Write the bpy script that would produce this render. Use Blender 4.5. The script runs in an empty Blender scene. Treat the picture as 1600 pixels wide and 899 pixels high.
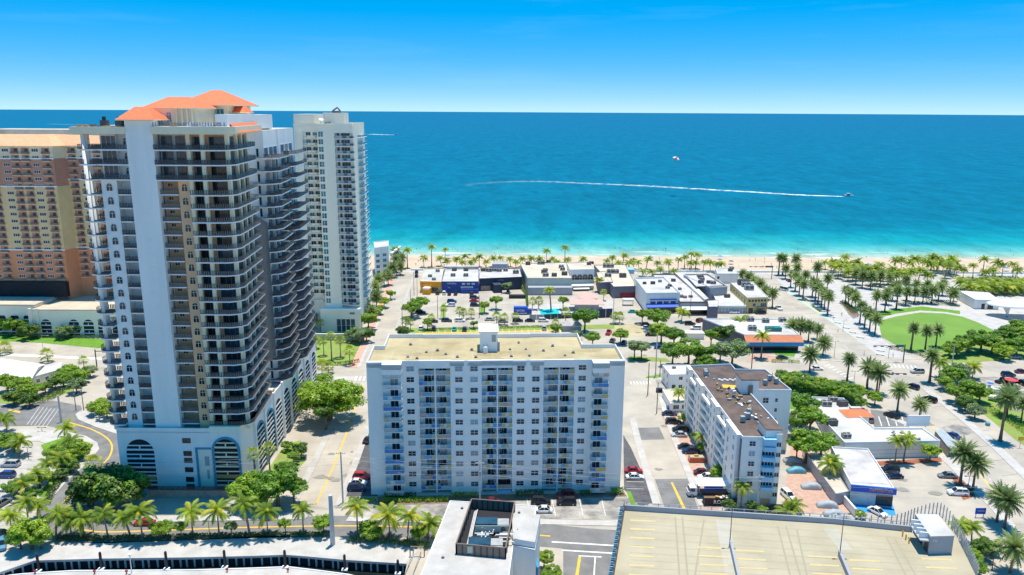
import bpy, bmesh, math, random
from mathutils import Vector, Matrix, Euler
rnd = random.Random(7)
# ------------------------------------------------------------------ camera
H = 92.0; F = 1204.0; ROLL = 0.0056; HV = 275.0        # camera height, focal length in px of the 1600 px photo
P = math.atan(HV / F)
scene = bpy.context.scene
col = scene.collection
cd = bpy.data.cameras.new('camera'); cam = bpy.data.objects.new('camera', cd); col.objects.link(cam)
cd.sensor_width = 36.0; cd.lens = 36.0 * F / 1600.0; cd.clip_start = 1.0; cd.clip_end = 200000.0
_X = Vector((1, 0, 0)); _U = Vector((0, math.sin(P), math.cos(P))); _F = Vector((0, math.cos(P), -math.sin(P)))
_R = _X * math.cos(ROLL) + _U * math.sin(ROLL); _V = -_X * math.sin(ROLL) + _U * math.cos(ROLL)
cam.matrix_world = Matrix(((_R.x, _V.x, -_F.x, 0), (_R.y, _V.y, -_F.y, 0), (_R.z, _V.z, -_F.z, H), (0, 0, 0, 1)))
scene.camera = cam
# ------------------------------------------------------------------ sky and sun
SUN_EL = math.radians(81); SUN_AZ = math.radians(25)    # azimuth from +Y towards +X
w = bpy.data.worlds.new('World'); scene.world = w; w.use_nodes = True
nt = w.node_tree; nt.nodes.clear()
sky = nt.nodes.new('ShaderNodeTexSky'); sky.sky_type = 'NISHITA'; sky.sun_disc = False
sky.sun_elevation = SUN_EL; sky.sun_rotation = SUN_AZ
sky.air_density = 0.6; sky.dust_density = 0.0; sky.ozone_density = 4.0; sky.altitude = 5000
hs = nt.nodes.new('ShaderNodeHueSaturation'); hs.inputs['Saturation'].default_value = 3.55; hs.inputs['Value'].default_value = 2.42
gm = nt.nodes.new('ShaderNodeGamma'); gm.inputs['Gamma'].default_value = 0.25
tc = nt.nodes.new('ShaderNodeTexCoord'); mp = nt.nodes.new('ShaderNodeMapping'); mp.inputs['Scale'].default_value = (2.0, 2.0, 24.0)
mp.inputs['Rotation'].default_value = (0, 0.05, 0)
nz = nt.nodes.new('ShaderNodeTexNoise'); nz.inputs['Scale'].default_value = 1.6; nz.inputs['Detail'].default_value = 7.0; nz.inputs['Roughness'].default_value = 0.6
rp = nt.nodes.new('ShaderNodeValToRGB'); rp.color_ramp.elements[0].position = 0.54; rp.color_ramp.elements[1].position = 0.86
mx = nt.nodes.new('ShaderNodeMixRGB'); mx.inputs['Color2'].default_value = (4.2, 4.6, 4.8, 1)
ml = nt.nodes.new('ShaderNodeMath'); ml.operation = 'MULTIPLY'; ml.inputs[1].default_value = 0.05
bg = nt.nodes.new('ShaderNodeBackground'); bg.inputs['Strength'].default_value = 0.15
out = nt.nodes.new('ShaderNodeOutputWorld')
L = nt.links.new
L(sky.outputs[0], gm.inputs['Color']); L(gm.outputs[0], hs.inputs['Color']); L(tc.outputs['Generated'], mp.inputs['Vector'])
L(mp.outputs[0], nz.inputs['Vector']); L(nz.outputs['Fac'], rp.inputs['Fac']); L(rp.outputs['Color'], ml.inputs[0])
L(hs.outputs[0], mx.inputs['Color1']); L(ml.outputs[0], mx.inputs['Fac']); L(mx.outputs[0], bg.inputs['Color']); L(bg.outputs[0], out.inputs[0])
sl = bpy.data.lights.new('sun', 'SUN'); so = bpy.data.objects.new('sun', sl); col.objects.link(so)
sl.energy = 3.1; sl.angle = math.radians(0.53); sl.color = (1.0, 0.93, 0.80)
sd = Vector((math.sin(SUN_AZ) * math.cos(SUN_EL), math.cos(SUN_AZ) * math.cos(SUN_EL), math.sin(SUN_EL)))
so.rotation_euler = sd.to_track_quat('Z', 'Y').to_euler(); so.location = (0, 0, 300)
vs = scene.view_settings
vs.view_transform = 'Standard'; vs.look = 'None'; vs.gamma = 1.0; vs.use_curve_mapping = False
vs.exposure = 0.9

# ------------------------------------------------------------------ pixel helpers (1600x899 photo): a ray met with a plane
def ray(px, py):
    u = px - 800.0; v = 449.5 - py
    u, v = u * math.cos(ROLL) - v * math.sin(ROLL), u * math.sin(ROLL) + v * math.cos(ROLL)
    return (u, F * math.cos(P) + v * math.sin(P), -F * math.sin(P) + v * math.cos(P))
def G(px, py, z=0.0):                       # the point at height z seen at a pixel
    d = ray(px, py); t = (z - H) / d[2]
    return Vector((d[0] * t, d[1] * t, z))
def at(px, py, Y):                          # the point on the upright plane y = Y
    d = ray(px, py); t = Y / d[1]
    return Vector((d[0] * t, Y, H + d[2] * t))
def proj_x(p):
    d = Vector(p) - Vector((0, 0, H)); return 800 + F * d.dot(_R) / max(1e-3, d.dot(_F))
def proj_y(p):
    d = Vector(p) - Vector((0, 0, H)); return 449.5 - F * d.dot(_V) / max(1e-3, d.dot(_F))

# ------------------------------------------------------------------ materials
MATS = {}
def mat(name, c, rough=0.7, var=0.12, scale=0.35, metal=0.0, bump=0.0, bscale=4.0, spec=0.5, c2=None, streak=False, trans=0.0, detail=5.0, objrand=0.0):
    if name in MATS: return MATS[name]
    m = bpy.data.materials.new(name); m.use_nodes = True; MATS[name] = m
    n = m.node_tree.nodes; l = m.node_tree.links
    b = n['Principled BSDF']; b.inputs['Roughness'].default_value = rough; b.inputs['Metallic'].default_value = metal
    b.inputs['Specular IOR Level'].default_value = spec
    a = Vector(c[:3]); hi = a * (1 + var); lo = Vector(c2) if c2 else a * (1 - var)
    geo = n.new('ShaderNodeNewGeometry'); mpn = n.new('ShaderNodeMapping')
    mpn.inputs['Scale'].default_value = (1, 1, 0.15) if streak else (1, 1, 1)
    l.new(geo.outputs['Position'], mpn.inputs['Vector'])
    tn = n.new('ShaderNodeTexNoise'); tn.inputs['Scale'].default_value = scale; tn.inputs['Detail'].default_value = detail; tn.inputs['Roughness'].default_value = 0.62
    l.new(mpn.outputs[0], tn.inputs['Vector'])
    cr = n.new('ShaderNodeValToRGB'); cr.color_ramp.elements[0].position = 0.34; cr.color_ramp.elements[1].position = 0.66
    cr.color_ramp.elements[0].color = (*lo, 1); cr.color_ramp.elements[1].color = (*hi, 1)
    l.new(tn.outputs['Fac'], cr.inputs['Fac']); src = cr.outputs['Color']
    if objrand:
        oi = n.new('ShaderNodeObjectInfo'); mr = n.new('ShaderNodeMapRange'); mr.inputs[3].default_value = 1 - objrand; mr.inputs[4].default_value = 1 + objrand
        hv = n.new('ShaderNodeHueSaturation'); l.new(oi.outputs['Random'], mr.inputs[0]); l.new(mr.outputs[0], hv.inputs['Value']); l.new(src, hv.inputs['Color'])
        mh = n.new('ShaderNodeMapRange'); mh.inputs[3].default_value = 0.5 + objrand * 0.06; mh.inputs[4].default_value = 0.5 - objrand * 0.06
        l.new(oi.outputs['Random'], mh.inputs[0]); l.new(mh.outputs[0], hv.inputs['Hue']); src = hv.outputs['Color']
    l.new(src, b.inputs['Base Color'])
    if bump:
        t2 = n.new('ShaderNodeTexNoise'); t2.inputs['Scale'].default_value = bscale; t2.inputs['Detail'].default_value = 4
        l.new(geo.outputs['Position'], t2.inputs['Vector'])
        bp = n.new('ShaderNodeBump'); bp.inputs['Strength'].default_value = bump; l.new(t2.outputs['Fac'], bp.inputs['Height']); l.new(bp.outputs[0], b.inputs['Normal'])
    if trans:
        tb = n.new('ShaderNodeBsdfTranslucent'); l.new(src, tb.inputs['Color'])
        ms = n.new('ShaderNodeMixShader'); ms.inputs[0].default_value = trans
        l.new(b.outputs[0], ms.inputs[1]); l.new(tb.outputs[0], ms.inputs[2]); l.new(ms.outputs[0], n['Material Output'].inputs['Surface'])
    return m
def M(n): return MATS[n]
mat('white_wall', (.90, .86, .80), .75, .03, .22, streak=True, c2=(.82, .785, .73), detail=8)
mat('white_paint', (.82, .82, .80), .6, .04, .3)
mat('cream_wall', (.86, .80, .64), .8, .05, .12, streak=True)
mat('tan_wall', (.80, .46, .25), .8, .10, .2)
mat('tan_deep', (.78, .44, .24), .8, .12, .3)
mat('beige_trim', (.86, .73, .50), .8, .06, .3)
mat('orange_wall', (.66, .27, .13), .8, .06, .15)
mat('ochre_wall', (.72, .52, .26), .8, .06, .15)
mat('pale_ochre', (.76, .63, .42), .8, .06, .15)
mat('brown_wall', (.50, .24, .16), .8, .06, .15)
mat('blue_trim', (.03, .27, .40), .6, .08, .4)
mat('light_blue', (.30, .58, .76), .6, .06, .4)
mat('grey_wall', (.36, .37, .40), .75, .06, .2)
mat('dark_grey_wall', (.16, .16, .20), .75, .06, .2)
mat('sage_wall', (.50, .54, .46), .8, .05, .2)
mat('navy_wall', (.028, .045, .08), .7, .1, .2)
mat('blue_wall', (.016, .06, .29), .6, .12, .2)
mat('shop_orange', (.78, .34, .015), .6, .08, .3)
mat('yellow_wall', (.66, .50, .19), .75, .07, .2)
mat('roof_white', (0.559, 0.545, 0.517), .85, .10, .12, c2=(0.41, 0.401, 0.372))
mat('roof_cream', (0.583, 0.515, 0.407), .85, .08, .12, c2=(0.486, 0.418, 0.321))
mat('roof_sand', (0.485, 0.413, 0.247), .9, .10, .09, c2=(0.341, 0.275, 0.144), bump=.1, detail=7)
mat('roof_grey', (0.554, 0.528, 0.515), .9, .10, .2, c2=(0.409, 0.383, 0.37))
mat('roof_brown', (0.143, 0.1, 0.0806), .95, .2, .25, c2=(0.0806, 0.0618, 0.0552), detail=7)
mat('tile_orange', (0.829, 0.185, 0.0672), .75, .12, 1.2, bump=.5, bscale=3.0)
mat('tile_pale', (0.86, 0.403, 0.213), .8, .10, .6, bump=.4, bscale=3.0)
mat('tile_pink', (.62, .40, .34), .8, .08, .6)
mat('concrete', (0.457, 0.432, 0.401), .85, .07, .25, c2=(0.38, 0.357, 0.326), bump=.1)
mat('concrete_pale', (0.499, 0.474, 0.446), .85, .06, .3, c2=(0.419, 0.396, 0.367))
mat('kerb', (.52, .50, .46), .85, .08, .6)
mat('deck', (.44, .385, .27), .85, .07, .10, c2=(.36, .315, .21), detail=9)
mat('asphalt', (0.196, 0.193, 0.189), .9, .12, .25, c2=(0.151, 0.147, 0.144), bump=.1)
mat('asphalt_dark', (0.0963, 0.0963, 0.102), .9, .15, .3, c2=(0.0681, 0.0681, 0.0738))
mat('asphalt_worn', (0.432, 0.394, 0.343), .9, .15, .22, c2=(0.152, 0.147, 0.14), detail=9)
mat('road_beige', (0.47, 0.419, 0.343), .9, .06, .09, c2=(0.358, 0.32, 0.272), detail=11, bump=.05)
mat('pavers', (0.508, 0.325, 0.248), .9, .10, .8, c2=(0.401, 0.254, 0.19))
mat('pink_walk', (0.659, 0.341, 0.249), .9, .10, .8)
mat('sand', (0.563, 0.442, 0.326), .95, .07, .08, c2=(0.482, 0.372, 0.266), detail=9)
mat('wet_sand', (.50, .42, .30), .5, .08, .1)
mat('soil', (.22, .14, .09), .95, .2, .4)
mat('mulch', (.30, .10, .055), .95, .2, .6)
mat('grass', (0.131, 0.276, 0.0192), .9, .16, .6, c2=(0.0926, 0.202, 0.0127), bump=.3, bscale=6)
mat('grass_patchy', (0.166, 0.298, 0.0319), .9, .2, .25, c2=(0.243, 0.234, 0.0745), bump=.3, bscale=6)
mat('turf', (0.154, 0.287, 0.0372), .9, .08, .06, c2=(0.131, 0.25, 0.0319))
mat('line_white', (.74, .74, .72), .8, .1, 1.5, c2=(.55, .55, .53))
mat('line_yellow', (0.806, 0.47, 0.0392), .8, .08, 1.0, c2=(0.672, 0.403, 0.056))
mat('deck_line', (.60, .45, .19), .8, .06, 1.0, c2=(.50, .42, .24))
mat('bike_green', (.40, .56, .43), .85, .06, .4, c2=(.48, .52, .42))
mat('glass', (.02, .028, .035), .12, .3, .4, spec=.5)
mat('glass_blue', (.03, .07, .10), .10, .3, .4, spec=.6)
mat('glass_teal', (.02, .19, .20), .12, .25, .4, spec=.6)
mat('glass_pale', (.32, .38, .42), .25, .2, .5)
mat('curtain', (.36, .30, .27), .7, .3, .9)
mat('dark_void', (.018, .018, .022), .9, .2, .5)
mat('dark_metal', (.055, .05, .05), .5, .15, .6)
mat('bronze', (.20, .15, .12), .5, .15, .6)
mat('steel', (.42, .43, .44), .45, .1, .5, metal=.6)
mat('galv', (.46, .47, .49), .5, .1, .5, metal=.3)
mat('unit_grey', (0.375, 0.375, 0.36), .6, .15, .8)
mat('unit_dark', (.10, .10, .10), .7, .2, .8)
mat('wood_pole', (.26, .18, .12), .9, .15, .8)
mat('ply', (.55, .31, .09), .85, .12, .5)
mat('conc_pole', (.52, .51, .50), .8, .08, .5)
mat('black_post', (.02, .02, .025), .6, .1, .6)
mat('trunk_palm', (.30, .235, .175), .95, .15, 1.5, c2=(.20, .155, .115), bump=.4, bscale=5)
mat('trunk_date', (.20, .14, .095), .95, .2, 1.5, c2=(.11, .08, .055), bump=.5, bscale=5)
mat('bark', (.17, .125, .09), .95, .2, 1.2)
mat('leaf_coco', (0.307, 0.407, 0.037), .5, .25, .35, c2=(0.184, 0.277, 0.0271), trans=.4, objrand=.22)
mat('leaf_yellow', (0.542, 0.517, 0.0431), .55, .2, .5, c2=(0.407, 0.419, 0.037), trans=.35, objrand=.15)
mat('leaf_date', (0.25, 0.32, 0.0961), .5, .25, .4, c2=(0.16, 0.225, 0.0641), trans=.25, objrand=.22)
mat('leaf_dead', (.36, .27, .10), .8, .2, .6, trans=.2)
mat('leaf_green', (0.154, 0.308, 0.0147), .5, .3, .5, c2=(0.0924, 0.209, 0.0111), trans=.3, objrand=.25)
mat('leaf_light', (0.278, 0.407, 0.0222), .5, .3, .5, c2=(0.184, 0.296, 0.0173), trans=.3, objrand=.25)
mat('leaf_grey', (0.259, 0.332, 0.161), .6, .25, .5, c2=(0.185, 0.246, 0.111), trans=.2, objrand=.15)
mat('leaf_dark', (0.0924, 0.173, 0.0197), .5, .3, .5, c2=(0.0586, 0.117, 0.0147), trans=.25, objrand=.2)
mat('rubber', (.02, .02, .02), .8, .1, 1)
mat('car_glass', (.015, .018, .022), .08, .1, 1, spec=.6)
mat('lamp_white', (.75, .75, .72), .3, .02, 1)
mat('lamp_red', (.45, .02, .02), .3, .02, 1)
mat('rim', (.40, .40, .42), .35, .1, 1, metal=.7)
mat('skin', (.42, .24, .16), .6, .1, 2)
mat('hair', (.04, .025, .02), .8, .1, 2)
mat('pool', (.04, .55, .46), .08, .15, .3)
mat('sign_teal', (.01, .18, .17), .5, .05, 1)
mat('red_cloth', (.62, .05, .05), .7, .1, 1)
mat('awning_blue', (.01, .10, .52), .6, .1, .6)
mat('awning_sky', (.02, .28, .62), .6, .1, .6)
mat('orange_band', (.58, .19, .085), .75, .08, .6)
mat('maroon', (.22, .02, .03), .7, .1, .6)
mat('canvas_white', (.82, .80, .77), .7, .05, .6)
mat('tarp_grey', (.36, .40, .42), .6, .15, 1.2)
mat('tarp_blue', (.10, .33, .42), .5, .15, 1.2)
mat('foam', (.85, .88, .88), .8, .05, .3)
mat('umb_blue', (.03, .22, .58), .6, .1, 1)
PC = {'white': (.80, .80, .80), 'black': (.016, .016, .019), 'dark grey': (.06, .06, .065), 'silver': (.42, .43, .45), 'red': (.42, .02, .03),
      'blue': (.02, .06, .24), 'teal': (.03, .42, .40), 'dark blue': (.018, .028, .075), 'maroon': (.13, .012, .02), 'orange red': (.50, .10, .04), 'grey': (.19, .20, .22), 'sky blue': (.09, .26, .38)}
for k, c in PC.items(): mat('paint ' + k, c, .28, .03, .5, spec=.6)
for k, c in {'blue': (.06, .20, .52), 'sky': (.12, .36, .56), 'yellow': (.62, .42, .09), 'pink': (.58, .36, .28), 'faded': (.42, .46, .46), 'pale': (.56, .60, .60), 'tan': (.50, .42, .26)}.items():
    mat('panel ' + k, c, .5, .12, .8)

# ------------------------------------------------------------------ mesh builder
class MB:
    def __init__(s): s.v = []; s.f = []; s.m = []; s.mats = []
    def mi(s, m):
        if m is None: m = s.mats[0] if s.mats else 'white_wall'
        if m not in s.mats: s.mats.append(m)
        return s.mats.index(m)
    def poly(s, pts, m=None):
        i = len(s.v); s.v += [tuple(p) for p in pts]; s.f.append(tuple(range(i, i + len(pts)))); s.m.append(s.mi(m)); return s
    def box(s, x0, y0, z0, x1, y1, z1, m=None, rz=0, c=None):
        p = [(x0, y0, z0), (x1, y0, z0), (x1, y1, z0), (x0, y1, z0), (x0, y0, z1), (x1, y0, z1), (x1, y1, z1), (x0, y1, z1)]
        if rz:
            cx, cy = c if c else ((x0 + x1) / 2, (y0 + y1) / 2); ca, sa = math.cos(rz), math.sin(rz)
            p = [(cx + (a - cx) * ca - (b - cy) * sa, cy + (a - cx) * sa + (b - cy) * ca, q) for a, b, q in p]
        i = len(s.v); s.v += p; k = s.mi(m)
        for f in ((0, 3, 2, 1), (4, 5, 6, 7), (0, 1, 5, 4), (1, 2, 6, 5), (2, 3, 7, 6), (3, 0, 4, 7)):
            s.f.append(tuple(i + j for j in f)); s.m.append(k)
        return s
    def prism(s, poly, z0, z1, m=None, mtop=None, bottom=False):
        n = len(poly); i = len(s.v); k = s.mi(m); kt = s.mi(mtop) if mtop else k
        A = sum(poly[j][0] * poly[(j + 1) % n][1] - poly[(j + 1) % n][0] * poly[j][1] for j in range(n))
        if A < 0: poly = list(poly)[::-1]
        s.v += [(p[0], p[1], z0) for p in poly] + [(p[0], p[1], z1) for p in poly]
        for j in range(n):
            q = (j + 1) % n; s.f.append((i + j, i + q, i + n + q, i + n + j)); s.m.append(k)
        s.f.append(tuple(range(i + n, i + 2 * n))); s.m.append(kt)
        if bottom: s.f.append(tuple(range(i + n - 1, i - 1, -1))); s.m.append(k)
        return s
    def tube(s, pts, r, n=6, m=None, cap=True):
        pts = [Vector(p) for p in pts]; k = s.mi(m); i0 = len(s.v)
        rs = r if isinstance(r, (list, tuple)) else [r] * len(pts)
        for j, p in enumerate(pts):
            d = (pts[min(j + 1, len(pts) - 1)] - pts[max(j - 1, 0)]).normalized()
            a = d.cross(Vector((0, 0, 1)) if abs(d.z) < .95 else Vector((1, 0, 0))).normalized(); b = d.cross(a)
            for q in range(n):
                t = 2 * math.pi * q / n; s.v.append(tuple(p + (a * math.cos(t) + b * math.sin(t)) * rs[j]))
        for j in range(len(pts) - 1):
            for q in range(n):
                a = i0 + j * n + q; b = i0 + j * n + (q + 1) % n
                s.f.append((a, a + n, b + n, b)); s.m.append(k)
        if cap:
            e = i0 + (len(pts) - 1) * n
            s.f.append(tuple(range(i0, i0 + n))); s.m.append(k); s.f.append(tuple(range(e + n - 1, e - 1, -1))); s.m.append(k)
        return s
    def mesh(s, name, off=(0, 0, 0), smooth=False):
        me = bpy.data.meshes.new(name)
        me.from_pydata([(a - off[0], b - off[1], c - off[2]) for a, b, c in s.v], [], s.f)
        for x in s.mats: me.materials.append(M(x))
        if len(s.mats) > 1: me.polygons.foreach_set('material_index', s.m)
        if smooth: me.polygons.foreach_set('use_smooth', [True] * len(me.polygons))
        me.update(); return me
    def build(s, name, parent=None, smooth=False, off=None):
        o0 = wloc(parent) if off is None else off
        return add(name, s.mesh(name, o0, smooth), parent)
WL = {}
def wloc(p):
    l = Vector((0, 0, 0))
    while p: l = l + p.location; p = p.parent
    return l
def add(name, me, parent=None, loc=(0, 0, 0), rz=0.0, sc=None):
    o = bpy.data.objects.new(name, me); col.objects.link(o)
    if parent: o.parent = parent
    o.location = loc
    if rz: o.rotation_euler = (0, 0, rz)
    if sc: o.scale = sc if isinstance(sc, (tuple, list)) else (sc, sc, sc)
    return o
THINGS = []
def tag(o, label, cat, group=None):
    o['label'] = label; o['category'] = cat
    if group: o['group'] = group
    THINGS.append(o); return o
def thing(name, label, cat, loc, group=None, rz=0.0, sc=None):
    return tag(add(name, None, None, loc, rz, sc), label, cat, group)
def structure(o): o['kind'] = 'structure'; return o
def sheet(name, px, m, z=0.01, world=False, thick=None):
    pts = [Vector((p[0], p[1], z)) for p in px] if world else [Vector((*G(p[0], p[1])[:2], z)) for p in px]
    b = MB()
    if thick: b.prism(pts, z - thick, z, m)
    else:
        A = sum(pts[j].x * pts[(j + 1) % len(pts)].y - pts[(j + 1) % len(pts)].x * pts[j].y for j in range(len(pts)))
        b.poly(pts if A > 0 else pts[::-1], m)
    return structure(b.build(name))
def offset_line(pts, d):
    r = []
    for i, p in enumerate(pts):
        a = pts[max(i - 1, 0)]; c = pts[min(i + 1, len(pts) - 1)]
        t = Vector((c[0] - a[0], c[1] - a[1], 0)).normalized(); r.append(Vector((p[0] - t.y * d, p[1] + t.x * d, 0)))
    return r
def smooth_line(pts, n=6):
    r = []
    for i in range(len(pts) - 1):
        p0, p1, p2, p3 = pts[max(i - 1, 0)], pts[i], pts[i + 1], pts[min(i + 2, len(pts) - 1)]
        for k in range(n):
            t = k / n; r.append(.5 * ((2 * p1) + (p2 - p0) * t + (2 * p0 - 5 * p1 + 4 * p2 - p3) * t * t + (3 * p1 - p0 - 3 * p2 + p3) * t ** 3))
    r.append(pts[-1]); return r
def ribbon(name, px, d0, d1, m, z, n=6, thick=None, world=False):
    c = [Vector((p[0], p[1], 0)) for p in px] if world else [Vector((*G(p[0], p[1])[:2], 0)) for p in px]
    c = smooth_line(c, n) if len(c) > 2 else c
    a = offset_line(c, d0); b = offset_line(c, d1); mb = MB(); k = mb.mi(m)
    for i in range(len(c)): mb.v += [(a[i].x, a[i].y, z), (b[i].x, b[i].y, z)]
    for i in range(len(c) - 1): mb.f.append((2 * i, 2 * i + 2, 2 * i + 3, 2 * i + 1) if d1 > d0 else (2 * i + 1, 2 * i + 3, 2 * i + 2, 2 * i)); mb.m.append(k)
    if thick:
        for side in (0, 1):
            j = len(mb.v); mb.v += [(mb.v[2 * i + side][0], mb.v[2 * i + side][1], z - thick) for i in range(len(c))]
            for i in range(len(c) - 1): mb.f.append((2 * i + side, 2 * i + 2 + side, j + i + 1, j + i)); mb.m.append(k)
    return structure(mb.build(name))
# ------------------------------------------------------------------ sea, beach, land
def sea_material():
    m = bpy.data.materials.new('sea_water'); m.use_nodes = True; n = m.node_tree.nodes; l = m.node_tree.links
    n.clear(); o = n.new('ShaderNodeOutputMaterial')
    geo = n.new('ShaderNodeNewGeometry'); sp = n.new('ShaderNodeSeparateXYZ'); l.new(geo.outputs['Position'], sp.inputs[0])
    # distance offshore, wobbled by sandbars
    mpn = n.new('ShaderNodeMapping'); mpn.inputs['Scale'].default_value = (.006, .03, 1); l.new(geo.outputs['Position'], mpn.inputs['Vector'])
    t = n.new('ShaderNodeTexNoise'); t.inputs['Scale'].default_value = 1.0; t.inputs['Detail'].default_value = 6; l.new(mpn.outputs[0], t.inputs['Vector'])
    off = n.new('ShaderNodeMath'); off.operation = 'SUBTRACT'; off.inputs[1].default_value = 497; l.new(sp.outputs['Y'], off.inputs[0])
    sb = n.new('ShaderNodeMath'); sb.operation = 'SUBTRACT'; sb.inputs[1].default_value = .5; l.new(t.outputs['Fac'], sb.inputs[0])
    wob = n.new('ShaderNodeMath'); wob.operation = 'MULTIPLY'; wob.inputs[1].default_value = .9; l.new(sb.outputs[0], wob.inputs[0])
    w1 = n.new('ShaderNodeMath'); w1.operation = 'ADD'; w1.inputs[1].default_value = 1.0; l.new(wob.outputs[0], w1.inputs[0])
    dd = n.new('ShaderNodeMath'); dd.operation = 'MULTIPLY'; l.new(off.outputs[0], dd.inputs[0]); l.new(w1.outputs[0], dd.inputs[1])
    ab = n.new('ShaderNodeMath'); ab.operation = 'MAXIMUM'; ab.inputs[1].default_value = 1.0; l.new(dd.outputs[0], ab.inputs[0])
    lg = n.new('ShaderNodeMath'); lg.operation = 'LOGARITHM'; lg.inputs[1].default_value = 10; l.new(ab.outputs[0], lg.inputs[0])
    dv = n.new('ShaderNodeMath'); dv.operation = 'DIVIDE'; dv.inputs[1].default_value = 4.0; l.new(lg.outputs[0], dv.inputs[0])
    cr = n.new('ShaderNodeValToRGB'); e = cr.color_ramp.elements
    st = [(0.0, (.46, .43, .33)), (.18, (.34, .42, .34)), (.32, (.17, .40, .35)), (.41, (.04, .32, .33)), (.47, (.005, .24, .28)), (.53, (.001, .17, .245)), (.60, (.001, .135, .215)), (.75, (.001, .13, .225)), (1.0, (.004, .125, .24))]
    e[0].position = 0; e[0].color = (*st[0][1], 1); e[1].position = 1; e[1].color = (*st[-1][1], 1)
    for p, c in st[1:-1]:
        q = e.new(p); q.color = (*c, 1)
    l.new(dv.outputs[0], cr.inputs['Fac'])
    # wind streaks and darker ripples
    m2 = n.new('ShaderNodeMapping'); m2.inputs['Scale'].default_value = (.05, .022, 1); l.new(geo.outputs['Position'], m2.inputs['Vector'])
    t2 = n.new('ShaderNodeTexNoise'); t2.inputs['Scale'].default_value = 1.0; t2.inputs['Detail'].default_value = 10; t2.inputs['Roughness'].default_value = .78; l.new(m2.outputs[0], t2.inputs['Vector'])
    mr = n.new('ShaderNodeMapRange'); mr.inputs[1].default_value = .25; mr.inputs[2].default_value = .75; mr.inputs[3].default_value = .62; mr.inputs[4].default_value = 1.42; l.new(t2.outputs['Fac'], mr.inputs[0])
    hv = n.new('ShaderNodeHueSaturation'); l.new(cr.outputs[0], hv.inputs['Color']); l.new(mr.outputs[0], hv.inputs['Value'])
    # breaking foam by the shore
    m3 = n.new('ShaderNodeMapping'); m3.inputs['Scale'].default_value = (.03, .22, 1); l.new(geo.outputs['Position'], m3.inputs['Vector'])
    t3 = n.new('ShaderNodeTexNoise'); t3.inputs['Scale'].default_value = 1.0; t3.inputs['Detail'].default_value = 8; l.new(m3.outputs[0], t3.inputs['Vector'])
    f1 = n.new('ShaderNodeMapRange'); f1.inputs[1].default_value = .57; f1.inputs[2].default_value = .66; l.new(t3.outputs['Fac'], f1.inputs[0])
    f2 = n.new('ShaderNodeMapRange'); f2.inputs[1].default_value = 10; f2.inputs[2].default_value = 28; f2.inputs[3].default_value = .8; f2.inputs[4].default_value = 0; l.new(off.outputs[0], f2.inputs[0])
    fm = n.new('ShaderNodeMath'); fm.operation = 'MULTIPLY'; l.new(f1.outputs[0], fm.inputs[0]); l.new(f2.outputs[0], fm.inputs[1])
    mxx = n.new('ShaderNodeMixRGB'); mxx.inputs['Color2'].default_value = (.8, .82, .8, 1); l.new(fm.outputs[0], mxx.inputs['Fac']); l.new(hv.outputs[0], mxx.inputs['Color1'])
    df = n.new('ShaderNodeBsdfDiffuse'); l.new(mxx.outputs[0], df.inputs['Color'])
    gl = n.new('ShaderNodeBsdfGlossy'); gl.inputs['Roughness'].default_value = .28; gl.inputs['Color'].default_value = (.8, .9, 1, 1)
    m4 = n.new('ShaderNodeMapping'); m4.inputs['Scale'].default_value = (.12, .30, 1); l.new(geo.outputs['Position'], m4.inputs['Vector'])
    t4 = n.new('ShaderNodeTexNoise'); t4.inputs['Scale'].default_value = 1.0; t4.inputs['Detail'].default_value = 7; l.new(m4.outputs[0], t4.inputs['Vector'])
    bp = n.new('ShaderNodeBump'); bp.inputs['Strength'].default_value = .55; bp.inputs['Distance'].default_value = 1.2; l.new(t4.outputs['Fac'], bp.inputs['Height'])
    l.new(bp.outputs[0], gl.inputs['Normal']); l.new(bp.outputs[0], df.inputs['Normal'])
    ms = n.new('ShaderNodeMixShader'); ms.inputs[0].default_value = .045; l.new(df.outputs[0], ms.inputs[1]); l.new(gl.outputs[0], ms.inputs[2])
    l.new(ms.outputs[0], o.inputs['Surface']); MATS['sea_water'] = m
sea_material()
mat('canal_water', (.012, .02, .018), .08, .3, .4, bump=.15, bscale=1.5, spec=.5)
structure(MB().poly([(-60000, 470, -.45), (60000, 470, -.45), (60000, 120000, -.45), (-60000, 120000, -.45)], 'sea_water').build('sea'))
b = MB(); b.mi('sand')
xs = [-2500 + 50 * i for i in range(101)]
prof = [(436, .02), (470, .02), (488, -.15), (497, -.44), (512, -1.6)]
for x in xs:
    wv = 1.6 * math.sin(x * .021) + 1.2 * math.sin(x * .053 + 1)
    for k, (y, z) in enumerate(prof): b.v.append((x, y + (wv if k > 1 else 0), z))
for i in range(100):
    for k in range(4):
        a = i * 5 + k; b.f.append((a, a + 5, a + 6, a + 1)); b.m.append(0)
structure(b.build('beach_sand'))
SW = [(0, 893.6), (54.8, 875), (155.6, 872), (300, 870), (400, 867.7), (445, 866), (475, 868), (537, 873.7), (636, 880)]
swp = [G(*p) for p in SW]
land = [(-2500, 437), (-2500, -60), (-170, -60), (-150, 100), (-118, 132)] + [(p.x, p.y) for p in swp] + [(swp[-1].x + .5, 120), (-22, 60), (-22, -60), (2500, -60), (2500, 437)]
structure(MB().poly([(x, y, 0) for x, y in land], 'road_beige').build('ground'))
structure(MB().poly([(-2600, -420, -2.2), (2600, -420, -2.2), (2600, 200, -2.2), (-2600, 200, -2.2)], 'canal_water').build('canal_water'))
structure(MB().poly([(-2600, -4000, -.5), (2600, -4000, -.5), (2600, -130, -.5), (-2600, -130, -.5)], 'road_beige').build('mainland'))
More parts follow.
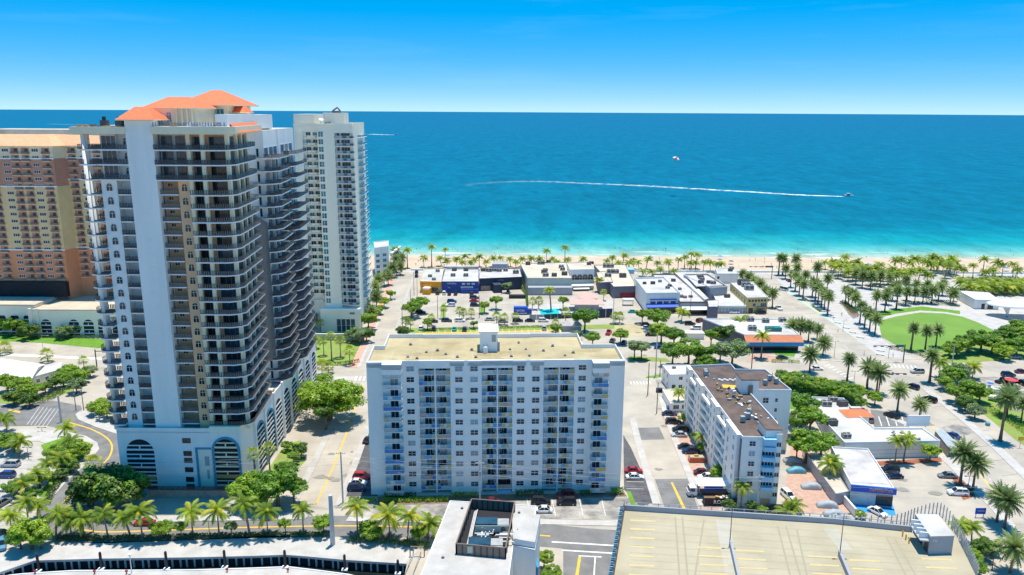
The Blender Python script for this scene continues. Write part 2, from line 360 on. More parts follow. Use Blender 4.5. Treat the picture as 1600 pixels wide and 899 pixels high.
# seawall under the promenade: wall, cap and posts
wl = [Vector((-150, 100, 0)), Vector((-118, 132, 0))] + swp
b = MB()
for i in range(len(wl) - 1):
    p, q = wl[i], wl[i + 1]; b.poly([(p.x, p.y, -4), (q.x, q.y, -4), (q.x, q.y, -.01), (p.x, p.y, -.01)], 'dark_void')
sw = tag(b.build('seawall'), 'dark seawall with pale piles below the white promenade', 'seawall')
cap = offset_line(wl, -.5); cin = offset_line(wl, .5)
b = MB()
for i in range(len(wl) - 1):
    b.prism([cap[i], cap[i + 1], cin[i + 1], cin[i]], -.35, .16, 'concrete_pale', bottom=True)
b.build('wall_cap', sw)
tot = 0
for i in range(1, len(wl) - 1):
    p, q = wl[i], wl[i + 1]; Ln = (q - p).length; n_ = max(1, int(Ln / 1.55))
    for k in range(n_):
        c = p.lerp(q, (k + .5 + rnd.uniform(-.2, .2)) / n_); d = (q - p).normalized(); c = c + Vector((d.y, -d.x, 0)) * .22
        MB().box(c.x - .17, c.y - .15, -4, c.x + .17, c.y + .15, -.36, 'concrete_pale', rz=math.atan2(d.y, d.x)).build('pile', sw)
# promenade paving panels
prom_in = [G(*p) for p in [(0, 848), (40, 856), (85, 850), (130, 848), (280, 844), (400, 838), (440, 838), (520, 840), (560, 842), (660, 852)]]
structure(MB().poly([(p.x, p.y, .012) for p in [Vector(q) for q in cin[2:]]] + [(p.x, p.y, .012) for p in prom_in[::-1]], 'concrete_pale').build('promenade'))
# floating dock along the bottom edge
dk = [G(*p, -1.2) for p in [(-40, 905), (36, 897), (115, 892), (300, 891), (400, 888), (450, 886), (500, 892), (545, 898), (610, 915)]]
dk2 = offset_line(dk, -9)
b = MB(); b.prism([*dk, *[Vector(p) for p in dk2[::-1]]], -1.9, -1.2, 'concrete_pale')
fd = tag(b.build('floating_dock'), 'long white floating dock below the seawall at the bottom edge', 'dock')
b = MB()
o1 = offset_line(dk, -.25)
for i in range(len(dk) - 1): b.prism([dk[i], dk[i + 1], o1[i + 1], o1[i]], -1.21, -1.04, 'white_paint')
b.build('edge_rail', fd)

# ------------------------------------------------------------------ roads, pavements, lots, lawns
K = .12
FR = [(98, 784), (99, 803), (106, 820), (150, 831), (250, 829), (400, 824), (560, 822), (700, 826), (860, 838), (980, 846), (1100, 852)]
ribbon('road', FR, -4.6, 4.4, 'asphalt', .012)
CR = [(-60, 640), (30, 650), (100, 658), (145, 672), (172, 690), (172, 712), (150, 735), (112, 771), (98, 786), (90, 800)]
ribbon('road', CR, -4.6, 4.6, 'asphalt', .016, n=8)
sheet('road', [(-60, 632), (36, 633), (83, 626), (126, 634), (135, 655), (180, 676), (150, 690), (100, 665), (-60, 668)], 'asphalt', .008)
ribbon('road_marking', FR[2:9], -.22, .22, 'line_yellow', .022)
ribbon('road_marking', CR[2:9], -.22, .22, 'line_yellow', .026, n=8)
sheet('road_marking', [(14, 640), (32, 643), (31, 645.5), (13, 642)], 'line_yellow', .02)
sheet('road', [(845, 818), (958, 830), (955, 899), (930, 920), (880, 910), (880, 860)], 'asphalt', .02)
for pts in ([(862, 846), (962, 852), (962, 854), (862, 848)], [(878, 859), (960, 864), (960, 866), (878, 861)], [(904, 868), (940, 870), (940, 871.5), (904, 869.5)], [(929, 871), (931, 871), (929, 905), (926.5, 905)]):
    sheet('road_marking', pts, 'line_white', .03)
sheet('road_marking', [(904, 870), (908, 870), (903, 905), (898, 905)], 'line_yellow', .03)
# street left of the white slab block
LS = [(490, 795), (498, 780), (531, 705), (566, 610), (600, 517), (622, 455), (636, 424)]
ribbon('road', LS, -4.5, 4.5, 'road_beige', .008)
ribbon('road_marking', [(493, 787), (498, 780), (531, 705), (560, 625), (569, 603)], -.2, .2, 'line_yellow', .03)
ribbon('pavement', [(498, 780), (531, 705), (553, 650)], 4.6, 6.4, 'concrete', K, thick=K)
ribbon('pavement', [(492, 795), (498, 780), (531, 705), (556, 640), (564, 614)], -6.4, -4.6, 'concrete', K, thick=K)
ribbon('pavement', [(577, 575), (600, 517), (622, 455), (632, 432)], 4.6, 7.2, 'pink_walk', K, thick=K)
ribbon('pavement', [(577, 575), (600, 517), (622, 455)], 3.4, 4.6, 'concrete_pale', K - .02, thick=K)
ribbon('pavement', [(600, 517), (622, 455), (632, 432)], -6.2, -4.6, 'concrete', K, thick=K)
# street right of it
RS = [(1075, 820), (1062, 790), (1035, 715), (1018, 663), (1005, 615), (992, 570)]
ribbon('road', RS, -4.4, 4.4, 'road_beige', .008)
ribbon('pavement', [(1062, 790), (1035, 715), (1016, 655)], 4.5, 6.4, 'concrete_pale', K, thick=K)
ribbon('pavement', [(1062, 790), (1035, 715), (1018, 663), (1007, 620)], -6.4, -4.5, 'concrete_pale', K, thick=K)
sheet('road_patch', [(988, 669), (1030, 668), (1039, 687), (994, 688)], 'asphalt', .014)
sheet('road_patch', [(1023, 749), (1074, 748), (1095, 806), (1043, 806)], 'asphalt', .014)
sheet('road_marking', [(1048, 754), (1051, 754), (1074, 800), (1069, 800)], 'line_yellow', .022)
# cross street behind and the wide avenue on the right
def world_px(l): return [tuple(G(*p)[:2]) for p in l]
ribbon('pavement', [(1200, 556), (1330, 566)], -.6, .6, 'concrete_pale', K, thick=K)
ribbon('pavement', [(1085, 563), (1140, 560)], -.8, .8, 'concrete_pale', K, thick=K)
sheet('pavement', [(470, 590), (560, 588), (553, 594), (470, 598)], 'concrete_pale', .03)
for k in range(7): sheet('crossing_stripe', [(556 + k * 6.5, 588), (559 + k * 6.5, 588), (556.5 + k * 6.5, 595), (553 + k * 6.5, 595)], 'line_white', .04)
AV = [(1215, 455), (1262, 492), (1330, 540), (1400, 590), (1470, 640), (1540, 705), (1600, 765), (1660, 830)]
ribbon('road', AV, -9, 9, 'road_beige', .006)
ribbon('road_marking', [(1440, 650), (1490, 700), (1540, 752), (1575, 792)], -.4, .4, 'deck_line', .012)
ribbon('bike_lane', [(1222, 452), (1246, 468), (1276, 488), (1312, 512), (1345, 535), (1368, 552)], 0, 4.4, 'bike_green', .012)
ribbon('bike_lane', [(1226, 512), (1262, 540), (1300, 560)], -2.4, 0, 'bike_green', .014)
sheet('road_patch', [(1470, 668), (1500, 662), (1525, 676), (1492, 686)], 'asphalt_worn', .016)
ribbon('pavement', [(1455, 608), (1520, 660), (1580, 712), (1650, 780)], -3.2, -.4, 'concrete_pale', K, thick=K)
ribbon('pavement', [(1395, 655), (1430, 672), (1500, 740), (1560, 800), (1600, 850)], -1.2, 1.2, 'concrete_pale', K, thick=K)
sheet('plaza', [(1212, 436), (1400, 428), (1620, 438), (1620, 490), (1558, 519), (1500, 492), (1440, 484), (1372, 500), (1378, 530), (1400, 545), (1425, 562), (1372, 556), (1320, 515), (1280, 485), (1235, 455)], 'concrete_pale', .016)
for k in range(9):
    x = 1290 + k * 14; sheet('paving_band', [(x, 470 + k * 7.5), (x + 60, 468 + k * 7.5), (x + 61, 469.2 + k * 7.5), (x, 471.2 + k * 7.5)], 'concrete', .022)
TURF = [(1372, 502), (1400, 495), (1438, 488.5), (1475, 490), (1504, 495), (1530, 505), (1556, 518), (1545, 528), (1510, 540), (1480, 550), (1445, 553), (1420, 548), (1397, 538), (1378, 527)]
sheet('lawn', [(1346, 492), (1400, 483), (1440, 479), (1500, 486), (1500, 492), (1475, 489), (1438, 487), (1400, 492), (1360, 503)], 'grass', .022)
sheet('path', [(1362, 500), (1400, 490.5), (1438, 485.5), (1475, 487.5), (1504, 492), (1560, 516), (1556, 518), (1504, 495), (1438, 488.5), (1400, 494.5), (1366, 504)], 'concrete_pale', .028)
sheet('lawn', TURF, 'turf', .034)
sheet('lawn', [(1440, 556), (1470, 548), (1560, 524), (1620, 530), (1620, 560), (1490, 568)], 'grass_patchy', .03)
sheet('lawn', [(1490, 610), (1540, 605), (1640, 670), (1640, 720), (1590, 690)], 'grass_patchy', .03)
sheet('parking_lot', [(1510, 590), (1620, 588), (1620, 640), (1570, 625)], 'asphalt_worn', .034)
sheet('lawn', [(-30, 522), (172, 530), (172, 546), (64, 536), (-30, 532)], 'grass', .03)
sheet('lawn', [(485, 520), (577, 512), (566, 566), (555, 570), (482, 572)], 'grass_patchy', .03)
sheet('lawn', [(1228, 592), (1300, 603), (1345, 640), (1230, 640)], 'grass', .03)
sheet('lawn', [(1207, 547), (1245, 548), (1240, 560), (1215, 560)], 'grass', .04)
sheet('lawn', [(979, 768), (985, 768), (996, 792), (988, 796)], 'grass', .05)
sheet('lawn', [(445, 695), (470, 688), (478, 720), (440, 760), (405, 755)], 'grass_patchy', .03)
sheet('parking_lot', [(577, 662), (560, 700), (540, 776), (590, 776), (588, 690)], 'asphalt_dark', .03)
sheet('parking_lot', [(974, 680), (986, 700), (1024, 785), (1000, 792), (975, 765)], 'asphalt_dark', .03)
sheet('parking_lot', [(545, 781), (985, 777), (990, 812), (850, 812), (700, 812), (560, 808)], 'asphalt_worn', .03)
sheet('planting_bed', [(590, 776), (975, 770), (980, 776), (760, 785), (590, 790)], 'soil', .036)
sheet('pavement', [(545, 808), (700, 812), (850, 812), (985, 816), (975, 823), (850, 820), (700, 818), (540, 815)], 'concrete_pale', K, thick=K)
sheet('pavement', [(210, 808), (490, 800), (475, 812), (210, 817)], 'concrete_pale', K, thick=K)
sheet('forecourt', [(1032, 645), (1060, 643), (1125, 800), (1096, 802)], 'pavers', .02)
sheet('forecourt', [(1236, 690), (1255, 690), (1330, 802), (1222, 802)], 'pavers', .02)
sheet('parking_lot', [(1022, 583), (1050, 583), (1052, 628), (1034, 640)], 'asphalt_worn', .02)
sheet('planting_bed', [(1360, 722), (1470, 715), (1472, 722), (1362, 729)], 'mulch', .03)
sheet('planting_bed', [(1488, 748), (1510, 742), (1524, 776), (1505, 782)], 'mulch', .03)
sheet('forecourt', [(1325, 784), (1392, 778), (1400, 806), (1345, 800)], 'awning_sky', .03)
sheet('parking_lot', [(1360, 640), (1420, 648), (1425, 666), (1366, 668)], 'asphalt', .03)
for k in range(4): sheet('parking_line', [(1372 + k * 12, 651), (1373.5 + k * 12, 651), (1378.5 + k * 12, 666), (1377 + k * 12, 666)], 'line_white', .036)
sheet('forecourt', [(1180, 548), (1205, 545), (1225, 566), (1165, 566)], 'pavers', .03)
# verge strips and yellow kerb behind the slab block
sheet('lawn', [(625, 513), (960, 507), (960, 514), (622, 521)], 'grass_patchy', .03)
sheet('kerb_strip', [(650, 521), (905, 515), (905, 516.6), (650, 522.8)], 'line_yellow', .05)
sheet('lawn', [(690, 476), (697, 472), (696, 496), (688, 496)], 'grass_patchy', .03)
sheet('lawn', [(750, 474), (758, 474), (758, 490), (750, 490)], 'grass', .03)
sheet('parking_lot', [(957, 508), (1005, 505), (1005, 527), (955, 527)], 'roof_sand', .02)
sheet('lawn', [(982, 556), (1040, 560), (1050, 566), (985, 564)], 'grass_patchy', .04)
sheet('lawn', [(1012, 588), (1032, 586), (1034, 590), (1008, 591)], 'grass', .06)
sheet('pavement', [(118, 648), (128, 641), (160, 648), (196, 660), (186, 680), (150, 668), (122, 656)], 'concrete_pale', K, thick=K)
sheet('pavement', [(-40, 668), (100, 674), (135, 682), (152, 692), (155, 702), (140, 722), (105, 752), (75, 786), (60, 800), (60, 780), (95, 735), (90, 700), (60, 690), (-40, 690)], 'concrete_pale', K, thick=K)
sheet('lawn', [(64, 696), (100, 684), (138, 692), (140, 704), (125, 720), (95, 748), (70, 780), (60, 776), (88, 735)], 'grass', K + .02)
sheet('lawn', [(-20, 612), (60, 624), (110, 600), (140, 570), (148, 574), (112, 612), (84, 622), (40, 632), (-20, 630)], 'grass_patchy', .05)
sheet('parking_lot', [(-60, 690), (60, 695), (85, 740), (50, 800), (-60, 850)], 'concrete', .03)
sheet('pavement', [(0, 552), (170, 560), (168, 563), (0, 556)], 'line_white', .03)
# ------------------------------------------------------------------ shared building pieces
MC = {}
def cached(key, fn):
    if key not in MC: MC[key] = fn()
    return MC[key]
def bars(w, h, nx, ny, t, d, m):            # a frame with mullions, standing on the wall plane y = 0, facing -y
    b = MB(); x0, x1, z0, z1 = -w / 2, w / 2, -h / 2, h / 2
    b.box(x0 - t, -d, z0 - t, x1 + t, 0, z0, m); b.box(x0 - t, -d, z1, x1 + t, 0, z1 + t, m)
    b.box(x0 - t, -d, z0, x0, 0, z1, m); b.box(x1, -d, z0, x1 + t, 0, z1, m)
    for i in range(1, nx): x = x0 + w * i / nx; b.box(x - t * .45, -d * .8, z0, x + t * .45, 0, z1, m)
    for i in range(1, ny): z = z0 + h * i / ny; b.box(x0, -d * .7, z - t * .4, x1, 0, z + t * .4, m)
    return b
def arch_pts(w, h, n=8):                    # arch with a half round head, centred
    r = w / 2; p = [(-r, -h / 2), (r, -h / 2)]
    for i in range(n + 1):
        a = math.pi * i / n; p.append((r * math.cos(a), h / 2 - r + r * math.sin(a)))
    return p
def window(par, loc, rz, w, h, nx=2, ny=1, fm='white_paint', pm='glass', t=.07, d=.09, arch=False, name='window', pane='pane'):
    key = (w, h, nx, ny, fm, t, d, arch)
    def mk():
        if not arch: return bars(w, h, nx, ny, t, d, fm).mesh('window')
        b = MB(); o = arch_pts(w + 2 * t, h + 2 * t); i_ = arch_pts(w, h); n = len(o)
        for k in range(n):
            q = (k + 1) % n
            b.poly([(o[k][0], -d, o[k][1]), (o[q][0], -d, o[q][1]), (i_[q][0], -d, i_[q][1]), (i_[k][0], -d, i_[k][1])], fm)
            b.poly([(o[k][0], 0, o[k][1]), (o[q][0], 0, o[q][1]), (o[q][0], -d, o[q][1]), (o[k][0], -d, o[k][1])], fm)
        for i in range(1, nx): x = -w / 2 + w * i / nx; b.box(x - t * .5, -d * .8, -h / 2, x + t * .5, 0, h / 2 - .05, fm)
        b.box(-w / 2, -d * .75, h / 2 - w / 2 - t / 2, w / 2, 0, h / 2 - w / 2 + t / 2, fm)
        return b.mesh('window')
    f = add(name, cached(key, mk), par, loc, rz)
    def mp_():
        if arch: return MB().poly([(x, -.02, z) for x, z in arch_pts(w, h)], pm).mesh('pane')
        return MB().poly([(-w / 2, -.02, -h / 2), (w / 2, -.02, -h / 2), (w / 2, -.02, h / 2), (-w / 2, -.02, h / 2)], pm).mesh('pane')
    add(pane, cached(('pane', w, h, pm, arch), mp_), f)
    return f
def railing_mesh(path, h, m, top='white_paint', bal=True, step=.35, pan=None):
    """upright railing along a local polyline: posts, top rail and either bars or a sheet"""
    b = MB()
    for i in range(len(path) - 1):
        p, q = Vector((*path[i], 0)), Vector((*path[i + 1], 0)); L_ = (q - p).length; d = (q - p) / L_; nrm = Vector((d.y, -d.x, 0)) * .03
        for z0, z1, mm in ((h - .06, h, top), (.08, .13, m)):
            b.poly([p + nrm + Vector((0, 0, z0)), q + nrm + Vector((0, 0, z0)), q + nrm + Vector((0, 0, z1)), p + nrm + Vector((0, 0, z1))], mm)
            b.poly([q - nrm + Vector((0, 0, z0)), p - nrm + Vector((0, 0, z0)), p - nrm + Vector((0, 0, z1)), q - nrm + Vector((0, 0, z1))], mm)
            b.poly([p - nrm + Vector((0, 0, z1)), p + nrm + Vector((0, 0, z1)), q + nrm + Vector((0, 0, z1)), q - nrm + Vector((0, 0, z1))], mm)
        if pan:
            n = max(1, round(L_ / pan[0]))
            for k in range(n):
                a = p + d * (L_ * (k + .03) / n); c = p + d * (L_ * (k + .97) / n); mm = rnd.choice(pan[1])
                b.poly([a + Vector((0, 0, .12)), c + Vector((0, 0, .12)), c + Vector((0, 0, h - .05)), a + Vector((0, 0, h - .05))], mm)
        elif bal:
            n = max(2, int(L_ / step))
            for k in range(n):
                a = p + d * (L_ * (k + .2) / n); c = p + d * (L_ * (k + .2) / n + .24)
                b.poly([a + Vector((0, 0, .1)), c + Vector((0, 0, .1)), c + Vector((0, 0, h - .04)), a + Vector((0, 0, h - .04))], m)
    return b
def parapet(b, poly, z0, z1, t, m):         # ring wall along a closed outline (counter clockwise)
    n = len(poly); A = sum(poly[j][0] * poly[(j + 1) % n][1] - poly[(j + 1) % n][0] * poly[j][1] for j in range(n))
    if A < 0: poly = poly[::-1]
    inn = []
    for i in range(n):
        p0, p1, p2 = (Vector((*poly[k % n][:2], 0)) for k in (i - 1, i, i + 1))
        d1 = (p1 - p0).normalized(); d2 = (p2 - p1).normalized(); n1 = Vector((-d1.y, d1.x, 0)); n2 = Vector((-d2.y, d2.x, 0))
        bis = (n1 + n2); k = max(.35, bis.length_squared / 2); inn.append(p1 + bis / k * t / 1.0 * .5 * 1.0 * (2 / 2))
    for i in range(n):
        q = (i + 1) % n; o0, o1, i0, i1 = poly[i], poly[q], inn[i], inn[q]
        b.poly([(o0[0], o0[1], z0), (o1[0], o1[1], z0), (o1[0], o1[1], z1), (o0[0], o0[1], z1)], m)
        b.poly([(i1.x, i1.y, z0), (i0.x, i0.y, z0), (i0.x, i0.y, z1), (i1.x, i1.y, z1)], m)
        b.poly([(o0[0], o0[1], z1), (o1[0], o1[1], z1), (i1.x, i1.y, z1), (i0.x, i0.y, z1)], m)
    return b
def centre(poly): return Vector((sum(p[0] for p in poly) / len(poly), sum(p[1] for p in poly) / len(poly), 0))
def hip_roof(poly4, z0, z1, over, m, name, par, ridge=.35):
    """hip roof on a quad (a,b,c,d): long axis a-b"""
    c = centre(poly4); q = [Vector((*p[:2], 0)) for p in poly4]; q = [p + (p - c).normalized() * over for p in q]
    m1 = (q[0] + q[3]) / 2; m2 = (q[1] + q[2]) / 2; r0 = m1.lerp(m2, ridge); r1 = m1.lerp(m2, 1 - ridge)
    b = MB(); Z0 = Vector((0, 0, z0)); Z1 = Vector((0, 0, z1)); E = Vector((0, 0, z0 - .25))
    b.poly([q[0] + Z0, q[1] + Z0, r1 + Z1, r0 + Z1], m); b.poly([q[1] + Z0, q[2] + Z0, r1 + Z1], m)
    b.poly([q[2] + Z0, q[3] + Z0, r0 + Z1, r1 + Z1], m); b.poly([q[3] + Z0, q[0] + Z0, r0 + Z1], m)
    for i in range(4): b.poly([q[i] + E, q[(i + 1) % 4] + E, q[(i + 1) % 4] + Z0, q[i] + Z0], 'beige_trim')
    b.poly([p + E for p in q[::-1]], 'beige_trim')
    return b.build(name, par)
def rect(x0, y0, x1, y1): return [(x0, y0), (x1, y0), (x1, y1), (x0, y1)]
def ac_unit(par, x, y, z, s=1.0, rz=0.0, m='unit_grey'):
    def mk():
        b = MB(); b.box(-1, -.7, .12, 1, .7, 1.15, m); b.box(-.95, -.72, .35, -.15, -.7, 1.0, 'unit_dark'); b.box(.1, -.72, .35, .92, -.7, 1.0, 'unit_dark')
        b.tube([(-.5, 0, 1.15), (-.5, 0, 1.3)], .42, 10, 'unit_dark'); b.tube([(.5, 0, 1.15), (.5, 0, 1.3)], .42, 10, 'unit_dark')
        for q in (-.9, .9): b.box(q - .05, -.65, 0, q + .05, .65, .12, 'unit_dark')
        return b.mesh('roof_unit')
    return add('roof_unit', cached(('ac', m), mk), par, Vector((x, y, z)) - wloc(par) if par.rotation_euler.z == 0 else (x, y, z), rz, s)
def vent(par, loc, s=1.0):
    def mk():
        b = MB(); b.tube([(0, 0, 0), (0, 0, .5)], .18, 8, 'unit_grey'); b.tube([(0, 0, .5), (0, 0, .62), (0, 0, .75)], [.36, .36, .1], 8, 'unit_grey'); b.box(-.4, -.4, 0, .4, .4, .12, 'unit_dark'); return b.mesh('roof_vent')
    return add('roof_vent', cached('vent', mk), par, loc, 0, s)

# ------------------------------------------------------------------ white slab block in the middle
RZ = math.radians(2.4)
SB = thing('apartment_block', 'wide white twelve storey apartment block with colourful balcony panels and sandy flat roof', 'building', (-34.3, 173.2, 0), rz=RZ)
def lb(b, name, par=SB): return add(name, b.mesh(name), par)
FH = 2.72; ZB = .75; NF = 12; ZR = 33.1; ZP = 34.0
U = lambda px: (px - 573.8) * .1514
core = [(0, 2.3), (61.5, 2.3), (61.5, 13.4), (53, 13.4), (53, 23.6), (2.6, 23.6), (2.6, 13.4), (0, 13.4)]
lb(MB().prism(core, 0, ZR - .25, 'white_wall'), 'wall')
def bay(u0, u1, w, z1=ZP - .3, z0=0): return lb(MB().box(u0, w, z0, u1, 2.3, z1, 'white_wall'), 'wall_bay')
ends = [(0, U(598.7)), (U(954), 61.5)]
for u0, u1 in ends: bay(u0, u1, 0)
for a, c in ((629, 654.6), (901, 928)): bay(U(a), U(c), 1.0)
for a, c in ((704, 753.7), (802.5, 852)): bay(U(a), U(c), .7); bay(U(a) + (U(c) - U(a)) * .5 - .5, U(a) + (U(c) - U(a)) * .5 + .5, .64)
for a, c in ((598.7, 629), (928, 954)): bay(U(a) + .003, U(c) - .003, .2)
for a, c in ((598.7, 629), (928, 954)): lb(MB().box(U(a), -1.8, ZR - 1.5, U(c), .2, ZP - .1, 'white_wall'), 'balcony_canopy')
dbl = [(654.6, 680, 704), (753.7, 778.5, 802.5), (852, 876.5, 901)]
for a, m_, c in dbl:
    lb(MB().box(U(a), .85, ZR - .9, U(c), 2.3, ZP - .15, 'white_wall'), 'balcony_canopy')
    lb(MB().box(U(m_) - .16, .72, 0, U(m_) + .16, 2.3, ZR - .9, 'white_wall'), 'party_wall')
outl = [(0, 0), (U(598.7), 0), (U(598.7), -1.8), (U(629), -1.8), (U(629), .9), (U(704), .9), (U(704), .7), (U(753.7), .7), (U(753.7), .85), (U(802.5), .85), (U(802.5), .7), (U(852), .7), (U(852), .9), (U(928), .9), (U(928), -1.8), (U(954), -1.8), (U(954), 0), (61.5, 0), (61.5, 13.4), (53, 13.4), (53, 23.6), (40, 23.6), (40, 23.2), (12, 23.2), (12, 23.6), (2.6, 23.6), (2.6, 13.4), (0, 13.4)]
rf = lb(MB().poly([(x, y, ZR) for x, y in outl], 'roof_sand'), 'roof')
lb(parapet(MB(), [(x, y) for x, y in outl], ZR - .3, ZP + .12, .4, 'white_paint'), 'parapet', rf)
# lift house and vents
lh = lb(MB().box(26.8, 10.8, ZR, 31.2, 17.5, ZR + 5.0, 'white_wall').box(26.5, 10.5, ZR + 5.0, 31.5, 17.8, ZR + 5.35, 'white_paint'), 'lift_house')
lb(MB().box(29.8, 10.72, ZR + 2.6, 30.8, 10.8, ZR + 4.4, 'unit_grey'), 'louvre', lh); lb(MB().box(30.9, 11.2, ZR, 31.8, 13.2, ZR + 2.4, 'unit_grey'), 'duct', lh)
lb(MB().tube([(28.2, 10.0, ZR), (28.2, 10.0, ZR + 1.5)], .65, 12, 'white_paint').tube([(28.2, 10.0, ZR + 1.5), (28.2, 10.0, ZR + 1.8)], [.65, .1], 12, 'unit_grey'), 'tank', lh)
for u, w_ in ((9, 6.8), (11.4, 5.6), (13.4, 10.5), (16, 11.8), (21.3, 6.4), (26, 6.2), (24.7, 12.1), (34.3, 12.3), (34.6, 6.7), (39.2, 7.0), (38.6, 12.4), (43, 11), (48, 7.0), (50.2, 9.2), (18.5, 8.8), (45.5, 15), (8.8, 17), (37, 18)):
    vent(rf, (u + rnd.uniform(-.2, .2), w_, ZR), rnd.uniform(.7, 1.1))
# windows, doors, balconies
GP = ['glass', 'glass', 'glass', 'glass_blue', 'curtain', 'glass_pale']
for k in range(NF):
    z = ZB + FH * k
    for px, w_ in ((641, 1.0), (717.5, .7), (741.5, .7), (815.5, .7), (839.5, .7), (913.5, 1.0)):
        window(SB, (U(px), w_, z + 1.45), 0, 1.75, 1.22, 2, 2, pm=rnd.choice(GP))
    for a, m_, c in dbl:
        for s0, s1, dx in ((a, m_, .03), (m_, c, -.03)):
            u0, u1 = U(s0), U(s1)
            if s0 == a: u1 -= .16; u0 += .02
            else: u0 += .16; u1 -= .02
            wd = u1 - u0
            lab = None
            bl = add('balcony', cached(('slab', round(wd, 1)), lambda: MB().box(-wd / 2, .02, -.16, wd / 2, 1.55, 0, 'white_wall').mesh('balcony')), SB, ((u0 + u1) / 2, .75, z))
            v = rnd.randrange(9)
            add('railing', cached(('rl', round(wd, 1), v), lambda: railing_mesh([(-wd / 2 + .02, .05), (wd / 2 - .02, .05)], 1.0, 'panel pale', pan=(.9, ['panel ' + rnd.choice(q) for q in (['blue', 'sky', 'faded'], ['yellow', 'tan', 'faded'], ['pale', 'faded', 'pink'], ['faded', 'sky', 'pale'])])).mesh('railing')), bl)
            if rnd.random() < .45: add('patio_furniture', cached(('pf', v % 3), lambda: MB().box(-.3, .5, 0, .25, 1.0, .45, 'dark_metal').box(-.3, .95, .45, .25, 1.02, .9, 'dark_metal').box(.5, .45, .65, 1.0, .95, .7, ['bronze', 'curtain', 'light_blue'][v % 3]).box(.72, .65, 0, .78, .71, .65, 'dark_metal').mesh('patio_furniture')), bl, (rnd.uniform(-.8, .6), 0, 0))
            if not (k == 0 and s0 == 778.5):
                window(SB, ((u0 + u1) / 2 + wd * .12 * (1 if s0 == a else -1) * rnd.choice((1, 1, .4)), 2.3, z + 1.08), 0, 1.75, 2.1, 2, 1, fm='white_paint', pm=rnd.choice(['glass', 'glass', 'glass_blue', 'curtain']), name='balcony_door')
                window(SB, (u0 + .5 if s0 != a else u1 - .5, 2.3, z + 1.5), 0, .6, 1.1, 1, 2, pm=rnd.choice(['glass', 'glass_pale', 'glass_blue']))
    for a, c in ((598.7, 629), (928, 954)):
        u0, u1 = U(a), U(c); wd = u1 - u0
        bl = add('balcony', cached(('eslab', a), lambda: MB().box(-wd / 2 + .1, -1.7, -.16, wd / 2 - .05, .2, 0, 'white_wall').mesh('balcony')), SB, ((u0 + u1) / 2, 0, z + .02))
        v = rnd.randrange(6)
        add('railing', cached(('erl', a, v), lambda: railing_mesh([(-wd / 2 + .12, .15), (-wd / 2 + .12, -1.64), (wd / 2 - .1, -1.64), (wd / 2 - .1, .15)], 1.02, 'panel pale', pan=(1.1, ['panel ' + q for q in (['blue', 'sky', 'blue'], ['sky', 'sky', 'pale'], ['tan', 'yellow', 'faded'], ['blue', 'yellow', 'faded'], ['pink', 'faded', 'pale'], ['sky', 'tan', 'faded'])[v]])).mesh('railing')), bl)
        window(SB, ((u0 + u1) / 2 + .35 * (1 if a < 700 else -1), .2, z + 1.1), 0, 1.8, 2.1, 2, 1, pm=rnd.choice(['glass', 'glass', 'curtain']), name='balcony_door')
lb(MB().box(U(780), 1.6, 0, U(801), 2.28, .45, 'light_blue').box(U(780), .2, 0, U(801), 1.6, .25, 'light_blue'), 'entrance_ramp')
for i in range(3): window(SB, (U(783 + i * 7), 2.3, 1.75), 0, .9, 2.2, 1, 1, fm='dark_metal', name='entrance_door')

# ------------------------------------------------------------------ tall dark-balconied condo tower on the left
T1 = thing('condo_tower', 'tall white and brown condominium tower with dark balcony railings and orange tile roof', 'building', (-80, 178, 0))
def tb(b, name, par=T1, smooth=False): return b.build(name, par, smooth)
XL, XA, XB, XC, XD, XE, XF, XG = -98.5, -94.4, -90.8, -87.1, -81.0, -76.7, -73.6, -64.2
Z0T = 16.8; FT = (73.02 - 16.8) / 18; ZS = [Z0T + FT * i for i in range(19)] + [76.43, 79.84, 83.18]
ZTOP = 86.6
PODZ = 15.3
tb(MB().prism([(XA, 179), (XB, 179), (XB, 180), (XC, 180), (XC, 179), (XD, 179), (XD, 180), (XE, 180), (XE, 179.6), (XG - 1.2, 179.6), (-67.2, 197.5), (-70.2, 197.5), (-70.5, 210), (-67.6, 212), (-68.2, 226), (-70.6, 228), (-69.2, 231), (-70, 250), (-92, 250)], PODZ, ZTOP, 'white_wall', 'roof_grey'), 'core_wall')
tb(MB().box(XA, 177.6, PODZ, XB, 179, ZS[19] - .35, 'white_wall'), 'wall_bay')
tb(MB().box(XF - 3.1, 177.5, PODZ, XF, 179.6, ZS[19] - .35, 'tan_wall'), 'wall_bay')
tb(MB().box(XC - .003, 176.4, 0, XD, 179.5, 89.7, 'white_wall'), 'shear_wall')
tb(MB().poly([(XD + .01, 179.98, PODZ), (XE, 179.98, PODZ), (XE, 179.98, ZS[19]), (XD + .01, 179.98, ZS[19])], 'tan_deep'), 'recess_wall')
tb(MB().poly([(XE + .02, 179.57, PODZ), (XG - 1.2, 179.57, PODZ), (XG - 1.2, 179.57, ZTOP), (XE + .02, 179.57, ZTOP)], 'tan_deep'), 'recess_wall')
for i, z in enumerate(ZS): # raised squares on the blank panel
    tb(MB().box(-84.7, 176.33, z + 1.1, -83.5, 176.4, z + 2.0, 'white_wall'), 'wall_ornament')
def slab(poly, z, m='white_paint', t=.30, name='balcony'):
    return tb(MB().prism(poly, z - t, z, m, rnd.choice(['balcony_floor', 'balcony_floor', 'dark_grey_wall', 'roof_brown']), bottom=True), name)
mat('balcony_floor', (.17, .16, .165), .8, .15, .3)
half = [(XA, 180.5)] + [(-96.4 + 2.7 * math.cos(a), 178.4 + 2.3 * math.sin(a)) for a in [math.radians(100 + 20 * i) for i in range(9)]] + [(XA, 176.2)]
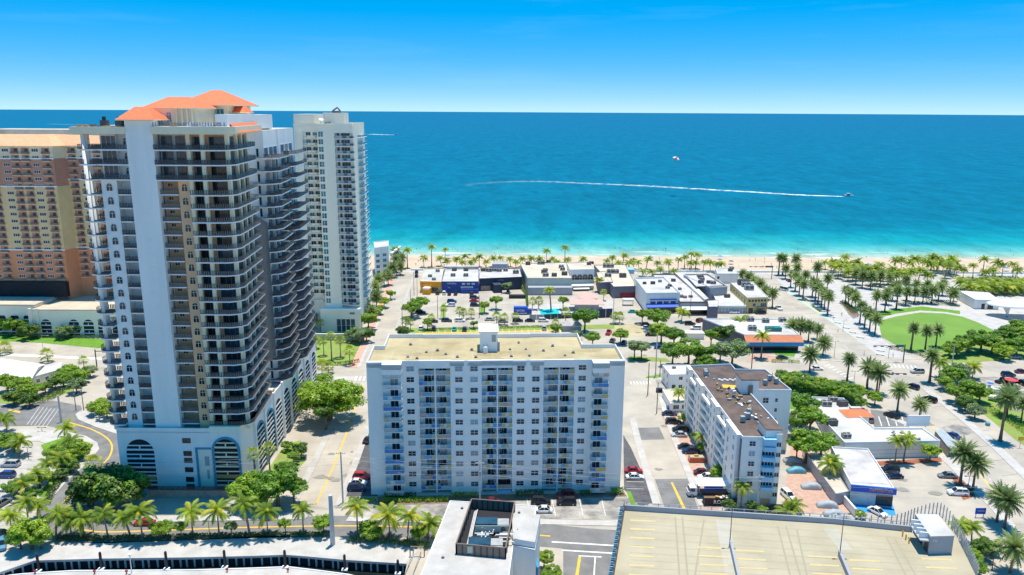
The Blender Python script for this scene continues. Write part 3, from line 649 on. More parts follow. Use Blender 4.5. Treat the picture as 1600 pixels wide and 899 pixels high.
bank1 = [(XF - .05, 176.0), (-66.4, 176.0), (-64.6, 176.9), (-63.5, 178.6), (-65.0, 197.4), (-67.5, 199.2), (-71, 199.2), (-71, 179.6), (XF - .05, 179.6)]
bank1b = [(XD, 176.0)] + bank1[1:-1] + [(XD, 179.6)]
bank2 = [(-71.5, 210.4), (-67, 209.6), (-65.0, 210.6), (-63.7, 213), (-64.7, 225.6), (-66.6, 227.4), (-71.5, 227.4)]
bank3 = [(-71.5, 229.4), (-67.4, 229.2), (-65.6, 230.4), (-64.6, 232.6), (-65.8, 249), (-67.4, 251), (-71.5, 251)]
tanb = [(XD, 177.4), (XE - .1, 177.4), (XE - .1, 179.9), (XD, 179.9)]
wb = [(XB, 177.9), (-90.3, 176.9), (XC - .4, 176.9), (XC, 177.4), (XC, 179.9), (XB, 179.9)]
def rail(sl, path, z, h=1.08, m='dark_metal', step=.34):
    key = ('rail', tuple(path[0]), len(path), h, tuple(path[-1]))
    c = Vector((-80, 178, 0))
    me = cached(key, lambda: railing_mesh([(p[0] - c.x, p[1] - c.y) for p in path], h, m, top='dark_metal', step=step).mesh('railing'))
    return add('railing', me, sl, (0, 0, z))
inset = lambda p, d=.12: p
for i, z in enumerate(ZS):
    top = i >= 19
    s = slab(half, z); rail(s, half[1:-1][::-1] if False else half[:-1][::1], z, m='dark_metal')
    if not top:
        s = slab(wb, z); rail(s, wb[:4], z)
        s = slab(tanb, z); rail(s, tanb[:2], z, m='bronze')
        s = slab(bank1, z); rail(s, bank1[:6], z, m='bronze', step=.5)
        window(T1, (-92.6 + 80, -.4, z + 1.55), 0, 1.35, 1.7, 2, 1, arch=True, pm='glass')
        window(T1, (-75.3 + 80, -.5, z + 1.55), 0, 1.3, 1.7, 2, 1, arch=True, fm='beige_trim', pm='glass')
        window(T1, (-79.6 + 80, 1.98, z + 1.9), 0, 1.1, .7, 2, 1, fm='beige_trim', pm='glass')
    else:
        s = slab(bank1b, z); rail(s, bank1b[:6], z, m='dark_metal')
        s = slab([(-96, 176.6), (XC, 176.6), (XC, 179), (-96, 179)], z + .003); rail(s, [(-96, 176.6), (XC, 176.6)], z)
        window(T1, (-92.4 + 80, 1.0, z + 1.55), 0, 3.2, 2.7, 3, 1, fm='white_paint', pm='glass_blue', name='balcony_door')
        window(T1, (-88.9 + 80, 2.0, z + 1.7), 0, 1.2, 1.5, 2, 1, arch=True, pm='glass')
        for x, w_ in ((-79.4, 2.3), (-76.3, 1.9)): window(T1, (x + 80, 1.57, z + 1.5), 0, w_, 2.7, 2, 1, fm='bronze', pm='glass_blue', name='balcony_door')
    # dark glass behind the wrap-round balconies
    for x, w_ in ((-72.0, 2.9), (-67.6, 3.9)): window(T1, (x + 80, 1.57, z + 1.45), 0, w_, 2.6, 3, 1, fm='bronze', pm=rnd.choice(['glass', 'glass_blue', 'glass_blue', 'glass']), name='balcony_door')
    zz = z; hh = (ZS[i + 1] if i < len(ZS) - 1 else ZTOP) - z
    sx = lambda y: -65.4 - 1.8 * (y - 179.6) / 17.9
    if i < 19:
        for y in (182.8, 187.6, 192.7): window(T1, (sx(y) + .03 + 80, y - 178, z + 1.45), math.pi / 2 + .1, 4.0, 2.6, 3, 1, fm='bronze', pm=rnd.choice(['glass', 'glass_blue']), name='balcony_door')
    if i >= 19:
        for y in (182.5, 186.5, 190.5, 194.5): window(T1, (sx(y) + .03 + 80, y - 178, z + 1.45), math.pi / 2 + .1, 3.2, 2.6, 3, 1, fm='bronze', pm='glass_blue', name='balcony_door')
    if i < 21:
        s = slab(bank2, z - .5); rail(s, bank2[1:6], z - .5)
        s = slab(bank3, z - .5); rail(s, bank3[1:6], z - .5)
        for y, x in ((214, -67.7), (219, -67.9), (223.5, -68.1), (235, -69.4), (240, -69.6), (245, -69.8)):
            window(T1, (x + .06 + 80, y - 178, z + .9), math.pi / 2 + .04, 3.6, 2.5, 3, 1, fm='white_paint', pm=rnd.choice(['glass', 'glass', 'glass_blue', 'curtain']), name='balcony_door')
        window(T1, (-69.3 + 80, 209.9 - 178 + .95, z + .9), 0, 1.4, 2.2, 2, 1, pm='glass', name='balcony_door')
for x, y, r in ((-97.2, 177.2, .5), (-97.6, 179.6, .5)): tb(MB().tube([(x, y, PODZ), (x, y, ZTOP)], r, 12, 'white_wall'), 'column', smooth=True)
for x, y in ((-70.1, 176.9), (-65.0, 178.2), (XF + .2, 177.2)): tb(MB().box(x - .42, y - .42, PODZ, x + .42, y + .42, ZTOP, 'beige_trim'), 'column')
for y in (185.3, 190, 195.2): tb(MB().box(sx(y) + .05, y - .4, PODZ, sx(y) + .75, y + .4, ZTOP, 'beige_trim'), 'column')
for y, x in ((216.5, -67.6), (221.3, -67.9), (237.5, -69.4), (242.6, -69.5)): tb(MB().box(x - .2, y - .35, PODZ, x + .5, y + .35, ZS[20], 'white_wall'), 'column')
tb(MB().poly([(-67.2, 198.6, 24), (-66.9, 209.2, 24), (-66.9, 209.2, 62), (-67.2, 198.6, 66)], 'unit_dark'), 'debris_netting')
# roof slab, roof terrace, penthouse
tb(MB().prism([(-99.4, 176.0), (XC, 176.0), (XC, 181), (-98.6, 183)], ZTOP, ZTOP + 1.6, 'beige_trim', 'roof_grey', bottom=True), 'roof_slab')
tb(MB().prism([(XD, 175.6), (-66.2, 175.6), (-64.0, 176.8), (-63.1, 178.8), (-65.2, 204), (-70, 212), (-70, 228), (-90, 250), (-97, 250), (-97, 181), (XD, 181)], ZTOP + .004, ZTOP + 1.7, 'beige_trim', 'roof_grey', bottom=True), 'roof_slab')
rs = tb(MB().poly([(-62.9, 180, ZTOP + .3), (-65.0, 204, ZTOP + .3), (-66.6, 204, ZTOP + 2.4), (-64.8, 180, ZTOP + 2.4)], 'tile_orange').poly([(-64.8, 180, ZTOP + 2.4), (-66.6, 204, ZTOP + 2.4), (-66.6, 204, ZTOP + 1.6), (-64.8, 180, ZTOP + 1.6)], 'beige_trim'), 'skirt_roof')
tb(MB().box(-69.5, 184, ZTOP + 1.7, -66.8, 203, ZTOP + 4.4, 'white_wall'), 'terrace_wall')
tb(MB().box(-73, 205, ZTOP + .5, -69, 226, ZTOP + 4.2, 'white_wall'), 'terrace_wall')
hip_roof(rect(-88.2, 176, -80.6, 184), 89.8, 92.6, .7, 'tile_orange', 'tile_roof', T1, .3)
ph = tb(MB().box(-86, 184.2, ZTOP + 1.7, -74, 196, 92.4, 'beige_trim'), 'penthouse_wall')
hip_roof(rect(-86, 184.2, -74, 196), 92.4, 95.0, .8, 'tile_orange', 'tile_roof', T1, .3)
tb(MB().box(-83, 197, ZTOP + 1.7, -71, 214, 93.2, 'beige_trim'), 'penthouse_wall')
hip_roof(rect(-83.5, 196.5, -69.5, 214), 93.2, 97.0, .9, 'tile_orange', 'tile_roof', T1, .42)
hip_roof(rect(-72.5, 200, -68, 206), 91.4, 93.4, .5, 'tile_orange', 'tile_roof', T1, .3)
tb(MB().box(-72.2, 200.3, ZTOP + 1.7, -68.3, 205.7, 91.2, 'white_wall'), 'penthouse_wall')
for x in (-84.5, -82.4, -80.3): window(T1, (x + 80, 6.18, 90.1), 0, 1.1, 2.6, 2, 1, arch=True, fm='white_paint', pm='curtain')
for x in (-78.3, -77, -75.8, -74.6): tb(MB().tube([(x, 183.6, ZTOP + 1.7), (x, 183.6, 92.2)], .2, 8, 'beige_trim'), 'colonnade_column')
for x in (-81, -78, -75.5, -73): window(T1, (x + 80, 18.98, 91.4), 0, 1.8, 1.6, 2, 1, fm='white_paint', pm='glass_teal')
tr = railing_mesh([(XD + .3 + 80, -2.2), (-66.4 + 80, -2.2), (-64.4 + 80, -1.0)], 1.0, 'unit_grey', top='white_paint', step=.6).mesh('railing'); add('terrace_railing', tr, T1, (0, 0, ZTOP + 1.72))
for k in range(16):
    x, y = rnd.uniform(-79, -67), rnd.uniform(177, 183); sx_ = rnd.uniform(.3, .8)
    tb(MB().box(x - sx_, y - .25, ZTOP + 1.71, x + sx_, y + .3, ZTOP + 1.71 + rnd.uniform(.3, 1.0), rnd.choice(['white_paint', 'unit_grey', 'canvas_white', 'ply', 'bronze']), rz=rnd.uniform(0, 3)), 'terrace_clutter')
for x in (-92.6, -89.2): tb(MB().box(x - .8, 178, ZTOP + 1.6, x + .8, 179.2, ZTOP + 3.0, 'unit_dark').box(x - .3, 178.2, ZTOP + 3.0, x + .3, 178.8, ZTOP + 3.8, 'black_post'), 'roof_machine')
for k in range(7): tb(MB().box(-98 + k * 1.5, 176.6, ZTOP + 1.6, -97 + k * 1.5, 177.5, ZTOP + 1.8 + rnd.random() * .4, rnd.choice(['bronze', 'unit_dark', 'ply'])), 'roof_clutter')
# podium with the parking garage
PF = 175.3
pod = [(-96.3, PF), (-66.3, PF), (-64.8, 181.6), (-66.4, 250), (-96.3, 250)]
tb(MB().prism(pod, 0, PODZ, 'white_wall', 'roof_grey'), 'podium_wall')
tb(parapet(MB(), pod, PODZ - .1, PODZ + 1.0, .4, 'white_wall'), 'podium_parapet')
tb(MB().prism([(-73.6, PF - .12), (-66.2, PF - .12), (-64.65, 181.4), (-64.8, 186), (-73.6, 186)], PODZ - .1, PODZ + 1.5, 'cream_wall'), 'podium_parapet')
def arch_bay(par, c, rz, w, h, rows, blue=False, bars_m='white_paint'):
    """arched garage opening standing on z=0 of its own frame: dark opening, rails, posts, trim"""
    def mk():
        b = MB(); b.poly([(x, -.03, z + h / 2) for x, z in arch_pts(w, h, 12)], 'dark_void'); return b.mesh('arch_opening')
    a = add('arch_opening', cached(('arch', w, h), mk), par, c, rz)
    def mr():
        b = MB()
        for i in range(rows):
            z = .9 + i * (h - w / 2 - .4) / (rows - 1) * 1.12
            hw = w / 2 if z < h - w / 2 else math.sqrt(max(.1, (w / 2) ** 2 - (z - h + w / 2) ** 2))
            b.box(-hw, -.14, z, hw, -.04, z + (.30 if i % 2 else .45), bars_m)
            if i % 2 == 0 and i < rows - 1:
                for x in (-.04, ) if w < 6 else (0,): b.box(x - .15, -.12, z + .45, x + .15, -.04, z + 1.15, bars_m)
        return b.mesh('guard_rail')
    add('guard_rail', cached(('archr', w, h, rows, bars_m), mr), a)
    if blue:
        def mt():
            b = MB(); o = arch_pts(w + 1.1, h + .55, 12); i_ = arch_pts(w, h, 12); n = len(o)
            for k in range(1, n):
                q = (k + 1) % n
                p4 = [(o[k][0], o[k][1] + .28), (o[q][0], o[q][1] + .28), (i_[q][0], i_[q][1]), (i_[k][0], i_[k][1])]
                b.poly([(x, -.22, z + h / 2) for x, z in p4], 'blue_trim')
                b.poly([(p4[0][0], 0, p4[0][1] + h / 2), (p4[1][0], 0, p4[1][1] + h / 2), (p4[1][0], -.22, p4[1][1] + h / 2), (p4[0][0], -.22, p4[0][1] + h / 2)], 'blue_trim')
            return b.mesh('arch_trim')
        add('arch_trim', cached(('archt', w, h), mt), a)
    return a
arch_bay(T1, (-91.0 + 80, PF - 178, .2), 0, 6.8, 13.2, 10)
ab = arch_bay(T1, (-72.2 + 80 + 2.6 - .3, PF - 178 - .0, .2), 0, 6.0, 13.2, 10, True, 'beige_trim') if False else arch_bay(T1, (-69.9 + 80, PF - 178, .2), 0, 5.8, 13.4, 10, True, 'beige_trim')
tb(MB().box(-94.3, PF - .16, 2.6, -87.7, PF - .12, 3.6, 'ply'), 'plywood_board'); tb(MB().box(-72.7, PF - .16, 3.2, -67.2, PF - .12, 4.2, 'ply'), 'plywood_board')
tb(MB().box(-77.4, PF - .25, 1, -76.9, PF, 11.3, 'blue_trim').box(-76.9, PF - .25, 10.9, -73.5, PF, 11.3, 'blue_trim'), 'trim_band')
tb(MB().box(-76.8, PF - .08, .5, -73.7, PF, 10.8, 'cream_wall').box(-75.3, PF - .12, 6.5, -74.2, PF - .08, 9.0, 'grey_wall').box(-75.0, PF - .12, 3.0, -74.4, PF - .08, 5.4, 'grey_wall'), 'stucco_patch')
for z in (13.1, 9.7, 7.9, 5.4, 2.8, .9): window(T1, (-79.4 + 80, PF - 178, z), 0, 1.9, 1.15, 2, 1, pm='glass', fm='dark_metal')
dirp = Vector((-66.4 + 64.8, 250 - 181.6, 0)); rzp = math.atan2(dirp.y, dirp.x)
for k in range(8):
    t = (k + .5) / 8; c = Vector((-64.8, 181.6, 0)) + dirp * t
    arch_bay(T1, (c.x + 80 + .01, c.y - 178, .3), rzp, 6.6, 13.0, 9, k < 2)
    c2 = Vector((-64.8, 181.6, 0)) + dirp * (k / 8)
    tb(MB().box(c2.x - .1, c2.y - .4, 0, c2.x + .45, c2.y + .4, PODZ + 1.5, 'white_wall'), 'pilaster')
    if k % 2 == 0: tb(MB().box(c2.x - 3.2, c2.y + 2, PODZ + .02, c2.x - .8, c2.y + 4.2, PODZ + 1.3, 'roof_cream'), 'planter_box')
wallf = tag(MB().box(-88, 171.2, 0, -66, 171.5, 1.9, 'pavers').build('garden_wall'), 'low brown wall with dark fence in front of the condo tower', 'wall')
b = railing_mesh([(-88, 171.3), (-66, 171.3)], 1.1, 'dark_metal', top='dark_metal', step=.3); add('fence', b.mesh('fence'), wallf, (0, 0, 1.9))

# ------------------------------------------------------------------ cream tower nearer the beach
T2 = thing('condo_tower', 'slim cream condominium tower with teal windows standing near the beach', 'building', (-74, 318, 0))
def t2(b, name, smooth=False): return b.build(name, T2, smooth)
ZT2 = 86.3
t2(MB().prism([(-79.3, 318), (-72.3, 318), (-72.3, 319.6), (-65.0, 319.6), (-66.6, 352), (-91, 352), (-91, 326), (-90, 326), (-90, 323), (-79.3, 323)], 0, ZT2 - .6, 'cream_wall', 'roof_cream'), 'wall')
t2(MB().box(-72.3, 317.9, ZT2 - 3.2, -64.8, 319.7, ZT2, 'cream_wall'), 'cornice'); t2(MB().box(-79.5, 317.8, ZT2 - .6, -72.3, 320, ZT2 + .3, 'cream_wall'), 'cornice')
t2(parapet(MB(), [(-79.3, 318.05), (-65.0, 318.05), (-66.6, 352), (-91, 352), (-91, 326)], ZT2 - .7, ZT2 + .6, .5, 'cream_wall'), 'parapet')
t2(MB().box(-78, 324, ZT2, -69.4, 333, ZT2 + 4.8, 'cream_wall'), 'lift_house'); t2(MB().box(-91, 327, ZT2 - 2, -82.5, 345, ZT2 + 4.2, 'cream_wall'), 'lift_house')
t2(MB().box(-74.8, 326, ZT2 + 4.8, -71.6, 329, ZT2 + 5.6, 'unit_dark').tube([(-74.6, 327, ZT2 + 5.6), (-72.8, 327.6, ZT2 + 6.9), (-71.5, 327, ZT2 + 5.6)], .35, 6, 'unit_dark'), 'antenna_mount')
t2(MB().tube([(-78.6, 322, ZT2 + .2), (-78.6, 322, ZT2 + 1), (-78.2, 321.5, ZT2 + 2.2)], [.2, .3, 1.0], 10, 'white_paint'), 'satellite_dish'); ac_unit(T2, -75.5, 321.5, ZT2 - .5, 1.3)
t2(MB().box(-88.5, 321.8, 0, -86.3, 326, ZT2 - 3, 'cream_wall'), 'pilaster'); t2(MB().box(-90.2, 322.9, 12, -79.3, 323.05, 15, 'cream_wall'), 'cornice')
N2 = 24; F2 = (ZT2 - 4.4 - 12.5) / (N2 - 1)
for k in range(N2):
    z = 11.6 + F2 * k
    for j in range(2): window(T2, (-78.9 + .5 + j * 1.0 + 74, 0, z + 1.6), 0, .85, 2.0, 1, 2, fm='white_paint', pm=rnd.choice(['glass_teal', 'glass_teal', 'glass_blue']))
    bl = t2(MB().prism([(-72.6, 317.6), (-66.0, 317.0), (-64.6, 317.6), (-64.6, 319.6), (-72.6, 319.6)], z - .22, z, 'white_paint', bottom=True), 'balcony')
    add('railing', cached('t2r', lambda: railing_mesh([(-72 + 74, -.35), (-66 + 74, -.95), (-64.7 + 74, -.35), (-64.7 + 74, 1.6)], 1.05, 'glass_teal', top='white_paint', pan=(1.5, ['glass_teal', 'glass_pale', 'panel sky', 'glass_blue'])).mesh('railing')), bl, (0, 0, z))
    window(T2, (-71.2 + 74, 1.6, z + 1.3), 0, 1.0, 2.2, 1, 1, pm='glass'); window(T2, (-68.2 + 74, 1.6, z + 1.25), 0, 3.4, 2.3, 3, 1, pm=rnd.choice(['glass', 'glass_teal', 'glass_blue']), name='balcony_door')
    # right side: windows and little balconies
    for y in (322, 326.5): window(T2, (-65.1 - (y - 319) * .048 + 74 + .05, y - 318, z + 1.5), math.pi / 2 + .048, 1.8, 1.9, 2, 1, pm='glass')
    bl = t2(MB().prism([(-66, 331), (-63.8, 331.5), (-64.6, 347.5), (-66.8, 348)], z - .22, z, 'white_paint', bottom=True), 'balcony')
    add('railing', cached('t2r2', lambda: railing_mesh([(-66 + 74, 13), (-63.9 + 74, 13.5), (-64.7 + 74, 29.5)], 1.0, 'glass_teal', top='white_paint', pan=(2.0, ['glass_pale', 'panel sky', 'glass_teal'])).mesh('railing')), bl, (0, 0, z))
    for y in (335, 342): window(T2, (-65.1 - (y - 319) * .048 + 74 + .05, y - 318, z + 1.3), math.pi / 2 + .048, 3.5, 2.2, 3, 1, pm='glass', name='balcony_door')
    bl = t2(MB().box(-86.2, 321.6, z - .22, -79.4, 323, z, 'cream_wall'), 'balcony')
    add('railing', cached('t2r3', lambda: railing_mesh([(-86.1 + 74, 3.65), (-79.4 + 74, 3.65)], 1.0, 'panel pale', top='cream_wall', pan=(1.7, ['panel pale', 'cream_wall', 'panel tan'])).mesh('railing')), bl, (0, 0, z))
    for x in (-84.2, -81.4): window(T2, (x + 74, 5.0, z + 1.2), 0, 1.9, 2.1, 2, 1, pm=rnd.choice(['glass', 'glass', 'glass_teal']), name='balcony_door')
t2(MB().box(-81, 315.5, 0, -64.5, 318, 9.6, 'cream_wall', ).box(-81.2, 315.3, 9.6, -64.3, 318, 10.3, 'white_paint'), 'entrance_block')
for x in (-73.4, -71.4, -69.4, -67.4): window(T2, (x + 74, -2.5, 3.0), 0, 1.7, 5.6, 1, 2, fm='cream_wall', pm='glass_blue', name='entrance_door')
for x in (-90, -87.4, -84.8): window(T2, (x + 74, 4.0 if x > -88 else 8.0, 4.5), 0, 1.8, 4.0, 2, 2, pm='glass')
t2(MB().box(-68.6, 315.2, 8.0, -66.6, 315.3, 8.7, 'bronze'), 'house_number')
wl2 = tag(MB().box(-88, 303.6, 0, -60.5, 304.0, 2.6, 'concrete_pale').box(-88.05, 303.5, 2.6, -60.4, 304.1, 2.8, 'white_paint').build('garden_wall'), 'pale wall between the small palm lawn and the cream tower', 'wall')

# ------------------------------------------------------------------ orange tower at the left edge
T0 = thing('condo_tower', 'wide orange and ochre condominium tower with pale tile roof at the left edge', 'building', (-200, 325, 0))
def t0(b, name): return b.build(name, T0)
def bands(x0, y0, x1, y1, lv):
    for (za, zb, m_) in lv: t0(MB().box(x0, y0, za, x1, y1, zb, m_), 'wall_band')
LVm = [(0, 33.2, 'orange_wall'), (33.2, 60.2, 'ochre_wall'), (60.2, 71.8, 'brown_wall'), (71.8, 76.3, 'pale_ochre')]
LVw = [(0, 33.4, 'orange_wall'), (33.4, 62.8, 'ochre_wall'), (62.8, 71.8, 'brown_wall'), (71.8, 76.1, 'pale_ochre')]
XR = -191.6
bands(-290, 325, XR, 350, LVm)
for za, zb, m_ in LVm: t0(MB().prism([(XR, 325), (-189.8, 331), (-189.8, 350), (XR, 350)], za, zb, m_), 'wall_band')
bands(-189.8, 331, -150, 352, LVw)
for z in (33.2, 60.2, 71.8): t0(MB().box(-290.2, 324.6, z - .25, XR + .25, 325, z + .25, 'white_paint'), 'cornice')
for z in (33.4, 62.8, 71.8): t0(MB().box(-189.8, 330.6, z - .25, -150, 331, z + .25, 'white_paint'), 'cornice')
t0(MB().prism([(-290, 324.5), (XR + .6, 324.5), (-189.2, 330.4), (-150, 330.4), (-150, 352), (-290, 352)], 76.3, 77.0, 'beige_trim', 'roof_cream', bottom=True), 'eaves')
b = MB()
b.poly([(-290.5, 324, 77.0), (XR + 1, 324, 77.0), (XR - 6, 333, 81.5), (-290.5, 333, 81.5)], 'tile_pale'); b.poly([(XR + 1, 324, 77), (-188.6, 330, 77), (XR - 5, 336, 81.5), (XR - 6, 333, 81.5)], 'tile_pale')
b.poly([(-188.6, 330, 77), (-150, 330, 77), (-150, 336, 80.0), (XR - 5, 336, 81.5)], 'tile_pale')
b.poly([(-290.5, 333, 81.5), (XR - 6, 333, 81.5), (XR - 5, 336, 81.5), (-150, 336, 80.), (-150, 352, 79.5), (-290.5, 352, 79.5)], 'roof_cream'); t0(b, 'tile_roof')
t0(MB().prism([(-232, 344), (-182, 344), (-170, 352), (-170, 362), (-232, 362)], 70, 83.2, 'roof_cream', 'roof_cream'), 'upper_storey')
hip_roof(rect(-176, 338, -167, 350), 79.6, 82.6, .5, 'tile_pale', 'tile_roof', T0, .3)
colsm = [('w', -211.3), ('b', -207.4), ('b', -203.0), ('w', -198.9), ('b', -194.5), ('b', -217.2), ('w', -221.5), ('b', -226), ('b', -230.5), ('w', -234.5)]
FO = 2.97
for k in range(19):
    z = 20.2 + FO * k
    if z > 75: break
    for typ, x in colsm:
        if typ == 'w': window(T0, (x + 200, 0, z + 1.5), 0, 2.7, 1.15, 3, 1, fm='white_paint', pm='glass', t=.1)
        else:
            o = add('balcony_recess', cached(('br', 0), lambda: MB().poly([(-1.6, -.03, .1), (1.6, -.03, .1), (1.6, -.03, 2.7), (-1.6, -.03, 2.7)], 'brown_wall').poly([(-.2, -.05, .1), (1.2, -.05, .1), (1.2, -.05, 2.2), (-.2, -.05, 2.2)], 'glass').mesh('balcony_recess')), T0, (x + 200, 0, z))
            add('balcony', cached(('brs', 0), lambda: MB().box(-1.75, -.7, -.12, 1.75, 0, .06, 'beige_trim').mesh('balcony')), T0, (x + 200, 0, z))
            add('railing', cached(('brr', 0), lambda: railing_mesh([(-1.7, -.64), (1.7, -.64)], 1.0, 'bronze', top='bronze', step=.28).mesh('railing')), o)
    for typ, x in (('b', -187.0), ('w', -182.2), ('b', -176.5), ('b', -172), ('w', -167)):
        if typ == 'w': window(T0, (x + 200, 6, z + 1.5), 0, 2.7, 1.15, 3, 1, fm='white_paint', pm='glass', t=.1)
        else:
            o = add('balcony_recess', MC[('br', 0)], T0, (x + 200, 6, z)); add('balcony', MC[('brs', 0)], T0, (x + 200, 6, z)); add('railing', MC[('brr', 0)], o)
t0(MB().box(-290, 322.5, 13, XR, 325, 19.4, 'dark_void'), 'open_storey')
# its parking podium with arches
P0 = thing('parking_podium', 'cream parking podium with arched openings below the orange tower', 'garage', (-190, 308, 0))
P0m = MB().box(-290, 309, 0, -197.5, 326, 12.6, 'cream_wall').box(-197.5, 307, 0, -150, 331, 11.2, 'cream_wall'); P0m.build('wall', P0)
MB().box(-290, 308.6, 12.6, -197.2, 326, 13.1, 'roof_cream').box(-197.6, 306.6, 11.2, -150, 331, 11.6, 'roof_cream').build('deck', P0)
for x in (-212, -206.5, -201): arch_bay(P0, (x + 190, 1.0, .3), 0, 3.6, 8.6, 5)
for x in (-192.5, -181, -175, -169, -163): arch_bay(P0, (x + 190, -1.0, .3), 0, 4.2, 7.0, 4)
for x in (-198.5, -195.6): MB().box(x - .6, 306.4, 0, x + .6, 307.2, 12, 'cream_wall').build('pilaster', P0)
# ------------------------------------------------------------------ low buildings
mat('deck_pale', (.46, .43, .35), .85, .06, .2, c2=(.41, .38, .30))
def lowb(name, label, poly, zr, wall, roof, par=.6, pm=None, cat='building', t=.35, z0=0):
    c = centre(poly); r = thing(name, label, cat, (c.x, c.y, 0))
    MB().prism([(p[0], p[1]) for p in poly], z0, zr, wall).build('wall', r)
    rp_ = [(p[0], p[1], zr + .012) for p in poly]
    A = sum(poly[j][0] * poly[(j + 1) % len(poly)][1] - poly[(j + 1) % len(poly)][0] * poly[j][1] for j in range(len(poly)))
    rf_ = MB().poly(rp_ if A > 0 else rp_[::-1], roof).build('roof', r)
    if par: parapet(MB(), [(p[0], p[1]) for p in poly], zr - .05, zr + par, t, pm or wall).build('parapet', rf_)
    r['zr'] = zr; return r
def shop(name, label, bl, br, ytop, bkl, bkr, wall, roof, par=.5, pm=None):
    a, b_ = G(*bl), G(*br); Y = (a.y + b_.y) / 2; z = at((bl[0] + br[0]) / 2, ytop, Y).z - par
    poly = [a, b_, G(*bkr, z), G(*bkl, z)]
    r = lowb(name, label, poly, z, wall, roof, par, pm); return r, a, b_, z
def facing(a, b_): d = b_ - a; return math.atan2(d.y, d.x)
def on_edge(a, b_, t, z, out=0.0):
    d = (b_ - a); n_ = Vector((d.y, -d.x, 0)).normalized(); p = a.lerp(b_, t) + n_ * out; return Vector((p.x, p.y, z))
def ewin(r, a, b_, tt_, z, w, h, nx=2, ny=1, **k): return window(r, on_edge(a, b_, tt_, z) - r.location, facing(a, b_), w, h, nx, ny, **k)
def eslab(r, a, b_, t0, t1, z0, z1, out, m, name):
    p, q = on_edge(a, b_, t0, 0), on_edge(a, b_, t1, 0); p2, q2 = on_edge(a, b_, t0, 0, out), on_edge(a, b_, t1, 0, out)
    return MB().prism([p, p2, q2, q], z0, z1, m, bottom=True).build(name, r)
def awning(r, a, b_, t0, t1, ztop, drop, out, m, name='awning'):
    p, q = on_edge(a, b_, t0, ztop, .03), on_edge(a, b_, t1, ztop, .03); p2, q2 = on_edge(a, b_, t0, ztop - drop, out), on_edge(a, b_, t1, ztop - drop, out); V = Vector((0, 0, -.35))
    b = MB().poly([p2, q2, q, p], m).poly([p2 + V, q2 + V, q2, p2], m).poly([p, p + V, p2 + V, p2], m).poly([q2, q2 + V, q + V, q], m)
    return b.build(name, r)
def on_roof(r, pts, fn=None, s=1.2):
    for px, py in pts:
        p = G(px, py, r['zr']); ac_unit(r, p.x, p.y, r['zr'] + .02, s * rnd.uniform(.85, 1.15), rnd.uniform(-.1, .1), rnd.choice(['unit_grey', 'unit_grey', 'unit_dark']))
def text_part(r, s, a, b_, t, z, h, m, out=.06, name='lettering'):
    cu = bpy.data.curves.new('txt', 'FONT'); cu.body = s; cu.size = h * 1.38; cu.align_x = 'CENTER'; cu.extrude = .02; cu.resolution_u = 2
    o = bpy.data.objects.new('txt', cu); me = bpy.data.meshes.new_from_object(o); bpy.data.objects.remove(o)
    me.materials.clear(); me.materials.append(M(m))
    ob = add(name, me, r, on_edge(a, b_, t, z, out) - wloc(r)); ob.rotation_euler = (math.pi / 2, 0, facing(a, b_)); return ob
def marks(r, a, b_, t0, t1, z, h, m, n, name='lettering', out=.06, seed=1):
    """a line of writing too small to read in the photograph: letter-sized strokes of uneven shape"""
    R_ = random.Random(seed); b = MB(); L_ = (b_ - a).length
    for k in range(n):
        t = t0 + (t1 - t0) * (k + .1) / n; te = t + (t1 - t0) / n * .75
        def q(tt, zz): return on_edge(a, b_, tt, zz, out)
        st = (te - t) * .3
        b.poly([q(t, z), q(t + st, z), q(t + st, z + h), q(t, z + h)], m)
        k2 = R_.random()
        if k2 < .7: b.poly([q(t + st, z + h * .78), q(te, z + h * .78), q(te, z + h), q(t + st, z + h)], m)
        if k2 > .3: b.poly([q(t + st, z), q(te, z), q(te, z + h * .22), q(t + st, z + h * .22)], m)
        if k2 > .5: b.poly([q(te - st, z + h * .22), q(te, z + h * .22), q(te, z + h * .78), q(te - st, z + h * .78)], m)
    return b.build(name, r)

# row of shops behind the beach road
r, a, b_, z = shop('shop', 'small orange and yellow shop at the end of the beachside row', (657, 457), (690, 458), 440, (662, 421), (694, 420), 'yellow_wall', 'roof_white')
eslab(r, a, b_, 0, 1, z - 2.2, z + .55, .5, 'shop_orange', 'fascia'); marks(r, a, b_, .05, .5, z - 1.0, .8, 'orange_band', 9, out=.58)
eslab(r, a, b_, .18, .55, 0, 3.2, 4.5, 'shop_orange', 'porch'); eslab(r, a, b_, .22, .5, 2.6, 3.4, 4.6, 'canvas_white', 'porch_sign'); ewin(r, a, b_, .7, 1.8, 3.0, 2.2, 3)
on_roof(r, [(672, 433), (684, 425), (678, 438)]); 
r, a, b_, z = shop('shop', 'bright blue shop with white sign boards between the orange and navy shops', (690, 458), (748, 458), 440, (696, 419), (748, 418), 'blue_wall', 'roof_white')
marks(r, a, b_, .15, .4, z - .9, .7, 'canvas_white', 12); eslab(r, a, b_, .52, .85, 2.6, 3.5, .12, 'canvas_white', 'sign_board'); marks(r, a, b_, .56, .8, 2.85, .4, 'orange_band', 12, out=.16, seed=4)
for t in (.55, .68, .81): eslab(r, a, b_, t, t + .085, z - 1.2, z - .3, .1, 'panel pale', 'wall_panel')
eslab(r, a, b_, .52, 1.0, 0, 2.3, 1.5, 'blue_wall', 'store_front'); ewin(r, a, b_, .38, 1.4, 1.0, 2.3, 1, pm='glass_teal', fm='blue_wall'); marks(r, a, b_, .17, .24, 2.6, .4, 'canvas_white', 5)
on_roof(r, [(708, 432), (728, 432), (710, 423.5), (728, 423.5)])
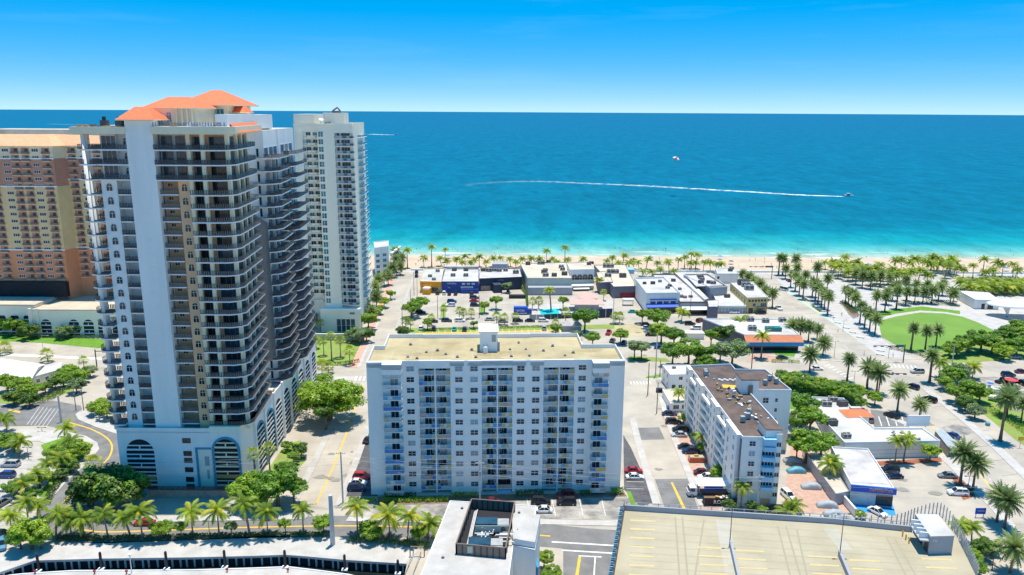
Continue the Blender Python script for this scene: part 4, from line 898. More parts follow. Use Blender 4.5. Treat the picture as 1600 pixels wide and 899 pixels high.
p1_, p2_ = G(697, 421, z), G(748, 420, z); MB().box(p1_.x, p1_.y, z, p2_.x, p1_.y + 3, z + 1.6, 'roof_grey').build('monitor_roof', r)
r, a, b_, z = shop('shop', 'navy black fronted shop with a dark porch next to the blue shop', (748.5, 455), (816, 452), 434, (750, 421), (812, 420), 'navy_wall', 'roof_grey')
eslab(r, a, b_, .3, .48, 0, 4.2, 6, 'navy_wall', 'porch'); marks(r, a, b_, .42, .58, z - 1.2, .7, 'grey_wall', 9); ewin(r, a, b_, .15, 1.5, 5, 2.2, 4, fm='bronze', pm='curtain')
on_roof(r, [(755, 424), (764, 424.5), (772, 424), (780, 424.5), (790, 424), (806, 427.5)], s=1.5)
p1_, p2_ = G(769, 420, z), G(793, 420, z); MB().box(p1_.x, p1_.y - 2, z, p2_.x, p1_.y + 6, z + 3, 'grey_wall').build('roof_room', r)
r, a, b_, z = shop('hotel', 'pale sage hotel block with blank wall and cream roof behind the pool', (824, 458), (893, 458), 434.5, (813, 413), (884, 411), 'sage_wall', 'roof_cream', par=.4)
on_roof(r, [(850, 427), (852, 424), (852.5, 432), (866, 432), (882, 430), (877, 419), (879, 422.5), (844, 413), (847, 413), (857, 411), (825, 414)], s=1.4)
eslab(r, a, b_, -.0, 1.0, -.0, 4.0, 5, 'grey_wall', 'lean_to'); 
r, a, b_, z = shop('hotel', 'white two storey hotel wing with four arched windows', (890, 453), (928, 452), 421, (886, 412), (922, 410), 'white_wall', 'roof_cream', par=.5)
for t in (.19, .40, .62, .84): ewin(r, a, b_, t, z - 4.2, 4.6 * .55, 3.6, 2, 1, arch=True, fm='tile_pink', pm='glass', t=.25)
eslab(r, a, b_, .02, .98, 3.6, 5.4, .3, 'sage_wall', 'band'); awning(r, a, b_, .02, .95, 3.5, .9, 2.6, 'canvas_white'); awning(r, a, b_, .1, .75, 2.0, .7, 4.2, 'canvas_white')
on_roof(r, [(920, 414), (924, 413)])
r, a, b_, z = shop('shop', 'large grey walled shop with cream roof and maroon base', (958, 466), (994, 465), 447.5, (928, 415), (977, 414), 'dark_grey_wall', 'roof_cream', par=.3)
eslab(r, a, b_, .3, 1.0, 0, 2.6, .15, 'maroon', 'base'); on_roof(r, [(947, 418), (954, 418), (953.5, 427), (962, 427), (950, 433), (973, 433.5)], s=1.7)
aw = tag(MB().box(*(lambda p: (p.x - 2.6, p.y - 1.5, 2.2, p.x + 2.6, p.y + 1.5, 3.2))(G(981, 477)), 'canvas_white').build('canopy_tent'), 'small white canopy tent in front of the maroon based shop', 'tent')
p = G(981, 477)
for dx in (-2.5, 2.5):
    for dy in (-1.4, 1.4): MB().box(p.x + dx - .06, p.y + dy - .06, 0, p.x + dx + .06, p.y + dy + .06, 2.2, 'unit_grey').build('pole', aw)
r, a, b_, z = shop('shop', 'grey walled shop annex set back left of the large cream roofed shop', (936, 460), (957, 459), 441, (932, 426), (950, 424), 'dark_grey_wall', 'roof_cream', par=.3)
r, a, b_, z = shop('shop', 'white two storey shop with bright blue awnings', (1009, 489), (1061, 488), 457.5, (991, 436), (1037, 435), 'white_wall', 'roof_white', par=.9, pm='white_paint')
for t in (.2, .4, .6, .8): ewin(r, a, b_, t, z - 4.0, 2.3, 1.3, 3, 1, pm='glass_blue', fm='awning_blue')
eslab(r, a, b_, .1, .9, z - 2.6, z - 2.2, .5, 'awning_blue', 'window_canopy'); awning(r, a, b_, .0, .95, 4.4, 1.2, 2.4, 'awning_blue'); eslab(r, a, b_, .05, .93, .2, 2.6, .15, 'glass', 'shop_window'); on_roof(r, [(1007, 444), (1020, 444), (1031, 441), (1043, 451), (1046, 448)], s=1.0)
r, a, b_, z = shop('shop', 'low shop with white awning and long grey roof right of the blue awning shop', (1062, 491), (1105, 491), 471.5, (1018, 430), (1054, 430), 'grey_wall', 'roof_grey', par=.7, pm='bronze')
awning(r, a, b_, .05, 1.0, 3.8, .9, 3.0, 'canvas_white'); eslab(r, a, b_, .08, .97, .3, 2.6, .1, 'glass', 'shop_window'); on_roof(r, [(1052, 440), (1062, 453), (1064, 465), (1070, 466), (1079, 465)], s=1.0)
p = [G(1055, 430, z), G(1066, 429.5, z), G(1107, 470, z), G(1101, 472, z)]; MB().prism(p, z, z + 1.1, 'roof_white').build('long_white_ridge', r)
r, a, b_, z = shop('shop', 'long low shop with brown roof behind the white roofed restaurant', (1108, 474), (1135, 472), 448, (1068, 430), (1106, 429), 'grey_wall', 'roof_brown', par=.5, pm='white_wall')
MB().poly([(p.x, p.y, z + .03) for p in (G(1072, 431, z), G(1104, 430, z), G(1130, 446, z), G(1088, 448, z))], 'roof_grey').build('roof_felt', r)
on_roof(r, [(1092, 433), (1095, 435.5), (1097, 438), (1095, 443), (1108, 443), (1114, 444)], s=1.3)
r, a, b_, z = shop('restaurant', 'single storey restaurant with bright white roof and glazed front', (1122, 490), (1165, 490), 477.5, (1112, 456), (1140, 455), 'sage_wall', 'roof_white', par=.3, pm='white_paint')
for k in range(8): ewin(r, a, b_, (k + .5) / 8, 1.5, 1.3, 2.2, 1, 2, fm='white_paint', pm='glass_pale')
eslab(r, a, b_, 0, 1, z - .5, z + .2, .3, 'white_paint', 'fascia'); on_roof(r, [(1136, 465)])
r, a, b_, z = shop('portal_frame', 'dark grey square portal between the white awning shop and the restaurant', (1104, 491), (1121, 490), 469, (1107, 480), (1122, 480), 'dark_grey_wall', 'roof_grey', par=.2)
eslab(r, a, b_, .2, .8, .3, 3.4, .06, 'glass_blue', 'opening')
r, a, b_, z = shop('building', 'yellow corner building with small upper windows beside the avenue', (1166, 490), (1198, 489), 464.5, (1141, 443), (1176, 441), 'yellow_wall', 'roof_grey', par=.4, pm='cream_wall')
for t in (.12, .27, .42, .57, .72, .87): ewin(r, a, b_, t, z - 1.3, .9, .9, 1, 1, fm='bronze', pm='glass')
ewin(r, a, b_, .35, 4.0, 1.5, 1.5, 2, pm='glass'); ewin(r, a, b_, .8, 4.0, 2.8, 1.7, 3, pm='glass_blue'); eslab(r, a, b_, .5, 1, 2.4, 3.0, 1.2, 'bronze', 'canopy'); ewin(r, a, b_, .2, 1.3, 2, 2.4, 2, pm='glass', fm='dark_metal')
la, lb_ = G(1141, 443, z), a
for k in range(6): window(r, on_edge(la, lb_, (k + .7) / 6.5, z - 2.0) - r.location, facing(la, lb_), 1.1, 1.0, 1, 1, fm='bronze', pm='glass')
on_roof(r, [(1160, 445), (1165, 448), (1170, 453)], s=2.0)
r, a, b_, z = shop('building', 'white box building near the beach road left of the avenue', (1120, 443), (1153, 443), 427.5, (1118, 419.5), (1146, 420), 'white_wall', 'roof_white', par=.4)
ewin(r, a, b_, .05, z - 2, 1.2, 1.4, 1); on_roof(r, [(1143, 421), (1141, 424)], s=1.3)
r, a, b_, z = shop('building', 'low blue topped kiosk building behind the cream roofed shop', (980, 428), (991, 428), 421.5, (979, 418), (990, 418), 'light_blue', 'light_blue', par=.2)
# restaurant with orange band and blue fascia
r, a, b_, z = shop('restaurant', 'low restaurant with orange band, bright blue canopy and white roof', (1162, 548), (1247, 548), 523, (1098, 499), (1219, 500), 'dark_grey_wall', 'roof_white', par=.5, pm='white_paint')
awning(r, a, b_, -.02, 1.03, z + .3, 2.0, 3.2, 'orange_band', 'mansard'); eslab(r, a, b_, -.03, 1.04, z - 3.3, z - 1.75, 3.3, 'awning_sky', 'canopy'); eslab(r, a, b_, .02, .98, .3, 2.6, .1, 'glass', 'shop_window')
on_roof(r, [(1172, 502), (1196, 504), (1222, 503), (1175, 516), (1205, 517)], s=1.4); MB().box(*(lambda p: (p.x - 3, p.y - 1.5, z, p.x + 3, p.y + 1.5, z + 1.6))(G(1208, 517, z)), 'sign_teal').build('roof_tank', r)
# two small white houses by the right street
r, a, b_, z = shop('house', 'small white two storey house beyond the L-shaped apartment block', (1046, 612), (1076, 611), 585, (1035, 571), (1077, 571), 'white_wall', 'roof_white', par=.2)
for t in (.55, .9):
    for zz in (1.7, 4.6): ewin(r, a, b_, t, zz, 1.2, 1.1, 2, pm='glass')
ewin(r, a, b_, .2, 1.3, 1.3, 2.1, 1, pm='glass', name='door'); on_roof(r, [(1053, 576)], s=.7)
la = G(1035, 571, z)
for t in (.3, .7):
    for zz in (1.7, 4.6): window(r, on_edge(la, a, t, zz) - r.location, facing(la, a), 1.0, 1.1, 1, 1, pm='glass')
r, a, b_, z = shop('house', 'single storey house with cream flat roof left of the L-shaped block', (1047, 643), (1077, 642), 630, (1035, 609), (1072, 608), 'white_wall', 'roof_cream', par=.2)
ewin(r, a, b_, .3, 1.4, 1.8, 1.3, 3); ewin(r, a, b_, .75, 1.4, 1.8, 1.3, 3)

# ------------------------------------------------------------------ L-shaped apartment block on the right
ZL = 17.4; pl = [G(*p, 18.0) for p in [(1160, 682), (1220, 684), (1215, 660), (1171, 612), (1181, 608.5), (1237, 609), (1196, 577), (1149, 576.5), (1142, 568.5), (1077, 571)]]
LB = lowb('apartment_block', 'six storey white L-shaped apartment block with stained brown roof and light blue balconies', pl, ZL, 'white_wall', 'roof_brown', .6, 'white_paint')
fl, fr, bkl = pl[0], pl[1], pl[9]
for k in range(6):
    z = 2.3 + 2.55 * k
    if k: 
        ewin(LB, fl, fr, .28, z + 1.2, 1.35, 1.15, 2, 2, pm=rnd.choice(['glass', 'glass_pale', 'glass'])); 
        s = eslab(LB, fl, fr, .54, .87, z - .1, z + .95, 1.5, 'light_blue', 'balcony')
        o = eslab(LB, fl, fr, .55, .86, z + .96, z + 2.3, .04, 'glass', 'balcony_opening'); 
        for t in (.62, .70, .78): eslab(LB, fl, fr, t, t + .012, z + .96, z + 2.3, .1, 'white_paint', 'mullion')
    ewin(LB, fl, fr, .945, z + 1.3, .95, .95, 1, 1, pm='glass')
eslab(LB, fl, fr, .88, 1.03, 0, ZL + 1.6, .35, 'white_wall', 'stair_tower'); eslab(LB, fl, fr, .54, .87, ZL - 1.2, ZL + .5, 1.2, 'light_blue', 'balcony_canopy')
for k in range(6): window(LB, on_edge(fl, fr, .955, 2.3 + 2.55 * k + 1.3, .36) - LB.location, facing(fl, fr), 1.0, 1.0, 2, 1, pm='glass')
p = pl[1]; MB().box(p.x - 3.4, p.y + .2, ZL, p.x + .1, p.y + 6, ZL + 2.4, 'white_wall').box(p.x - 3.6, p.y, ZL + 2.4, p.x + .3, p.y + 6.2, ZL + 2.6, 'roof_brown').build('stair_head', LB)
eslab(LB, fl, fr, .6, .85, 0, 2.3, .05, 'tan_wall', 'entrance')
# left long side: stepped bays with balconies
Ls = (bkl - fl).length
for i, (t0, t1, o_) in enumerate([(.02, .20, .9), (.36, .48, .9), (.66, .78, .9), (.92, 1.0, .9)]): eslab(LB, bkl, fl, 1 - t1, 1 - t0, 0, ZL + .58, o_, 'white_wall', 'wall_bay')
for k in range(6):
    z = 2.3 + 2.55 * k
    for t0, t1 in ((.20, .36), (.48, .66), (.78, .92)):
        s = eslab(LB, bkl, fl, 1 - t1, 1 - t0, z - .12, z + .7, .85, 'white_wall', 'balcony')
        for t in (t0 + .04, t1 - .04): window(LB, on_edge(bkl, fl, 1 - t, z + 1.25) - LB.location, facing(bkl, fl), 2.2, 2.2, 2, 1, pm='glass', name='balcony_door')
    for t in (.06, .15, .39, .45, .69, .75, .96): window(LB, on_edge(bkl, fl, 1 - t, z + 1.35, .9) - LB.location, facing(bkl, fl), .95, 1.1, 1, 2, pm=rnd.choice(['glass', 'glass_blue', 'glass_pale']))
MB().prism([on_edge(bkl, fl, .985, 0), on_edge(bkl, fl, .985, 0, .2), on_edge(bkl, fl, .999, 0, .2), on_edge(bkl, fl, .999, 0)], 0, ZL, 'dark_grey_wall').build('dark_strip', LB)
# wing
wa, wb_ = pl[4], pl[5]
ewin(LB, wa, wb_, .3, ZL - 2.6, 1.5, 1.5, 2, 2, pm='glass')
for k in range(3):
    ewin(LB, wa, wb_, .6, ZL - 2.5 - 2.9 * k, .7, 1.0, 1, 2, pm='glass')
    if k: ewin(LB, wa, wb_, .22, ZL - 2.6 - 2.9 * k, .7, 1.0, 1, 2, pm='glass')
pb = G(1160, 612, 18); MB().box(pb.x - .5, pb.y - .5, ZL, pb.x + 4.2, pb.y + 5.0, ZL + 4.0, 'white_wall').box(pb.x - .7, pb.y - .7, ZL + 4.0, pb.x + 4.4, pb.y + 5.2, ZL + 4.25, 'roof_brown').build('lift_house', LB)
MB().box(pb.x + 1.4, pb.y - 1.0, ZL, pb.x + 2.5, pb.y - .5, ZL + 2.6, 'wood_pole').build('roof_door', LB)
for k in range(60):
    px = rnd.choice([rnd.uniform(1098, 1150), rnd.uniform(1135, 1200), rnd.uniform(1150, 1210)]); py = 580 + (px - 1095) * .75 + rnd.uniform(-8, 14); p = G(px, py, ZL)
    s = rnd.uniform(.15, .6); m_ = rnd.choice(['white_paint', 'ply', 'unit_grey', 'unit_dark', 'light_blue', 'canvas_white', 'line_yellow', 'bronze', 'sage_wall'])
    MB().box(p.x - s, p.y - s * .5, ZL + .02, p.x + s, p.y + s * .5, ZL + .02 + rnd.uniform(.05, .7), m_, rz=rnd.uniform(0, 3)).build('roof_clutter', LB)
for px, py in ((1103, 588), (1102, 585), (1168, 655), (1170, 648), (1160, 660), (1195, 602), (1212, 600), (1202, 595)):
    p = G(px, py, ZL); MB().box(p.x - .5, p.y - .5, ZL + .3, p.x + .5, p.y + .5, ZL + 1.6, 'unit_grey').tube([(p.x + .7, p.y, ZL), (p.x + .7, p.y, ZL + 2.4)], .12, 6, 'sage_wall').build('roof_unit', LB)
for k in range(7): p = G(1124 + k * 4.2, 595 + (k % 2) * 1.5, ZL); MB().box(p.x - .35, p.y - .3, ZL + .02, p.x + .35, p.y + .3, ZL + .5, 'canvas_white').build('roof_bucket', LB)
p = G(1143, 605, ZL); MB().poly([(p.x - 2.5, p.y - .6, ZL + .04), (p.x + 2.6, p.y - 1.4, ZL + .04), (p.x + 2.0, p.y + 1.2, ZL + .04), (p.x - 2.2, p.y + 2, ZL + .04)], 'line_yellow').build('roof_tarp', LB)

# ------------------------------------------------------------------ commercial buildings lower right
z1 = 4.4
pl2 = [G(*p, z1) for p in [(1320, 694), (1469, 691), (1441, 671), (1366, 671), (1338, 648), (1318, 624), (1268, 622), (1292, 664)]]
C1 = lowb('commercial_building', 'long single storey white commercial building with pale roof and white side wall', pl2, z1, 'white_wall', 'roof_white', .5, 'white_paint')
on_roof(C1, [(1301, 627), (1316, 634), (1291, 634), (1299, 664), (1322, 684)], s=1.3)
for px, py in ((1396, 677), (1409, 677), (1397, 681), (1436, 688)): p = G(px, py, z1); vent(C1, p - C1.location, 1.2)
for dz in (1.2, 2.4): eslab(C1, pl2[0], pl2[1], .02, .98, dz, dz + .06, .04, 'grey_wall', 'wall_groove')
bb = thing('billboard', 'back of a pale blank billboard on the white commercial building roof', 'billboard', G(1434, 668, z1)); p = G(1434, 668, z1)
MB().box(p.x - 3.2, p.y, z1 + .4, p.x + 3.2, p.y + .3, z1 + 3.6, 'white_paint').build('panel', bb); 
for dx in (-2.4, 2.4): MB().box(p.x + dx - .1, p.y + .3, z1, p.x + dx + .1, p.y + .5, z1 + 3.4, 'steel').build('post', bb)
p4_ = [G(*p, 4.2) for p in [(1326, 655), (1358, 653), (1349, 643), (1318, 643)]]
hr = lowb('roof_kiosk', 'small orange tile roof with flat top over the white commercial building entrance', p4_, 4.6, 'cream_wall', 'tile_orange', 0)
c = centre(p4_); hip_roof([(c.x - 3.8, c.y - 2.6), (c.x + 3.8, c.y - 2.6), (c.x + 3.8, c.y + 2.6), (c.x - 3.8, c.y + 2.6)], 4.7, 6.0, .4, 'tile_orange', 'tile_roof', hr, .3)
MB().box(c.x - 1.6, c.y, 5.6, c.x + 1.6, c.y + 1.6, 6.3, 'roof_white').build('flat_top', hr)
z2 = 4.8
pl3 = [G(*p, z2) for p in [(1330, 759), (1397, 765), (1356, 703), (1299, 700)]]
C2 = lowb('shop', 'corner shop with blue fascia, red lettering and pale grey roof', pl3, z2, 'panel pale', 'roof_grey', .4, 'white_paint')
eslab(C2, pl3[0], pl3[1], -.005, 1.05, z2 - 1.2, z2 + .38, .5, 'awning_blue', 'fascia'); marks(C2, pl3[0], pl3[1], .42, .97, z2 - .75, .8, 'canvas_white', 13, out=.55); marks(C2, pl3[0], pl3[1], .425, .975, z2 - .78, .62, 'lamp_red', 13, out=.62)
ewin(C2, pl3[0], pl3[1], .8, 1.7, 3.6, 2.6, 3, 1, fm='dark_metal', pm='glass'); eslab(C2, pl3[0], pl3[1], .62, .985, .3, .5, .1, 'maroon', 'sill')
MB().poly([(p.x, p.y, z2 + .05) for p in (G(1306, 704, z2), G(1352, 706, z2), G(1388, 757, z2), G(1334, 754, z2))], 'roof_grey').build('roof_membrane', C2)
pl4 = [G(*p, 3.0) for p in [(1306, 772), (1327, 768), (1290, 712), (1262, 712)]]
C3 = lowb('covered_walkway', 'narrow flat roofed covered walkway left of the corner shop', pl4, 2.9, 'grey_wall', 'roof_cream', .15)
fw = thing('boundary_wall', 'long white boundary wall beside the brick paved lot', 'wall', (*G(1290, 750)[:2], 0))
p, q = G(1254, 712), G(1336, 808); d = (q - p).normalized(); n_ = Vector((-d.y, d.x, 0)) * .15
MB().prism([p - n_, q - n_, q + n_, p + n_], 0, 2.0, 'white_wall').build('wall', fw); n2_ = n_ * 1.5; MB().prism([p - n2_, q - n2_, q + n2_, p + n2_], 2.0, 2.12, 'white_paint', bottom=True).build('coping', fw)
bs = thing('bus_shelter', 'grey roofed bus shelter at the avenue kerb', 'bus shelter', (*G(1480, 700)[:2], 0))
sp_ = [G(*p, 3.0) for p in [(1461, 673), (1474, 671), (1499, 696), (1482, 699)]]; MB().prism(sp_, 2.85, 3.0, 'tarp_grey', bottom=True).build('roof', bs)
for p in sp_: c_ = p.lerp(centre(sp_) + Vector((0, 0, 3)), .12); MB().box(c_.x - .08, c_.y - .08, 0, c_.x + .08, c_.y + .08, 2.85, 'dark_metal').build('post', bs)
MB().prism([sp_[0], sp_[3], sp_[3].lerp(sp_[2], .1), sp_[0].lerp(sp_[1], .1)], .2, 2.5, 'bronze').build('back_panel', bs)

# ------------------------------------------------------------------ parking garage, bottom right
ZG = 13.5
gp = [G(*p, ZG) for p in [(975, 797), (1300, 818), (1425, 831), (1470, 806), (1493, 836), (1540, 930), (1560, 1010), (940, 1010)]]
GA = lowb('parking_garage', 'parking garage with a pale open roof deck and yellow bay lines', gp, ZG, 'grey_wall', 'deck', 0, cat='garage')
gw = Vector((0, 0, 0))
for i, (p, q) in enumerate(((gp[0], gp[1]), (gp[1], gp[2]))):
    d = (q - p).normalized(); n_ = Vector((-d.y, d.x, 0)) * .2; MB().prism([p - n_, q - n_, q + n_, p + n_], ZG - .5, ZG + 1.15, 'grey_wall').build('parapet', GA)
    L_ = (q - p).length; k = 0
    while k < L_ - .5:
        c_ = p + d * (k + .5) + n_ * 1.3; MB().box(c_.x - .07, c_.y - .07, ZG + 1.15, c_.x + .07, c_.y + .07, ZG + 1.75, 'steel').build('rail_post', GA); k += 2.1
    m_ = n_ * .15; MB().prism([p + n_ * 1.2 - m_, q + n_ * 1.2 - m_, q + n_ * 1.2 + m_, p + n_ * 1.2 + m_], ZG + 1.62, ZG + 1.72, 'galv', bottom=True).build('top_rail', GA)
p, q = gp[0], gp[7]; d = (q - p).normalized(); n_ = Vector((-d.y, d.x, 0)) * .18
MB().prism([p - n_, q - n_, q + n_, p + n_], ZG - .5, ZG + 1.1, 'dark_metal').build('parapet', GA)
for k in range(60):
    c_ = p + d * (k * .75 + .3); MB().box(c_.x - .75, c_.y - .06, 1.5, c_.x - .2, c_.y + .06, ZG + 1.0, 'light_blue' if k % 2 else 'tarp_blue').build('facade_fin', GA)
    if k % 3 == 0: MB().box(c_.x - .1, c_.y - .06, ZG + 1.1, c_.x + .1, c_.y + .06, ZG + 1.9, 'steel').build('rail_post', GA)
for a_, z_ in (((1141, 851), (1165, 960)), ((1311, 868), (1352, 960))) and [((1141, 851), (1172, 990)), ((1311, 868), (1362, 990))]:
    p, q = G(*a_, ZG), G(*z_, ZG); d = (q - p).normalized(); n_ = Vector((-d.y, d.x, 0)) * .22; MB().prism([p - n_, q - n_, q + n_, p + n_], ZG, ZG + 1.1, 'grey_wall').build('ramp_wall', GA)
def bays(x, y, dx, n, ln, sl):
    for k in range(n):
        yy = y + k * 13.2 * (1 + .012 * k); xx = x + sl * k
        sheetm = MB().poly([(p.x, p.y, ZG + .03) for p in (G(xx, yy + 2.6, ZG), G(xx + ln, yy + 2.6 + ln * .045, ZG), G(xx + ln, yy + ln * .045, ZG), G(xx, yy, ZG))], 'deck_line'); sheetm.build('bay_line', GA)
bays(985, 812, 0, 8, 39, -.4); bays(1090, 854, 0, 4, 44, 1.5); bays(1150, 859, 0, 4, 44, 2.5); bays(1262, 868, 0, 3, 46, 3.5); bays(1327, 874, 0, 3, 48, 4.5); bays(1440, 872, 0, 3, 48, 7)
for a_, b2 in (((1118, 812), (1133, 899)), ((1285, 826), (1312, 860))):   # paler repair strips
    MB().poly([(p.x, p.y, ZG + .022) for p in (G(a_[0], a_[1], ZG), G(a_[0] + 22, a_[1] + 1, ZG), G(b2[0] + 20, b2[1], ZG), G(b2[0], b2[1], ZG))], 'deck_pale').build('deck_patch', GA)
sh = thing('stair_tower', 'grey stair tower with white roof on the garage roof deck corner', 'stair tower', G(1456, 838, ZG))
zs = ZG + 3.6; sp_ = [G(*p, zs) for p in [(1454, 839), (1491, 838), (1466, 805), (1430, 804)]]
MB().prism(sp_, ZG + .01, zs - .15, 'grey_wall').build('wall', sh); MB().prism([p + (p - centre(sp_)).normalized() * .2 for p in sp_], zs - .15, zs + .12, 'roof_white', bottom=True).build('roof', sh)
eslab(sh, sp_[3], sp_[0], .25, .98, ZG + 2.5, ZG + 2.7, 1.6, 'galv', 'canopy'); eslab(sh, sp_[3], sp_[0], .35, .6, ZG + .05, ZG + 2.2, .05, 'glass', 'door'); eslab(sh, sp_[3], sp_[0], .72, .95, ZG + .05, ZG + 2.2, .05, 'dark_metal', 'door')
marks(sh, sp_[0], sp_[1], .12, .3, ZG + 2.6, .45, 'white_paint', 2)
for k in range(4): eslab(sh, sp_[3], sp_[0], .3 + k * .18, .33 + k * .18, ZG + 2.7, zs + .2, 1.5, 'white_paint', 'canopy_strut')
for k in range(3):
    p = G(1410 + k * 5, 838 + k * 5.5, ZG); tag(MB().tube([(p.x, p.y, ZG), (p.x, p.y, ZG + 1.1), (p.x, p.y, ZG + 1.2)], [.13, .13, .03], 8, 'line_yellow').build('bollard'), 'yellow bollard beside the garage stair tower', 'bollard', 'yellow deck bollards')
# tall picket screen around the far corner of the garage
sc_ = thing('picket_screen', 'tall grey metal picket screen round the garage corner', 'fence', G(1440, 806, ZG)); pth = smooth_line([G(*p, ZG) for p in [(1345, 822), (1400, 822), (1432, 812), (1468, 806), (1496, 838), (1528, 905)]], 6)
for i in range(len(pth) - 1):
    p, q = pth[i], pth[i + 1]; n_ = max(1, int((q - p).length / .75))
    for k in range(n_): c_ = p.lerp(q, k / n_); MB().box(c_.x - .07, c_.y - .07, ZG - 2.5, c_.x + .07, c_.y + .07, ZG + 2.3 + .5 * math.sin(i / 30 * math.pi), 'galv').build('picket', sc_)
    for zz in (ZG + .4, ZG + 1.9): MB().tube([p + Vector((0, 0, zz - ZG)), q + Vector((0, 0, zz - ZG))], .05, 4, 'galv').build('rail', sc_)

# ------------------------------------------------------------------ building with the roof well, bottom centre
ZW = 12.0
wp = [G(*p, ZW) for p in [(655, 905), (703, 783), (838, 791), (836, 812), (844, 815), (836, 860), (802, 853), (795, 905), (790, 990), (620, 990)]]
WB = lowb('marina_building', 'white flat roofed building with a sunken plant well at the bottom edge', wp, ZW, 'white_wall', 'concrete_pale', .12, 'white_paint')
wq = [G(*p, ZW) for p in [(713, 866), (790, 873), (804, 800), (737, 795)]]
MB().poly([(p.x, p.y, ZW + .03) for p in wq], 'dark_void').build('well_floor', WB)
for i in range(4):
    p, q = wq[i], wq[(i + 1) % 4]; d = (q - p).normalized(); n_ = Vector((-d.y, d.x, 0)) * .12
    MB().prism([p - n_, q - n_, q + n_, p + n_], ZW + 2.0, ZW + 2.25, 'bronze', bottom=True).build('screen_rail', WB)
    MB().prism([p - n_ * .3, q - n_ * .3, q + n_ * .3, p + n_ * .3], ZW + .04, ZW + 2.0, 'bronze').build('screen_panel', WB)
    for k in range(9): c_ = p.lerp(q, k / 8); MB().box(c_.x - .13, c_.y - .13, ZW, c_.x + .13, c_.y + .13, ZW + 2.1, 'dark_metal').build('screen_post', WB)
def chiller(px, py):
    p = G(px, py, ZW + .5)
    b = MB().box(p.x - 3.0, p.y - 1.3, ZW + .4, p.x + 1.2, p.y + 1.3, ZW + 2.2, 'glass_blue').box(p.x + 1.2, p.y - 1.2, ZW + .4, p.x + 3.4, p.y + 1.2, ZW + 2.0, 'unit_grey'); b.build('chiller', WB)
    MB().box(p.x - 3.1, p.y - 1.45, ZW + .5, p.x + 3.4, p.y - 1.31, ZW + 1.9, 'sage_wall').tube([(p.x + 2.3, p.y - 1.5, ZW + 1.2), (p.x + 2.3, p.y - 1.46, ZW + 1.2)], .5, 12, 'unit_dark').build('chiller_front', WB)
chiller(768, 826); chiller(757, 858)
for k in range(14):
    p = G(736 + rnd.uniform(0, 52), 838 + rnd.uniform(-4, 12), ZW + .5); L_ = rnd.uniform(1, 4); v = rnd.random() < .5
    MB().tube([(p.x, p.y, ZW + .8), (p.x + (0 if v else L_), p.y + (L_ * .6 if v else 0), ZW + .8), (p.x + (0 if v else L_), p.y + (L_ * .6 if v else 0), ZW + 1.6)], .13, 6, rnd.choice(['white_paint', 'canvas_white', 'unit_grey'])).build('pipe', WB)
for k in range(6):
    p, q = G(727 + k * 1.2, 860, ZW + .5), G(741 + k * 1.0, 800, ZW + .5); MB().tube([(p.x, p.y, ZW + .5 + .1 * k), (q.x, q.y, ZW + .5 + .1 * k)], .07, 5, 'white_paint' if k % 2 else 'steel').build('pipe', WB)
p = [G(*q, ZW) for q in [(800, 812), (844, 815), (836, 858), (801, 852)]]; MB().prism(p, ZW + .2, ZW + 1.4, 'white_wall', 'concrete_pale').build('raised_roof', WB)
p = G(840, 880, 6); MB().box(p.x - .3, p.y - 3, 3, p.x + .1, p.y + 3, 7, 'awning_sky').build('mural_panel', WB)
for px, py in ((722, 795), (692, 872), (811, 802), (806, 836)): vent(WB, G(px, py, ZW) - WB.location, .7)

# ------------------------------------------------------------------ others
r, a, b_, z = shop('hotel', 'white beach hotel with curved balconies right of the cream tower', (587, 432), (608, 429), 386, (584, 379), (607, 377), 'white_wall', 'roof_white', par=.5)
for k in range(4):
    for t in (.2, .7): ewin(r, a, b_, t, 2.2 + 3.2 * k, 2.2, 1.6, 2, pm='glass_teal')
    rb_, re_ = b_, b_ + Vector((2.5, 30, 0))
    for t in (.2, .5, .8): eslab(r, rb_, re_, t - .1, t + .1, 1.4 + 3.2 * k, 2.4 + 3.2 * k, 1.3, 'white_paint', 'balcony')
hs_ = thing('house', 'low cream house with long bright white gable roof near the left edge', 'house', (*G(40, 600)[:2], 0))
za = 4.0; e0, e1 = G(-40, 580, za), G(49, 590, za); f0, f1 = G(-40, 556, za), G(66, 570, za); rg0, rg1 = (e0 + f0) / 2 + Vector((0, 0, 1.3)), (e1 + f1) / 2 + Vector((0, 0, 1.3))
MB().prism([e0, e1, f1, f0], 0, za - .02, 'cream_wall').build('wall', hs_)
o_ = Vector((0, -.6, -.1)); MB().poly([e0 + o_, e1 + o_ + Vector((.6, 0, 0)), rg1 + Vector((.6, 0, 0)), rg0], 'white_paint').poly([rg0, rg1 + Vector((.6, 0, 0)), f1 - o_ * 1.0 + Vector((.6, 0, -.2)), f0 - o_], 'white_paint').build('roof', hs_)
MB().poly([e1, f1, rg1], 'cream_wall').build('gable', hs_)
g0, g1 = G(49, 590, 3.4), G(95, 577, 3.4); h0, h1 = G(64, 572, 3.4), G(98, 566, 3.4); MB().prism([g0, g1, h1, h0], 0, 3.4, 'cream_wall', 'roof_grey').build('wing', hs_)
for t in (.2, .5, .8): window(hs_, on_edge(g0, g1, t, 1.6) - hs_.location, facing(g0, g1), 1.1, 1.3, 2, 1, pm='glass_teal')
for t in (.6, .85): window(hs_, on_edge(e0, e1, t, 1.8) - hs_.location, facing(e0, e1), 1.4, 1.3, 2, 1, pm='glass_blue')
